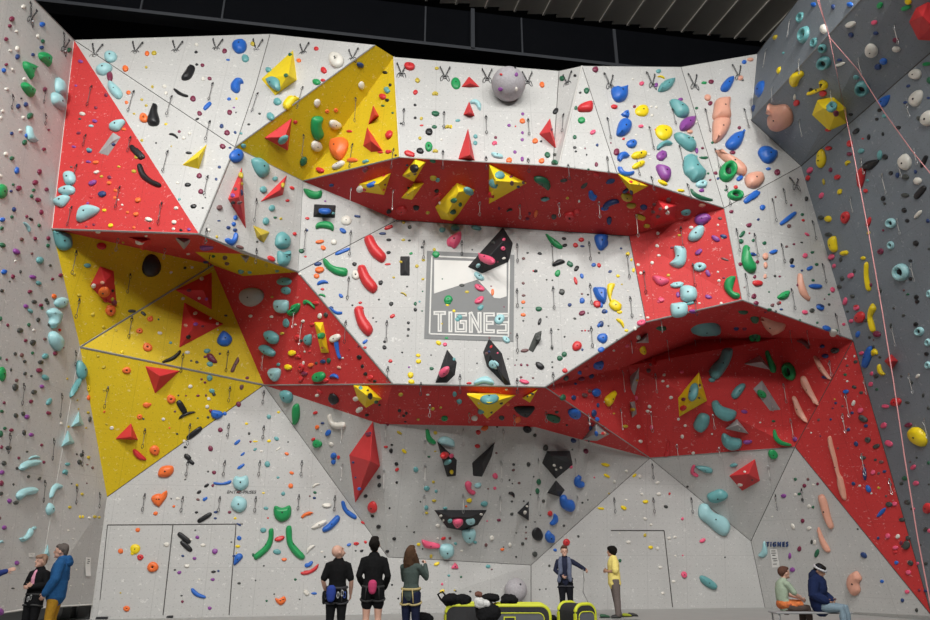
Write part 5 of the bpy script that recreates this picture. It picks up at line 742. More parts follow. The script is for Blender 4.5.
# ------------------------------------------------------------------ holds
def shape_mesh(sh, seed, fine, rho=.4):
    """unit hold: (u, v, h) vertices in [-1,1] x [-1,1] x [0,1]; faces; material index; smooth"""
    rnd = random.Random(seed)
    n = 20 if fine else 9
    ph = rnd.random()*6.28; a2 = rnd.uniform(.03, .10); a3 = rnd.uniform(.02, .08)
    vs, fs, mi = [], [], []
    if sh in 'ca':
        m = 12 if fine else 7; q = 7 if fine else 5; bend = .72 if sh == 'c' else .5; wm = .6 if sh == 'c' else .72; ctr = .38 if sh == 'c' else .25; pw = 2.6 if sh == 'c' else 6
        for i in range(m+1):
            t = -1+2*i/m; wd = wm*(max(0, 1-abs(t)**pw))**.5 * (1+.15*math.sin(ph+2*t)) + .03
            cx, cv = t, ctr-bend*t*t
            tn = Vector((1, -2*bend*t*rho)).normalized(); no = Vector((-tn.y*rho, tn.x))
            for k in range(q):
                s = -1+2*k/(q-1); hh = math.sqrt(max(0, 1-s*s))
                vs.append((cx*(1-.3*wm*min(rho, 1)*.5)+no.x*s*wd, cv+no.y*s*wd, hh*(.55+.45*(1-t*t))*(1 if hh else 0)))
        for i in range(m):
            for k in range(q-1): fs.append((i*q+k, (i+1)*q+k, (i+1)*q+k+1, i*q+k+1))
        fs.append(tuple(range(q))); fs.append(tuple(m*q+k for k in range(q-1, -1, -1)))
        fs.append(tuple([i*q for i in range(m, -1, -1)]+[i*q+q-1 for i in range(m+1)]))
        return vs, fs, [0]*len(fs)
    if sh == 'r':
        prof = [(1, 0), (.97, .4), (.84, .85), (.68, 1), (.54, .85), (.46, .45), (.43, .1)]
    elif sh == 'h': prof = [(1, 0), (1.0, .4), (.86, .8), (.5, 1), (.26, .95), (.20, .6)]
    elif sh == 'd': prof = [(1, 0), (.97, .3), (.85, .65), (.6, .9), (.3, 1)]
    elif sh in 'wxt': prof = [(1, 0), (.86, .75), (.45, 1)]
    elif sh == 's': prof = [(1, 0), (.97, .45), (.82, .82), (.5, 1)]
    else: prof = [(1, 0), (1.0, .35), (.84, .75), (.5, .97)]
    for ri, (r, h) in enumerate(prof):
        for k in range(n):
            a = 2*math.pi*k/n; c, s = math.cos(a), math.sin(a)
            R = 1.0
            if sh == 's': R = 1/((abs(c)**3.5+abs(s)**3.5)**(1/3.5))
            elif sh == 't': R = min(1.25, .62/max(.3, math.cos(((a-math.pi/2) % (2*math.pi/3))-math.pi/3)))
            elif sh == 'w': R = 1+.16*math.sin(2.0*a+ph)+.12*math.sin(5*a+ph*2)
            elif sh == 'b': R = .62+.38*abs(c)**1.3
            elif sh == 'j': R = 1-.16*max(0, math.sin(a))**3+a2*math.sin(2*a+ph)
            elif sh in 'odh': R = 1+a2*.8*math.sin(2*a+ph)+a3*.7*math.sin(3*a+ph*3)
            elif sh == 'r': R = 1+.04*math.sin(2*a+ph)
            u, v = c*R*r, s*R*r; hh = h
            if sh == 'j' and h > .5: hh = h*(1-.35*max(0, s)) ; v -= .12*h
            if sh in 'o' and h > .3: v += .10*h*math.sin(ph); u += .08*h*math.cos(ph)
            if sh == 'b' and h > .3: hh = h*(.7+.3*abs(c))
            vs.append((u, v, hh))
    m = len(prof)
    for i in range(m-1):
        for k in range(n): fs.append((i*n+k, i*n+(k+1) % n, (i+1)*n+(k+1) % n, (i+1)*n+k)); mi.append(0)
    if sh in 'rh':
        fs.append(tuple((m-1)*n+k for k in range(n))); mi.append(1)
    else:
        top = sum((Vector(v) for v in vs[-n:]), Vector())/n
        vs.append((top.x, top.y, 1.0 if sh != 'j' else .82)); c = len(vs)-1
        for k in range(n): fs.append(((m-1)*n+k, (m-1)*n+(k+1) % n, c)); mi.append(0)
    fs.append(tuple(range(n-1, -1, -1))); mi.append(0)
    return vs, fs, mi
DEP = {'o': .62, 'j': .7, 'd': .42, 's': .6, 'c': .62, 'r': .6, 't': .6, 'w': .55, 'b': .6, 'x': .6, 'h': .6, 'a': .6}
HOLDS = []; miss = 0
for ox, oy, s in TILES:
    sc = 698/180 if ox == 750 else 3.875
    for e in s.replace('\n', '').split(';'):
        if not e.strip(): continue
        q = e.split('='); f = q[0].split()
        x, y, w_, h_, a = [float(t) for t in f[:5]]
        if w_ < 4: continue
        kk = .95 if len(q) > 1 else .86; w_ *= kk; h_ *= kk
        if len(f[5]) > 1 and f[5][1] == 'r' and not (ox == 750 and f[5][0] in 'Ttg') and 'loop' not in (q+[''])[1]: f[5] = f[5][0]+'h'
        HOLDS.append(dict(ox=ox, oy=oy, sc=sc, px=ox+x/sc, py=oy+y/sc, w=w_/sc, h=h_/sc, a=a, c=f[5][0], s=f[5][1] if len(f[5]) > 1 else 'o', name=q[1] if len(q) > 1 else None))
def inflate(pts, loc, n, A, B, seedv):
    """smooth outline in the wall plane -> rounded solid"""
    P = [on_plane(x, y, loc, n) for x, y in pts]; m = len(P); Q = []
    for i in range(m):      # Catmull-Rom
        p0, p1, p2, p3 = P[i-1], P[i], P[(i+1) % m], P[(i+2) % m]
        for k in range(4):
            t = k/4; Q.append(.5*((2*p1)+(p2-p0)*t+(2*p0-5*p1+4*p2-p3)*t*t+(3*p1-p0-3*p2+p3)*t**3))
    m = len(Q); c = sum(Q, Vector())/m
    ar = Vector(); per = 0
    for i in range(m): ar += (Q[i]-c).cross(Q[(i+1) % m]-c)/2; per += (Q[(i+1) % m]-Q[i]).length
    if ar.dot(n) < 0: Q.reverse()
    th = 2*abs(ar.dot(n))/per; D = min(th*.78, .24)
    nrm = []
    for i in range(m): t = (Q[(i+1) % m]-Q[i-1]).normalized(); nrm.append(n.cross(t).normalized())
    rings = [(0, 0), (.03, .35), (.22, .72), (.5, .95)]
    vs, fs = [], []
    R = Q
    for d_, h in rings:
        R = [Q[i]+nrm[i]*th*d_ for i in range(m)]
        if d_ > .1:
            for _ in range(3): R = [(R[i-1]+R[i]*2+R[(i+1) % m])/4 for i in range(m)]
        vs += [p-loc+n*(D*h-.006) for p in R]
    for r in range(len(rings)-1):
        for i in range(m): fs.append((r*m+i, r*m+(i+1) % m, (r+1)*m+(i+1) % m, (r+1)*m+i))
    k = (len(rings)-1)*m
    cc = sum((Vector(v) for v in vs[k:]), Vector())/m
    for t in tessellate_polygon([[Vector(v) for v in vs[k:]]]):
        a, b_, c_ = (Vector(vs[k+j]) for j in t)
        fs.append(tuple(k+j for j in t) if (b_-a).cross(c_-a).dot(n) > 0 else (k+t[0], k+t[2], k+t[1]))
    fs.append(tuple(range(m-1, -1, -1)))
    return vs, fs, D, cc
def place(H, i):
    global miss
    hit = cast(H['px'], H['py'])
    if hit is None: miss += 1; return None
    loc, n, nm = hit
    vd = -ray(H['px'], H['py']).normalized(); ct = n.dot(vd)
    if ct < .45: n = (n+vd*(.5-ct)).normalized()
    a = math.radians(H['a']); ca, sa = math.cos(a), math.sin(a)
    p, w_, h_ = (H['px'], H['py']), H['w']/2, H['h']/2
    A = (on_plane(p[0]+ca*w_, p[1]-sa*w_, loc, n)-on_plane(p[0]-ca*w_, p[1]+sa*w_, loc, n))/2
    B = (on_plane(p[0]-sa*h_, p[1]-ca*h_, loc, n)-on_plane(p[0]+sa*h_, p[1]+ca*h_, loc, n))/2
    la, lb = A.length, B.length
    D = min(DEP[H['s']]*min(math.sqrt(la*lb), 1.4*min(la, lb)), .34)
    fine = H['name'] is not None
    if H['name'] in TRACE:
        pts = [(H['ox']+x/H['sc'], H['oy']+y/H['sc']) for x, y in TRACE[H['name']]]
        P, fs, D, cc = inflate(pts, loc, n, A, B, i)
        sh = (on_plane(p[0], p[1], loc+n*D*.35, n)-n*D*.35) - loc
        P = [q+sh for q in P]; cc = cc+sh
        r_ = min(.5, 1)*D
        return dict(loc=loc, n=n, A=A, B=B, D=D, P=P, fs=fs, mi=[0]*len(fs), nm=nm, sh=cc-n*cc.dot(n)+n*(.0), la=la, lb=lb, traced=True)
    vs, fs, mi = shape_mesh(H['s'], i*17+3, fine, lb/la)
    # a hold seen from below also shows its outward bulge: slide it down by part of that
    sh = (on_plane(p[0], p[1], loc+n*D*.45, n)-n*D*.45) - loc
    P = [A*v[0]+B*v[1]+n*(v[2]*D-.006)+sh for v in vs]
    return dict(loc=loc, n=n, A=A, B=B, D=D, P=P, fs=fs, mi=mi, nm=nm, sh=sh, la=la, lb=lb)
for i, H in enumerate(HOLDS): H['i'] = i; H['area'] = H['w']*H['h']
named = [H for H in HOLDS if H['name']]
rest = sorted([H for H in HOLDS if not H['name']], key=lambda H: -H['area'])
extra = rest[:max(0, 299-len(named))]; small = rest[len(extra):]
WORDS_AVOID = ('left', 'right')
def finish_label(t, nm):
    if ' on the ' in t or ' in the ' in t or ' by the ' in t or ' at the ' in t or ' below the ' in t or ' above the ' in t or ' under the ' in t or ' beside the ' in t or ' of the ' in t or ' near the ' in t:
        return t
    s = t+' on the '+nm
    return s
KIND = ('hold', 'jug', 'sloper', 'volume', 'pinch')
DARKHOLE = plain('dark bolt recess', (.012, .012, .012), .6)
used_labels = set()
NOBOLT = ('long black boomerang',)
def mk(H, label):
    R = place(H, H['i'])
    if R is None: return
    mats = [HM[H['c']], DARKHOLE]
    sm = [H['s'] not in 'wt']*len(R['fs'])
    o = link('climbing_hold', mesh_data('hold', R['P'], R['fs'], mats, sm, R['mi']), R['loc'])
    tag(o, label, 'climbing hold', 'resin holds bolted to the climbing wall')
    if H['s'] in 'odjbwsth' and (H['name'] or '') not in NOBOLT and min(R['la'], R['lb']) > .085 and H['s'] != 'c':
        r = .016 if min(R['la'], R['lb']) < .15 else .024
        n = R['n']; top = R['sh']+n*(R['D']*(.95 if 'traced' in R else 1.0 if H['s'] != 'j' else .84)-.006)
        t1 = n.orthogonal().normalized(); t2 = n.cross(t1)
        ring = [(t1*math.cos(2*math.pi*k/8)+t2*math.sin(2*math.pi*k/8))*r for k in range(8)]
        vs = [v for v in ring]+[v*.8+n*.012 for v in ring]
        fs = [(k, (k+1) % 8, (k+1) % 8+8, k+8) for k in range(8)]+[tuple(range(8, 16))]
        link('bolt', mesh_data('bolt', vs, fs, DARKHOLE), top, o)
    return R
for H in named:
    R = place(H, H['i'])
    if not R: print('MISS', H['name']); continue
    lab = finish_label(H['name'], R['nm'])
    if not any(k in lab.split() for k in ('hold', 'jug', 'sloper', 'volume', 'pinch', 'block')) and len(lab.split()) < 15:
        w_ = lab.split()
    if lab in used_labels: print('DUP', lab)
    used_labels.add(lab); mk(H, lab)
    if len(H['name'].split()) <= 9: LAND.append((H['px'], H['py'], H['name']))
REL = ['just right of', 'up and right of', 'just above', 'up and left of', 'just left of', 'down and left of', 'just below', 'down and right of']
def rel_label(px, py, pre, skip=None):
    cand = sorted(LAND, key=lambda l: (l[0]-px)**2+(l[1]-py)**2)
    for c in cand[:12]:
        dx, dy = px-c[0], c[1]-py
        if dx*dx+dy*dy < 4: continue
        k = int(round(math.degrees(math.atan2(dy, dx))/45)) % 8
        nm = c[2]; nm = nm if nm.split()[0] not in ('the',) else nm[4:]
        t = '%s %s the %s' % (pre, REL[k], nm)
        if t not in used_labels and len(t.split()) <= 16:
            used_labels.add(t); return t
    print('NOLABEL', px, py); return pre
for H in extra:
    size = 'large' if H['area'] > 90 else 'small'
    R = mk(H, rel_label(H['px'], H['py'], '%s %s hold' % (size, CN[H['c']])))
# the many small holds
vs, fs, mi, sm = [], [], [], []
keys = list(HM.keys())
for H in small:
    R = place(H, H['i'])
    if not R: continue
    k = len(vs); vs += [p+R['loc'] for p in R['P']]; fs += [tuple(i+k for i in f) for f in R['fs']]
    mi += [keys.index(H['c']) if m == 0 else len(keys) for m in R['mi']]; sm += [True]*len(R['fs'])
o = link('small_climbing_holds', mesh_data('small holds', vs, fs, [HM[k] for k in keys]+[DARKHOLE], sm, mi))
tag(o, 'hundreds of small coloured resin holds scattered over the climbing wall', 'climbing holds', kind='stuff')
print('holds', len(HOLDS), 'named', len(named), 'small', len(small), 'miss', miss)
# ------------------------------------------------------------------ quickdraws and top anchors
def carab():
    pts = []
    for k in range(10):
        a = 2*math.pi*k/10; pts.append(Vector((.028*math.cos(a)*(1.15 if math.sin(a) > 0 else .85), 0, -.055+.055*math.sin(a))))
    return tube(pts, .0075, 4, True)
me_car = {m: mesh_data('carabiner', *carab(), mt) for m, mt in (('d', DARKMET), ('s', STEEL))}
hv = merge(box(0, -.004, .012, .034, .008, .07), box(0, -.018, -.012, .02, .03, .01))
me_han = {m: mesh_data('hanger', *hv, mt) for m, mt in (('d', DARKMET), ('s', STEEL))}
sv = box(0, 0, -.5, .013, .007, 1)
me_sl = {m: mesh_data('sling', *sv, mt) for m, mt in (('d', DARKWEB), ('s', PALE))}
def hang(px, py, ln, name, dirpx=None):
    hit = cast(px, py, WALLBVH)
    if not hit: print('QMISS', px, py); return None
    loc, n, nm = hit
    end = at(px, py+ln, loc.y+0)
    L = max(.2, (loc-end).length)
    L = min(L, 1.0)
    return loc, n, nm, L
for (px, py, ln) in QUICK:
    if ln <= 0: continue
    r = hang(px, py, ln, 'q')
    if not r: continue
    loc, n, nm, L = r
    m = 'd' if 'mustard' in nm or 'yellow' in nm else 's' if n.z < -.45 or 'dark red' in nm or 'cave' in nm or 'red' in nm and n.z < -.2 or 'slate' in nm else 'd'
    root = empty('quickdraw', loc+n*.01)
    d = Vector((0, 0, -1))
    if n.z > 0: d = (d-n*d.dot(n)).normalized()
    y = Vector((n.x, n.y, 0)); y = -y.normalized() if y.length > .05 else Vector((0, 1, 0))
    zz = -d; xx = y.cross(zz).normalized(); yy = zz.cross(xx).normalized()
    root.rotation_euler = Matrix((xx, yy, zz)).transposed().to_euler()
    link('hanger', me_han[m], (0, -.006, 0), root)
    link('carabiner', me_car[m], (0, -.03, -.004), root)
    s_ = link('sling', me_sl[m], (0, -.03, -.10), root); s_.scale = (1, 1, max(.05, L-.2))
    c2 = link('carabiner', me_car[m], (0, -.03, -max(.15, L-.10)), root)
    tag(root, rel_label(px, py+ln/2, ('pale' if m == 's' else 'dark')+' quickdraw'), 'quickdraw', 'quickdraws hanging on the climbing wall')
def chain(length, n):
    parts = []
    for i in range(n):
        z = -length*(i+.5)/n; l = length/n*.62
        pts = [Vector(((.018*math.cos(a) if i % 2 else 0), (0 if i % 2 else .018*math.cos(a)), z+l*math.sin(a))) for a in [2*math.pi*k/8 for k in range(8)]]
        parts.append(tube(pts, .008, 4, True))
    return merge(*parts)
me_ch = mesh_data('chain', *chain(1, 9), DARKMET)
me_ri = mesh_data('ring', *tube([Vector((.05*math.cos(a), 0, .05*math.sin(a))) for a in [2*math.pi*k/12 for k in range(12)]], .012, 5, True), STEEL)
for (px, py, ln) in ANCH:
    r = hang(px, py-ln*.45, ln, 'a')
    if not r: r = hang(px, py+2, ln, 'a')
    if not r: continue
    loc, n, nm, L = r
    root = empty('top_anchor', loc+n*.03)
    y = Vector((n.x, n.y, 0)).normalized(); yaw = math.atan2(y.y, y.x)+math.pi/2
    root.rotation_euler = (0, 0, yaw)
    hw = .13
    for sgn in (-1, 1):
        link('hanger', me_han['d'], (sgn*hw, 0, 0), root)
        c_ = link('chain', me_ch, (sgn*hw, -.03, 0), root); ll = math.hypot(hw, L*.7); c_.scale = (1, 1, ll)
        c_.rotation_euler = (0, sgn*math.atan2(hw, L*.7), 0)
        c3 = link('carabiner', me_car['d'], (sgn*.05, -.04, -L*.62), root); c3.rotation_euler = (0, -sgn*.3, 0); c3.scale = (1.3, 1, 1.8)
    link('ring', me_ri, (0, -.05, -L*.72), root)
    tag(root, rel_label(px, py, 'V shaped chain anchor'), 'belay anchor', 'chain anchors along the top of the wall')
# ------------------------------------------------------------------ logo, lettering, papers
GREYP = plain('grey wall paint', (.21, .215, .215), .7, 0, .06, 3); WHITEP = plain('white wall paint', (.68, .67, .64), .7, 0, .05, 3)
LOC, LN, _ = cast(470, 296, WALLBVH)
# local affine frame of the painted square
def q4(u, v): # u,v in 0..1 over the painted square, v from the top
    tl, tr, br, bl = (427, 251), (514.4, 255), (513.5, 341.7), (424.2, 338.8)
    x = (1-v)*((1-u)*tl[0]+u*tr[0])+v*((1-u)*bl[0]+u*br[0]); y = (1-v)*((1-u)*tl[1]+u*tr[1])+v*((1-u)*bl[1]+u*br[1])
    return x, y
def slab(name, pts, h0, h1, mat, parent=None, px=True):
    P = [on_plane(x, y, LOC, LN) for x, y in pts]; m = len(P)
    vs = [p+LN*h0-LOC for p in P]+[p+LN*h1-LOC for p in P]
    tri = tessellate_polygon([P])
    def ori(t, s): 
        a, b, c = (P[k] for k in t); return t if ((b-a).cross(c-a).dot(LN) > 0) == s else (t[0], t[2], t[1])
    fs = [ori(t, True) for t in tri]; fs = [tuple(k+m for k in t) for t in fs]+[(i, (i+1) % m, (i+1) % m+m, i+m) for i in range(m)]
    return vs, fs
root = empty('painted_logo', LOC)
def sq(u0, v0, u1, v1): return [q4(u0, v0), q4(u1, v0), q4(u1, v1), q4(u0, v1)]
link('square_field', mesh_data('field', *slab('f', sq(0, 0, 1, 1), 0, .012, GREYP), GREYP), parent=root)
fr = []
for a in (sq(.05, .05, .95, .066), sq(.05, .935, .95, .951), sq(.05, .05, .066, .951), sq(.934, .05, .95, .951)): fr.append(slab('l', a, .01, .018, WHITEP))
link('white_border', mesh_data('border', *merge(*fr), WHITEP), parent=root)
sky = [(434.2, 260), (506.6, 262.6), (506.6, 296.5), (500, 298.6), (494, 298), (488, 291), (481.5, 284), (477.5, 279.8), (434, 293.8)]
link('snow_shape', mesh_data('snow', *slab('s', sky, .01, .018, PM['grey']), WHITEP), parent=root)
def strokes(lines, wd, h0, h1):
    out = []
    for (x0, y0, x1, y1) in lines:
        dx, dy = x1-x0, y1-y0; l = math.hypot(dx, dy); dx /= l; dy /= l; e = wd/2
        p = [(x0-dx*e-dy*e, y0-dy*e+dx*e), (x1+dx*e-dy*e, y1+dy*e+dx*e), (x1+dx*e+dy*e, y1+dy*e-dx*e), (x0-dx*e+dy*e, y0-dy*e-dx*e)]
        out.append(slab('s', p, h0, h1, None)); h0 += .0004; h1 += .0004
    return out
LET = {'T': [(0, 0, 1, 0), (.5, 0, .5, 1)], 'I': [(.5, 0, .5, 1)], 'G': [(1, .05, 0, .05), (0, .05, 0, 1), (0, 1, 1, 1), (1, 1, 1, .5), (1, .5, .6, .5)],
 'N': [(0, 1, 0, 0), (0, 0, 1, 1), (1, 1, 1, 0)], 'E': [(1, 0, 0, 0), (0, 0, 0, 1), (0, 1, 1, 1), (0, .5, .85, .5)], 'S': [(1, 0, 0, 0), (0, 0, 0, .5), (0, .5, 1, .5), (1, .5, 1, 1), (1, 1, 0, 1)]}
x = 435.5
for ch, wd in (('T', 8.5), ('I', 1.0), ('G', 8.2), ('N', 8.6), ('E', 7.4), ('S', 8.4)):
    y0, y1 = 313.2+(x-435)*.03, 330.0+(x-435)*.03
    ls = [(x+a*wd, y0+b*(y1-y0), x+c*wd, y0+d*(y1-y0)) for a, b, c, d in LET[ch]]
    g = link('letter', mesh_data('letter', *merge(*strokes(ls, 4.0, .01, .018)), WHITEP), parent=root)
    link('inline', mesh_data('inline', *merge(*strokes(ls, .8, .018, .022)), GREYP), parent=g)
    x += wd+5.9
tag(root, 'grey square mountain logo with white TIGNES letters on the central panel', 'logo')
def text_on(name, s, p0, p1, hpx, mat, ext, label, cat, shear=0.0, parent=None):
    """text along the wall from pixel p0 to p1 (baseline), hpx tall"""
    cu = bpy.data.curves.new(name, 'FONT'); cu.body = s; cu.extrude = .04; cu.shear = shear; cu.offset = .003
    t = bpy.data.objects.new(name, cu); COL.objects.link(t)
    dg = bpy.context.evaluated_depsgraph_get(); me = bpy.data.meshes.new_from_object(t.evaluated_get(dg))
    bpy.data.objects.remove(t)
    xs = [v.co.x for v in me.vertices]; ys = [v.co.y for v in me.vertices]
    loc, n, _ = cast((p0[0]+p1[0])/2, p0[1], WALLBVH)
    P0 = on_plane(*p0, loc, n); P1 = on_plane(*p1, loc, n); Hv = on_plane(p0[0], p0[1]-hpx, loc, n)-P0
    for v in me.vertices:
        a = (v.co.x-min(xs))/(max(xs)-min(xs)); b = (v.co.y-min(ys))/(max(ys)-min(ys))
        v.co = P0+(P1-P0)*a+Hv*b+n*(ext*(v.co.z/.04*.5+.5))-loc
    me.materials.clear(); me.materials.append(mat); me.update()
    o = link(name, me, loc); tag(o, label, cat); return o
text_on('wall_lettering', 'ENTRE-PRISES', (227, 493.6), (256.5, 493.6), 3.0, HM['K'], .01, 'small black lettering between the two pale blue bosses', 'lettering', .25)
text_on('wall_lettering', 'T I G N E S', (767, 546.5), (788.5, 546.5), 4.8, HM['b'], .05, 'blue letter shaped holds spelling TIGNES on the lower right wall', 'lettering')
PAPER = plain('white paper', (.78, .77, .74), .8, 0, .03, 4)
INK = plain('black ink', (.05, .05, .05), .7); RINK = plain('red ink', (.6, .1, .1), .7)
def paper(pts, label, lines, curl=0.0, name='paper_notice'):
    cx = sum(p[0] for p in pts)/4; cy = sum(p[1] for p in pts)/4
    loc, n, _ = cast(cx, cy, WALLBVH); P = [on_plane(x, y, loc, n)-loc for x, y in pts]
    vs, fs = [], []; K = 8
    for i in range(K+1):
        t = i/K; z = .012+curl*(t**2)
        vs += [P[0].lerp(P[3], t)+n*z, P[1].lerp(P[2], t)+n*z]
    for i in range(K): fs.append((2*i, 2*i+2, 2*i+3, 2*i+1))
    o = link(name, mesh_data('sheet', vs, fs, PAPER), loc); s_ = o.modifiers.new('thickness', 'SOLIDIFY'); s_.thickness = .004
    tag(o, label, 'notice')
    parts = []
    for (t, a, b) in lines:
        z = .018+curl*t*t; t2 = t+.035
        l0, r0 = P[0].lerp(P[3], t), P[1].lerp(P[2], t); l1, r1 = P[0].lerp(P[3], t2), P[1].lerp(P[2], t2)
        parts.append(([l0.lerp(r0, a)+n*z, l0.lerp(r0, b)+n*z, l1.lerp(r1, b)+n*z, l1.lerp(r1, a)+n*z], [(0, 1, 2, 3)]))
    if parts:
        p_ = link('print', mesh_data('print', *merge(*parts), INK), parent=o); p_.modifiers.new('t', 'SOLIDIFY').thickness = .002
paper([(85.5, 557), (90.5, 557.5), (88.8, 576), (84, 576)], 'curled white sheet taped to the left wall right of the blue jacket', [(.1, .3, .7), (.2, .35, .8), (.3, .2, .6)], .04)
paper([(28.2, 553), (34.5, 553), (33.8, 557), (28.2, 557)], 'small white number tag on the left wall left of the woman', [(.25, .25, .4), (.4, .3, .45), (.3, .55, .75), (.6, .5, .7)], 0, 'number_tag')
paper([(770, 549), (777, 549), (780, 567), (772.5, 567.5)], 'white paper notice below the TIGNES letter holds', [(.08, .2, .8), (.2, .15, .85), (.32, .25, .7), (.5, .2, .8), (.62, .3, .85), (.8, .2, .7)])
# ------------------------------------------------------------------ ropes
ROPE = plain('pink climbing rope', (.50, .22, .22), .8, 0, .25, 60); ROPE2 = plain('grey rope', (.25, .25, .24), .8, 0, .2, 40)
def rope(name, pts, r, mat, label):
    vs, fs = tube(pts, r, 6); c = pts[0]; o = link(name, mesh_data('rope', [v-Vector(c) for v in vs], fs, mat, True), c)
    tag(o, label, 'rope', 'belay ropes on the right wall' if 'pink' in label else None); return o
def rp(pts): return [at(x, y, Y) for x, y, Y in pts]
rope('climbing_rope', rp([(826, -60, 11.8), (819, 0, 12.0), (829, 36, 12.2), (853, 150, 11.9), (869, 235, 11.6), (882, 310, 11.2), (894, 385, 10.8), (905, 460, 10.4), (918, 540, 10), (932, 612, 9.6), (940, 660, 9.3)]), .0095, ROPE, 'pink rope running down the right wall to the bottom edge')
rope('climbing_rope', rp([(815, -60, 11.8), (817.5, 0, 12.0), (830, 38, 12.25), (858, 70, 12.3), (884, 112, 12.2), (912, 151, 12.1), (930, 173, 12.0), (950, 200, 11.9)]), .0095, ROPE, 'pink rope slanting across the dark overhang to the right edge')
# ------------------------------------------------------------------ people
def loft(rings, caps=True, n=14):
    """rings: (centre, rx, ry, side) ; closed solid"""
    vs, fs = [], []
    m = len(rings)
    C = [Vector(r[0]) for r in rings]
    for i, (c, rx, ry, side) in enumerate(rings):
        t = (C[min(i+1, m-1)]-C[max(i-1, 0)]).normalized()
        s = Vector(side); s = (s-t*s.dot(t))
        if s.length < .01: s = t.orthogonal()
        s.normalize(); w = t.cross(s)
        for k in range(n):
            a = 2*math.pi*k/n; vs.append(C[i]+s*math.cos(a)*rx+w*math.sin(a)*ry)
    for i in range(m-1):
        for k in range(n): fs.append((i*n+k, i*n+(k+1) % n, (i+1)*n+(k+1) % n, (i+1)*n+k))
    t0 = (C[0]-C[1]).normalized(); t1 = (C[-1]-C[-2]).normalized()
    for i, t, rev in ((0, t0, True), (m-1, t1, False)):
        r = min(rings[i][1], rings[i][2])
        base = i*n; prev = base
        for f, h in ((.75, .6), (.35, .92)):
            k0 = len(vs)
            for k in range(n): vs.append(C[i]+(vs[base+k]-C[i])*f+t*r*h)
            for k in range(n):
                q = (prev+k, prev+(k+1) % n, k0+(k+1) % n, k0+k); fs.append(q if not rev else q[::-1])
            prev = k0
        q = tuple(prev+k for k in range(n)); fs.append(q if not rev else q[::-1])
    return vs, fs
def limb(pts, radii, side=(1, 0, 0), n=10):
    return loft([(p, r, r, side) for p, r in zip(pts, radii)], n=n)
def ell(c, rx, ry, rz, R=None):
    vs, fs = sphere_mesh(1, 14, 9)
    out = []
    for v in vs:
        q = Vector((v.x*rx, v.y*ry, v.z*rz)); out.append(Vector(c)+(R @ q if R else q))
    return out, fs
def fuse(name, parts, mat, parent, vox=.011, smooth=3, disp=0):
    vs, fs = merge(*parts)
    me = mesh_data(name, vs, fs, mat); t = bpy.data.objects.new(name, me); COL.objects.link(t)
    r = t.modifiers.new('r', 'REMESH'); r.mode = 'VOXEL'; r.voxel_size = vox; r.use_smooth_shade = True
    if smooth: s_ = t.modifiers.new('s', 'SMOOTH'); s_.iterations = smooth; s_.factor = .5
    if disp:
        tx = bpy.data.textures.new('folds', 'CLOUDS'); tx.noise_scale = .09; d_ = t.modifiers.new('d', 'DISPLACE'); d_.texture = tx; d_.strength = disp; d_.mid_level = .5
    dg = bpy.context.evaluated_depsgraph_get(); m2 = bpy.data.meshes.new_from_object(t.evaluated_get(dg))
    bpy.data.objects.remove(t)
    m2.materials.clear(); m2.materials.append(mat)
    return link(name, m2, parent=parent)
SKIN = {'a': plain('fair skin', (.62, .36, .27), .55, 0, .05, 12), 'b': plain('tanned skin', (.42, .23, .15), .55, 0, .05, 12)}
def cloth(name, c): return plain(name, tuple(x*(.5 if max(c) < .03 else .9) for x in c), .9, 0, .18, 30, .25, .15)
EYE = plain('dark iris', (.02, .015, .012), .3)
def V3(*a): return Vector(a)
def hand(wr, d, palm_n, side, curl=.5, scale=1.0):
    """palm and five fingers leaving the wrist along d; palm_n is where the palm looks; side towards the thumb"""
    d = d.normalized(); pn = (palm_n-d*palm_n.dot(d)).normalized(); sd = d.cross(pn).normalized()
    if sd.dot(side) < 0: sd = -sd
    k = scale; parts = [loft([(wr, .027*k, .02*k, sd), (wr+d*.045*k, .038*k, .016*k, sd), (wr+d*.085*k, .040*k, .014*k, sd)], n=10)]
    for j, ln in enumerate((.070, .078, .073, .058)):
        b = wr+d*.082*k+sd*(.029-.0195*j)*k
        a1, a2 = curl*.7, curl*1.5
        p1 = b+(d*math.cos(a1)+pn*math.sin(a1))*ln*.5*k; p2 = p1+(d*math.cos(a2)+pn*math.sin(a2))*ln*.5*k
        parts.append(limb([b-d*.02, b, p1, p2], [.009*k, .0095*k, .0088*k, .0075*k], sd, 8))
    tb = wr+d*.025*k+sd*.028*k; t1 = tb+(sd*.6+d*.6+pn*.35).normalized()*.038*k; t2 = t1+(d*.85+pn*.4+sd*.1).normalized()*.03*k
    parts.append(limb([wr+d*.01, tb, t1, t2], [.012*k, .0125*k, .0105*k, .0085*k], pn, 8))
    return parts
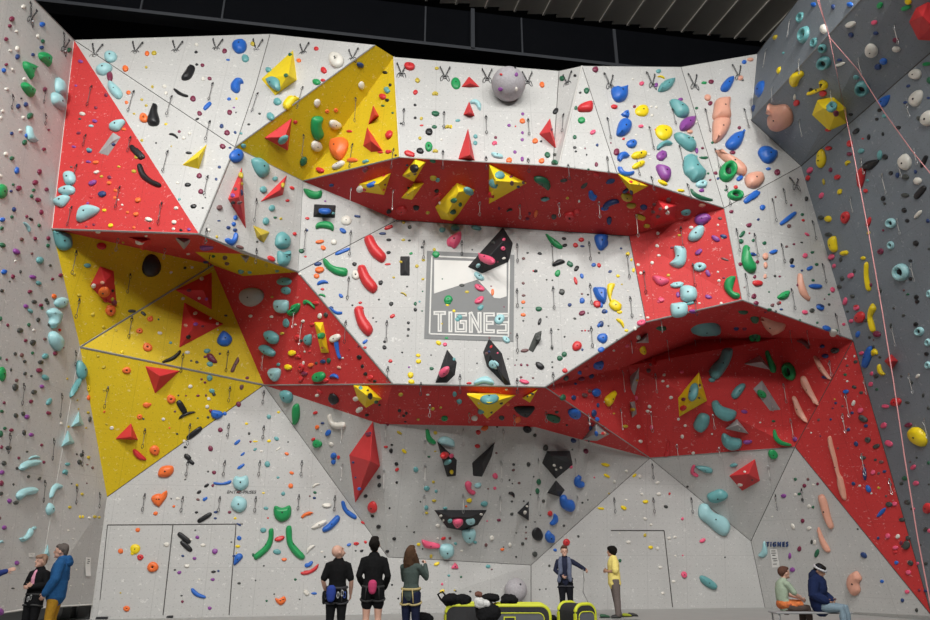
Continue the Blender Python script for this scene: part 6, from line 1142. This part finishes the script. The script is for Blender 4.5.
def human(label, loc, yaw, H, J, skin, look=(0, 1, 0), top=None, bottom=None, hair=None, extras=None, female=False, hands=True, curl=.6, bare_arm=0.0, bare_leg=0.0, vox=.011, coat=0.0, drop=-.10, longer=0, baggy=0.0, shoe=(.03, .03, .03)):
    """local frame: +Y is where the chest faces, +X its right-hand side"""
    k = H/1.75; root = empty('person', loc, yaw); root.scale = (k, k, k)
    d = dict(pel=V3(0, 0, .95), wai=V3(0, 0, 1.10), che=V3(0, 0, 1.30), neb=V3(0, -.01, 1.47), hed=V3(0, .02, 1.63))
    for s, g in ((1, 'r'), (-1, 'l')):
        d['sh'+g] = V3(s*.163, -.01, 1.395); d['el'+g] = V3(s*.235, -.03, 1.14); d['wr'+g] = V3(s*.24, .04, .90)
        d['hi'+g] = V3(s*.09, 0, .92); d['kn'+g] = V3(s*.10, .02, .50); d['an'+g] = V3(s*.11, -.02, .09); d['to'+g] = V3(s*.13, .15, .03)
    for a, b in J.items(): d[a] = V3(*b)
    X = V3(1, 0, 0)
    sx = (d['shr']-d['shl']).normalized()
    def torso(e):
        f = .92 if female else 1
        return loft([(d['pel']-V3(0, 0, .06), .135+e, .10+e, sx), (d['pel']+V3(0, 0, .03), .160+e, .112+e, sx), (d['wai'], .132*f+e, .095+e, sx), (d['che'], (.158*f)+e, .112+e, sx), ((d['che']+d['neb'])/2+V3(0, 0, .025), .138*f+e, .092+e, sx), (d['neb']-V3(0, 0, .015), .09+e, .07+e, sx)], n=18)
    def arm(g, e, t=1.0):
        sh, el, wr = d['sh'+g], d['el'+g], d['wr'+g]
        P = [sh.lerp(d['che'], .25)+V3(0, 0, .03), sh, sh.lerp(el, .5), el, el.lerp(wr, .35), wr]; R = [.05, .056, .048, .041, .042, .027]
        if t < 1:
            if t <= .5: P = P[:2]+[sh.lerp(el, t*2)]; R = R[:2]+[.052]
        return limb(P, [r+e for r in R])
    def leg(g, e, t=1.0):
        hi, kn, an = d['hi'+g], d['kn'+g], d['an'+g]
        P = [hi+V3(0, 0, .02), hi.lerp(kn, .3), kn, kn.lerp(an, .3), an]; R = [.088, .085, .056, .055, .036]
        if t < 1: P = [P[0], P[1], hi.lerp(kn, t)]; R = [.092, .09, .078]
        return limb(P, [r+e for r in R], n=12)
    def foot(g, e=0):
        an, to = d['an'+g], d['to'+g]; dr = (to-an); dr.z = 0; dr.normalize()
        return loft([(V3(an.x, an.y, an.z-.045)-dr*.05, .032+e, .035+e, X), (V3(an.x, an.y, an.z-.045)+dr*.04, .040+e, .035+e, X), (V3(to.x, to.y, to.z), .042+e, .022+e, X)], n=10)
    # head frame
    lk = V3(*look).normalized(); rt = lk.cross(V3(0, 0, 1)).normalized(); hu = rt.cross(lk).normalized()
    R = Matrix((rt, lk, hu)).transposed(); hd = d['hed']
    HS = 1.12
    def hp(x, y, z): return hd+R @ (V3(x, y, z)*HS)
    head = [ell(hp(0, -.005, .02), 0.0851, 0.1053, 0.1064, R), ell(hp(0, .025, -.045), 0.0627, 0.0694, 0.0694, R), ell(hp(0, .094, -.012), 0.0134, 0.0202, 0.0246, R), ell(hp(0, .088, .012), 0.0101, 0.0112, 0.0246, R),
            ell(hp(.076, -.005, -.01), 0.0112, 0.0202, 0.0314, R), ell(hp(-.076, -.005, -.01), 0.0112, 0.0202, 0.0314, R), ell(hp(0, .078, -.055), 0.0246, 0.0112, 0.0078, R), ell(hp(0, .074, -.085), 0.0269, 0.0202, 0.0179, R),
            ell(hp(.033, .076, .035), 0.0246, 0.0090, 0.0067, R), ell(hp(-.033, .076, .035), 0.0246, 0.0090, 0.0067, R),
            limb([d['neb']-V3(0, 0, .04), d['neb'].lerp(hp(0, -.02, -.05), .5), hp(0, -.02, -.04)], [.062, .053, .055])]
    def hs(v): return v
    body = [torso(0), arm('r', 0), arm('l', 0), leg('r', 0), leg('l', 0), foot('r'), foot('l')]+head
    for s, g in ((1, 'r'), (-1, 'l')):
        dr = d['wr'+g]-d['el'+g]
        pn = V3(-s, .2, 0) if 'pn'+g not in d else d['pn'+g]
        body += hand(d['wr'+g], dr, pn, V3(0, 1, .3), curl)
    bo = fuse('body', body, SKIN[skin], root, .0085, 2)
    ey = []
    for s in (-1, 1): ey.append(ell(hp(s*.032, .083, .012), .010, .006, .006, R))
    link('eyes', mesh_data('eyes', *merge(*ey), EYE, True), parent=root)
    e = .014+coat
    if top:
        nm, c, t = top; P = [torso(e+.004), arm('r', e, t), arm('l', e, t)]
        if coat: P.append(loft([(d['pel']+V3(0, 0, drop), .165+e, .12+e, sx), (d['pel']+V3(0, 0, .05), .165+e, .12+e, sx), (d['wai'], .155+e, .115+e, sx)], n=18))
        if longer: P.append(loft([(d['pel']-V3(0, 0, longer), .165+e, .125+e, sx), (d['pel']+V3(0, 0, .05), .16+e, .12+e, sx), (d['wai'], .145+e, .11+e, sx)], n=18))
        fuse(nm, P, cloth(nm.replace('_', ' '), c), root, .011, 2, .012)
    if bottom:
        nm, c, t = bottom
        P = [leg('r', .016+baggy, t), leg('l', .016+baggy, t), loft([(d['pel']-V3(0, 0, .07), .15, .112, sx), (d['pel']+V3(0, 0, .035), .168, .122, sx), (d['wai']-V3(0, 0, .04), .145, .11, sx)], n=18)]
        fuse(nm, P, cloth(nm.replace('_', ' '), c), root, .011, 2, .012)
    for g in 'rl':
        an, to = d['an'+g], d['to'+g]
        fuse('shoe', [foot(g, .010)], plain('shoe', shoe, .6), root, .009, 1)
    if hair:
        c, parts = hair
        P = []
        for q in parts:
            if q[0] == 'e': P.append(ell(hp(*q[1]), *[t_*HS for t_ in q[2]], R))
            else: P.append(limb([hp(*p) if len(p) == 3 else p for p in q[1]], q[2]))
        fuse('hair', P, cloth('hair', c), root, .009, 1, .02)
    if extras: extras(root, d, hp, R)
    return root, d
def ht(px, Y, py=590): return at(px, py, Y).x
SHORT = [('e', (0, -.022, .040), (.084, .092, .092)), ('e', (0, .03, .085), (.07, .06, .035)), ('e', (0, -.07, -.01), (.065, .035, .06))]
def belt(root, d, c, z=None, legloops=True, back=True, gear=None):
    m = plain('harness webbing', c, .8, 0, .2, 30); z = z or d['pel'].z+.07
    pts = [V3(.175*math.cos(a), .128*math.sin(a), z+.01*math.sin(a)) for a in [2*math.pi*k/20 for k in range(20)]]
    vs, fs = tube(pts, .024, 6, True); P = [(vs, fs)]
    if legloops:
        for g in 'rl':
            hi, kn = d['hi'+g], d['kn'+g]; c0 = hi.lerp(kn, .33)
            P.append(tube([c0+V3(.108*math.cos(a), .108*math.sin(a), .03*math.sin(a)) for a in [2*math.pi*k/16 for k in range(16)]], .018, 6, True))
            P.append(tube([V3(c0.x*1.25, -.11, c0.z), V3(c0.x*1.1, -.13, z)], .012, 5))
    link('harness', mesh_data('harness', *merge(*P), m, True), parent=root)
    if gear:
        for (x, y, zz, r, cc) in gear:
            vs, fs = tube([V3(x+.02*math.cos(a), y, zz+.05*math.sin(a)) for a in [2*math.pi*k/10 for k in range(10)]], r, 5, True)
            link('carabiner', mesh_data('carabiner', vs, fs, plain('gear', cc, .35, .4), True), parent=root)
def bag(root, c, p, sz, mat, name='chalk_bag'):
    o = fuse(name, [loft([(p-V3(0, 0, sz[2]), sz[0]*.8, sz[1]*.8, (1, 0, 0)), (p, sz[0], sz[1], (1, 0, 0)), (p+V3(0, 0, sz[2]*.8), sz[0]*.95, sz[1]*.95, (1, 0, 0))])], mat, root, .01, 1); return o
# bald man, black T-shirt, looking up to the right
def ex1(root, d, hp, R):
    belt(root, d, (.03, .03, .035), gear=[(.12, -.15, .93, .008, (.5, .5, .5)), (.16, -.12, .9, .008, (.05, .1, .4)), (-.17, -.10, .88, .01, (.05, .05, .05)), (.05, -.16, .9, .008, (.6, .6, .6))])
    bag(root, None, V3(-.07, -.18, .93), (.085, .06, .10), cloth('blue patterned bag', (.03, .06, .30)))
    bag(root, None, V3(-.21, -.05, .86), (.04, .05, .09), cloth('black pouch', (.02, .02, .02)), 'pouch')
human('bald man in black T-shirt with blue chalk bag, seen from behind looking up', (ht(337, 13), 13, 0), 0, 1.74,
  dict(neb=(0, .0, 1.47), hed=(-.01, -.04, 1.61), elr=(.25, -.02, 1.13), wrr=(.23, .10, .90), ell=(-.25, -.04, 1.13), wrl=(-.21, .10, .93), kr=(0,0,0)), 'a', (.75, .45, .75), ('t_shirt', (.012, .012, .013), .42), ('trousers', (.015, .016, .018), 1), None, ex1)
def ex2(root, d, hp, R):
    belt(root, d, (.02, .02, .02), z=.98)
    bag(root, None, V3(0, -.16, .98), (.075, .055, .075), cloth('pink bag', (.55, .06, .16)))
human('man in black long sleeved top and black shorts, seen from behind with bare legs', (ht(373, 13), 13, 0), .05, 1.84,
  dict(hed=(.0, -.0, 1.64), elr=(.245, -.02, 1.14), wrr=(.19, .13, .95), ell=(-.245, -.03, 1.14), wrl=(-.17, .14, .97)), 'a', (.1, .75, .6), ('long_sleeved_top', (.014, .014, .015), 1), ('shorts', (.012, .012, .014), .55), ((.02, .015, .012), SHORT+[('e', (0, -.05, .08), (.05, .06, .05))]), ex2)
def ex3(root, d, hp, R):
    belt(root, d, (.45, .36, .16), z=1.02)
LONG = SHORT+[('l', [(0, -.05, .05), (-.02, -.10, -.08), (-.03, -.12, -.22), (-.04, -.12, -.36)], [.10, .125, .135, .09]), ('l', [(-.06, -.04, .0), (-.10, -.07, -.16), (-.10, -.08, -.30)], [.06, .07, .05]), ('l', [(.06, -.05, .0), (.07, -.08, -.16), (.06, -.09, -.28)], [.06, .07, .05])]
human('woman with long wavy brown hair, green sweater and tan harness straps, looking up', (ht(411, 13), 13, 0), -.45, 1.70,
  dict(hed=(0, .0, 1.63), elr=(.25, .12, 1.20), wrr=(.14, .27, 1.42), ell=(-.23, .12, 1.17), wrl=(-.04, .30, 1.33)), 'a', (.0, .8, .6), ('sweater', (.07, .095, .085), 1), ('leggings', (.012, .016, .045), 1), ((.085, .045, .025), LONG), ex3, female=True, curl=1.2)
# belayer facing the camera
def ex4(root, d, hp, R):
    belt(root, d, (.04, .04, .05), z=.98)
    sc = cloth('blue grey scarf', (.13, .15, .22))
    fuse('scarf', [limb([V3(-.10, .03, 1.46), V3(-.12, .12, 1.34), V3(-.10, .15, 1.10), V3(-.12, .15, .95)], [.05, .055, .06, .05]), limb([V3(.10, .03, 1.46), V3(.12, .12, 1.34), V3(.11, .15, 1.15), V3(.16, .13, .93)], [.05, .055, .06, .05])], sc, root, .011, 1, .02)
human('belayer in dark top and blue grey scarf facing the camera, arm held out', (ht(566, 18.3), 18.3, 0), math.pi-.15, 1.74,
  dict(ell=(-.37, .06, 1.28), wrl=(-.50, .20, 1.20), elr=(.25, .02, 1.18), wrr=(.08, .20, 1.05), hil=(-.08, 0, .92), anl=(-.05, .05, .09), tol=(-.06, .2, .03)), 'a', (-.1, 1, -.05), ('long_sleeved_top', (.02, .024, .05), 1), ('trousers', (.014, .015, .022), 1), ((.10, .045, .03), SHORT), ex4, female=True, curl=1.2)
rope('climbing_rope', [at(583, 569, 17.8), at(584, 580, 17.8), at(583, 592, 17.8), at(588, 602, 17.8), at(592, 605, 17.8)], .010, ROPE2, 'thin grey rope hanging from the hand of the belayer')
rope('climbing_rope', [Vector((3.2, 18.2, .03)), Vector((3.5, 18.0, .03)), Vector((3.8, 18.6, .03)), Vector((4.3, 18.3, .03)), Vector((4.0, 17.8, .03)), Vector((4.6, 17.7, .03))], .012, ROPE2, 'grey rope lying on the floor near the man in the yellow T-shirt')
CURLY = [('e', (0, -.03, .04), (.118, .118, .11)), ('e', (0, .03, .09), (.085, .07, .05)), ('e', (.05, -.06, -.02), (.05, .05, .06)), ('e', (-.05, -.06, -.02), (.05, .05, .06))]
human('curly haired man in yellow T-shirt and grey trousers standing in profile', (ht(615, 19.2), 19.2, 0), math.pi/2, 1.72,
  dict(hed=(0, .03, 1.63), elr=(.22, -.02, 1.15), wrr=(.06, .19, 1.17), ell=(-.22, .0, 1.15), wrl=(-.04, .20, 1.14), anr=(.09, -.08, .09), tor=(.1, .09, .03), knr=(.09, -.03, .50), knl=(-.09, -.02, .5)), 'b', (0, 1, 0), ('t_shirt', (.95, .78, .24), .45), ('trousers', (.16, .13, .12), 1), ((.015, .012, .01), CURLY), None, curl=.9, coat=.03, longer=.12, baggy=.022)
# seated pair on the bench (sitting, chest towards +Y local)
SZ = dict(pel=(0, 0, .56), wai=(0, -.02, .71), che=(0, 0, .90), neb=(0, .02, 1.07), hed=(0, .06, 1.23),
  shr=(.175, .01, 1.01), shl=(-.175, .01, 1.01), hir=(.09, .02, .54), hil=(-.09, .02, .54), knr=(.12, .44, .52), knl=(-.12, .44, .52),
  anr=(.12, .42, .09), anl=(-.12, .40, .09), tor=(.13, .58, .03), tol=(-.13, .56, .03))
def ex6(root, d, hp, R):
    belt(root, d, (.5, .12, .05), z=.60, legloops=False)
    fuse('patterned_cloth', [loft([(V3(0, -.05, .60), .185, .13, (1, 0, 0)), (V3(0, .14, .58), .20, .11, (1, 0, 0)), (V3(0, .30, .60), .18, .09, (1, 0, 0))])], plain('orange and yellow patterned cloth', (.55, .14, .03), .8, 0, .8, 14), root, .012, 1, .02)
a = dict(SZ); a.update(elr=(.21, .15, .80), wrr=(.12, .34, .70), ell=(-.21, .15, .80), wrl=(-.10, .36, .72), wai=(0, -.05, .71), che=(0, -.02, .90), neb=(0, .03, 1.07), hed=(0, .09, 1.22))
human('seated person in pale green T-shirt with patterned cloth on the lap', (ht(783, 15.4), 15.4, 0), -math.pi/2+.1, 1.70, a, 'a', (-.05, 1, .02), ('t_shirt', (.36, .44, .33), .42), ('trousers', (.10, .07, .06), 1), ((.11, .05, .035), SHORT+[('e', (0, -.07, .02), (.08, .06, .08))]), ex6)
def ex7(root, d, hp, R):
    fuse('hood', [loft([(V3(0, -.08, 1.02), .13, .07, (1, 0, 0)), (V3(0, -.05, 1.12), .12, .09, (1, 0, 0)), (V3(0, .0, 1.17), .10, .09, (1, 0, 0))])], cloth('navy hood', (.012, .02, .06)), root, .012, 1, .01)
    fuse('beanie', [ell(hp(0, -.01, .07), .088, .10, .062, R)], cloth('dark knit', (.02, .022, .03)), root, .01, 1)
    pts = [hp(.092*math.cos(t), -.005+.104*math.sin(t), .045) for t in [2*math.pi*k/20 for k in range(20)]]
    link('headband', mesh_data('headband', *tube(pts, .024, 6, True), plain('grey white band', (.5, .5, .52), .8, 0, .5, 40), True), parent=root)
    P = [tube([V3(.212*math.cos(t), .165*math.sin(t)-.01, z) for t in [2*math.pi*k/18 for k in range(18)]], .006, 4, True) for z in (.66, .73, .80, .87, .94)]
    link('quilt_seams', mesh_data('seams', *merge(*P), cloth('navy seam', (.008, .012, .04)), True), parent=root)
b = dict(SZ); b.update(elr=(.25, -.02, .76), wrr=(.15, .16, .66), ell=(-.25, -.02, .76), wrl=(-.15, .16, .66), hed=(0, .09, 1.21))
human('seated person in navy quilted jacket, grey headband and light jeans looking down', (ht(817, 15.3), 15.25, 0), -math.pi/2-.8, 1.78, b, 'b', (.05, .9, -.5), ('quilted_jacket', (.012, .022, .075), 1), ('jeans', (.22, .30, .36), 1), ((.02, .015, .012), SHORT), ex7, coat=.045, drop=-.02, shoe=(.3, .3, .3))
# bench
bx0, bx1 = ht(770, 15.2), ht(845, 15.2)
bn = empty('bench', ((bx0+bx1)/2, 15.25, 0)); W_ = (bx1-bx0)
vs, fs = box(0, 0, .435, W_, .42, .035); o = link('seat', mesh_data('seat', vs, fs, plain('grey bench top', (.30, .30, .31), .5)), parent=bn); o.modifiers.new('b', 'BEVEL').width = .012
for sx in (-1, 1):
    x = sx*(W_/2-.07)
    link('leg', mesh_data('leg', *tube([V3(x, -.17, .01), V3(x, -.17, .42), V3(x, .17, .42), V3(x, .17, .01)], .018, 8), STEEL, True), parent=bn)
link('rail', mesh_data('rail', *tube([V3(-W_/2+.07, 0, .12), V3(W_/2-.07, 0, .12)], .014, 8), STEEL, True), parent=bn)
tag(bn, 'low grey metal bench carrying the two seated people', 'bench')
# couple on the left
def ex8(root, d, hp, R):
    fuse('pink_top', [loft([(V3(0, .058, 1.12), .06, .09, (1, 0, 0)), (V3(0, .068, 1.30), .065, .095, (1, 0, 0)), (V3(0, .05, 1.43), .05, .07, (1, 0, 0))])], cloth('pink top', (.75, .33, .45)), root, .011, 1, .005)
    belt(root, d, (.05, .05, .05), z=1.0, gear=[(-.05, .15, .95, .008, (.5, .5, .5)), (.0, .16, .92, .008, (.6, .6, .6)), (.14, .1, .9, .008, (.4, .4, .4))])
BOB = SHORT+[('e', (0, .05, .075), (.075, .05, .04)), ('l', [(.07, -.02, .03), (.08, -.02, -.06)], [.035, .03]), ('l', [(-.07, -.02, .03), (-.08, -.02, -.06)], [.035, .03])]
human('woman in black jacket over pink top with climbing harness, arms folded', (ht(34.5, 13.2), 13.25, 0), math.pi-.25, 1.55,
  dict(elr=(.24, .02, 1.17), wrr=(.02, .20, 1.18), ell=(-.24, .02, 1.17), wrl=(-.06, .21, 1.15)), 'a', (.2, 1, .0), ('jacket', (.014, .014, .016), 1), ('trousers', (.014, .014, .016), 1), ((.32, .20, .14), BOB), ex8, female=True, curl=.9, coat=.01)
def ex9(root, d, hp, R):
    fuse('hood', [loft([(V3(0, -.12, 1.42), .12, .07, (1, 0, 0)), (V3(0, -.10, 1.50), .11, .06, (1, 0, 0))])], cloth('blue hood', (.02, .10, .27)), root, .012, 1, .01)
human('man in blue hooded jacket and mustard trousers standing beside the woman in black', (ht(57, 13.1), 13.1, 0), math.pi/2+.25, 1.74,
  dict(hed=(0, .05, 1.62), elr=(.26, -.03, 1.15), wrr=(.24, .10, .93), ell=(-.25, .0, 1.15), wrl=(-.22, .12, .93)), 'a', (0, 1, .0), ('hooded_jacket', (.02, .10, .26), 1), ('trousers', (.42, .22, .02), 1), ((.13, .11, .10), SHORT), ex9, coat=.025)
human('person at the left edge in blue sleeves stretching an arm into view', (ht(-19, 13, 575), 13, 0), -math.pi/2, 1.70,
  dict(elr=(.10, .27, 1.24), wrr=(.08, .50, 1.32), shr=(.17, .04, 1.40)), 'a', (0, 1, .0), ('blue_jacket', (.03, .05, .20), 1), ('trousers', (.02, .02, .03), 1), ((.05, .03, .02), SHORT), None, coat=.006)
for o in list(COL.objects):
    if o.name.startswith('person') and o.type == 'EMPTY': pass
# ------------------------------------------------------------------ padded seats and things on them
YEL = plain('bright yellow trim', (.62, .66, .03), .5, 0, .05, 6); PADB = plain('black pad fabric', (.02, .02, .022), .8, 0, .2, 20, .2); PADG = plain('charcoal pad face', (.10, .105, .115), .7, 0, .1, 10, .1)
def arch(w, h, r, z0=.02):
    pts = [V3(-w/2, 0, z0)]
    for k in range(7): a_ = math.pi-math.pi/2*k/6; pts.append(V3(-w/2+r+r*math.cos(a_), 0, h-r+r*math.sin(a_)))
    for k in range(7): a_ = math.pi/2-math.pi/2*k/6; pts.append(V3(w/2-r+r*math.cos(a_), 0, h-r+r*math.sin(a_)))
    pts.append(V3(w/2, 0, z0)); return pts
def padded(loc, w, h, dep, yaw, label, face=True, tagit=True):
    r = empty('padded_seat', loc, yaw)
    A = arch(w, h, .16); n = len(A); vs, fs = [], []
    for y, s_ in ((-dep/2, .97), (-dep/2+.04, 1), (dep/2-.04, 1), (dep/2, .97)):
        vs += [V3(p.x*s_, y, p.z*s_) for p in A]
    for i in range(3):
        for k in range(n-1): fs.append((i*n+k, i*n+k+1, (i+1)*n+k+1, (i+1)*n+k))
        fs.append((i*n+n-1, i*n, (i+1)*n, (i+1)*n+n-1))
    fs.append(tuple(range(n-1, -1, -1))); fs.append(tuple(3*n+k for k in range(n)))
    link('cushion', mesh_data('cushion', vs, fs, PADB, False), parent=r)
    for y in (-dep/2+.03, dep/2-.03):
        link('trim_band', mesh_data('band', *tube([V3(p.x, y, p.z) for p in A], .036, 8), YEL, True), parent=r)
    if face:
        B = arch(w*.80, h*.82, .10, .05); vs = [V3(p.x, -dep/2-.02, p.z) for p in B]+[V3(p.x, -dep/2+.01, p.z) for p in B]; n = len(B)
        fs = [tuple(range(n-1, -1, -1))]+[(k, k+1, k+1+n, k+n) for k in range(n-1)]
        f_ = link('front_panel', mesh_data('front', vs, fs, PADG), parent=r)
        link('piping', mesh_data('piping', *tube([V3(p.x, -dep/2-.025, p.z) for p in B], .010, 6), YEL, True), parent=f_)
        if tagit:
            x0 = -w*.80/2+.12; vs, fs = box(x0+.12, -dep/2-.03, h*.66, .22, .01, .09)
            t_ = link('label_patch', mesh_data('patch', vs, fs, YEL), parent=r)
            vs, fs = box(x0+.12, -dep/2-.037, h*.66, .18, .008, .055); link('patch_print', mesh_data('print', vs, fs, DARKMET), parent=t_)
    return r
Yp = 14.0
def zx(px): return at(px, 608, Yp).x
r = padded(((zx(492)+zx(546))/2, Yp, 0), zx(546)-zx(488), .66, .55, 0, ''); tag(r, 'wide black padded seat with yellow trim and charcoal front panel', 'padded seat')
r = padded(((zx(441)+zx(474))/2+.15, Yp+.12, 0), zx(480)-zx(441), .66, .60, .0, '', False); tag(r, 'black padded seat with double yellow trim at the left end', 'padded seat')
r = padded((zx(577), Yp+.1, 0), .44, .68, .62, .45, '', True, False); tag(r, 'narrow black padded seat with yellow trim, right of the wide one', 'padded seat')
def lump(name, px, py, Y, sx, sy, sz, mat, label, cat, seed=1, parts=3, extra=None):
    c = at(px, py, Y); rr = random.Random(seed); P = []
    for i in range(parts): P.append(ell((rr.uniform(-.5, .5)*sx, rr.uniform(-.3, .3)*sy, rr.uniform(-.25, .25)*sz), sx*rr.uniform(.55, .75), sy*.6, sz*rr.uniform(.5, .7)))
    o = fuse(name, P, mat, None, .012, 1, .05); o.location = c; tag(o, label, cat); return o
BK = cloth('black cloth', (.015, .015, .017))
bp = lump('backpack', 456, 601, 13.9, .26, .2, .16, BK, 'black backpack lying on the left padded seat', 'bag', 3, 4)
link('handle', mesh_data('handle', *tube([V3(-.28, -.05, .02), V3(-.34, -.08, .12), V3(-.26, -.08, .17), V3(-.18, -.05, .08)], .018, 6), BK, True), parent=bp)
lump('rucksack', 484, 612, 13.5, .27, .18, .24, BK, 'large black rucksack standing in front of the padded seats', 'bag', 5, 4)
lump('crumpled_cloth', 484, 602.5, 13.4, .17, .10, .12, plain('white patterned cloth', (.6, .6, .57), .8, 0, .7, 18, .5), 'white and grey patterned cloth on top of the large black rucksack', 'cloth', 9, 4)
lump('knit_hat', 479, 594.5, 13.75, .10, .08, .08, cloth('brown wool', (.17, .08, .06)), 'brown woolly hat behind the white patterned cloth', 'hat', 4, 3)
lump('jacket', 494, 598.5, 14.1, .28, .16, .11, BK, 'black jacket draped over the back of the wide padded seat', 'jacket', 7, 4)
lump('scarf', 511, 600, 13.95, .18, .14, .12, BK, 'dark scarf bundled on the wide padded seat before the grey ball', 'scarf', 11, 4)
lump('sports_bag', 425, 618, 13.5, .24, .16, .15, BK, 'black sports bag on the floor left of the padded seats', 'bag', 13, 3)
lump('equipment_bag', 552, 619, 14.5, .14, .12, .08, BK, 'small dark bundle on the floor between the padded seats', 'bag', 17, 3)
# climbing shoes and small things on the floor
def shoe_obj(px, py, c, yaw, label, Y=None):
    p = floor_at(px, py); r = empty('climbing_shoe', (p.x, p.y, 0), yaw)
    fuse('upper', [loft([(V3(-.10, 0, .055), .04, .045, (0, 1, 0)), (V3(0, 0, .05), .045, .04, (0, 1, 0)), (V3(.11, 0, .03), .042, .024, (0, 1, 0))])], plain('shoe upper', c, .6, 0, .1), r, .009, 1)
    vs, fs = box(0, 0, .01, .27, .08, .016); link('sole', mesh_data('sole', vs, fs, DARKMET), parent=r)
    tag(r, label, 'shoe', 'shoes on the floor near the man in yellow'); return r
shoe_obj(627, 617, (.35, .40, .02), .3, 'yellow black shoe left of the white marked one'); shoe_obj(633, 616.5, (.04, .04, .04), .1, 'black shoe with yellow edge, right one of the pair')
shoe_obj(605, 618, (.03, .10, .05), .2, 'dark green shoe left of the feet of the man in yellow')
p = floor_at(103, 619)
cr = empty('weight_stand', (p.x, p.y, 0)); vs, fs = merge(box(0, 0, .03, .30, .22, .06), box(-.05, 0, .12, .05, .05, .18), box(.05, 0, .13, .05, .05, .2))
link('frame', mesh_data('frame', vs, fs, DARKMET), parent=cr); tag(cr, 'small black metal stand on the floor at the left foot of the wall', 'stand')
p = floor_at(171, 617.5); vs, fs = box(0, 0, .03, .22, .1, .06); o = link('door_wedge', mesh_data('wedge', vs, fs, DARKMET), (p.x, p.y-.12, 0)); o.modifiers.new('b', 'BEVEL').width = .01; tag(o, 'flat black block on the floor below the fat black tube', 'block')
# people labels
PL = ['bald man in black T-shirt with blue chalk bag, seen from behind looking up',
 'man in black long sleeved top and black shorts, seen from behind with bare legs',
 'woman with long wavy brown hair, green sweater and tan harness straps, looking up',
 'belayer in dark top and blue grey scarf facing the camera, arm held out',
 'curly haired man in yellow T-shirt and grey trousers standing in profile',
 'seated person in pale green T-shirt with patterned cloth on the lap',
 'seated person in navy quilted jacket, grey headband and light jeans looking down',
 'woman in black jacket over pink top with climbing harness, arms folded',
 'man in blue hooded jacket and mustard trousers standing beside the woman in black',
 'person at the left edge in blue sleeves stretching an arm into view']
ps = sorted([o for o in COL.objects if o.type == 'EMPTY' and o.name.split('.')[0] == 'person'], key=lambda o: o.name)
for o, l in zip(ps, PL): tag(o, l, 'person')
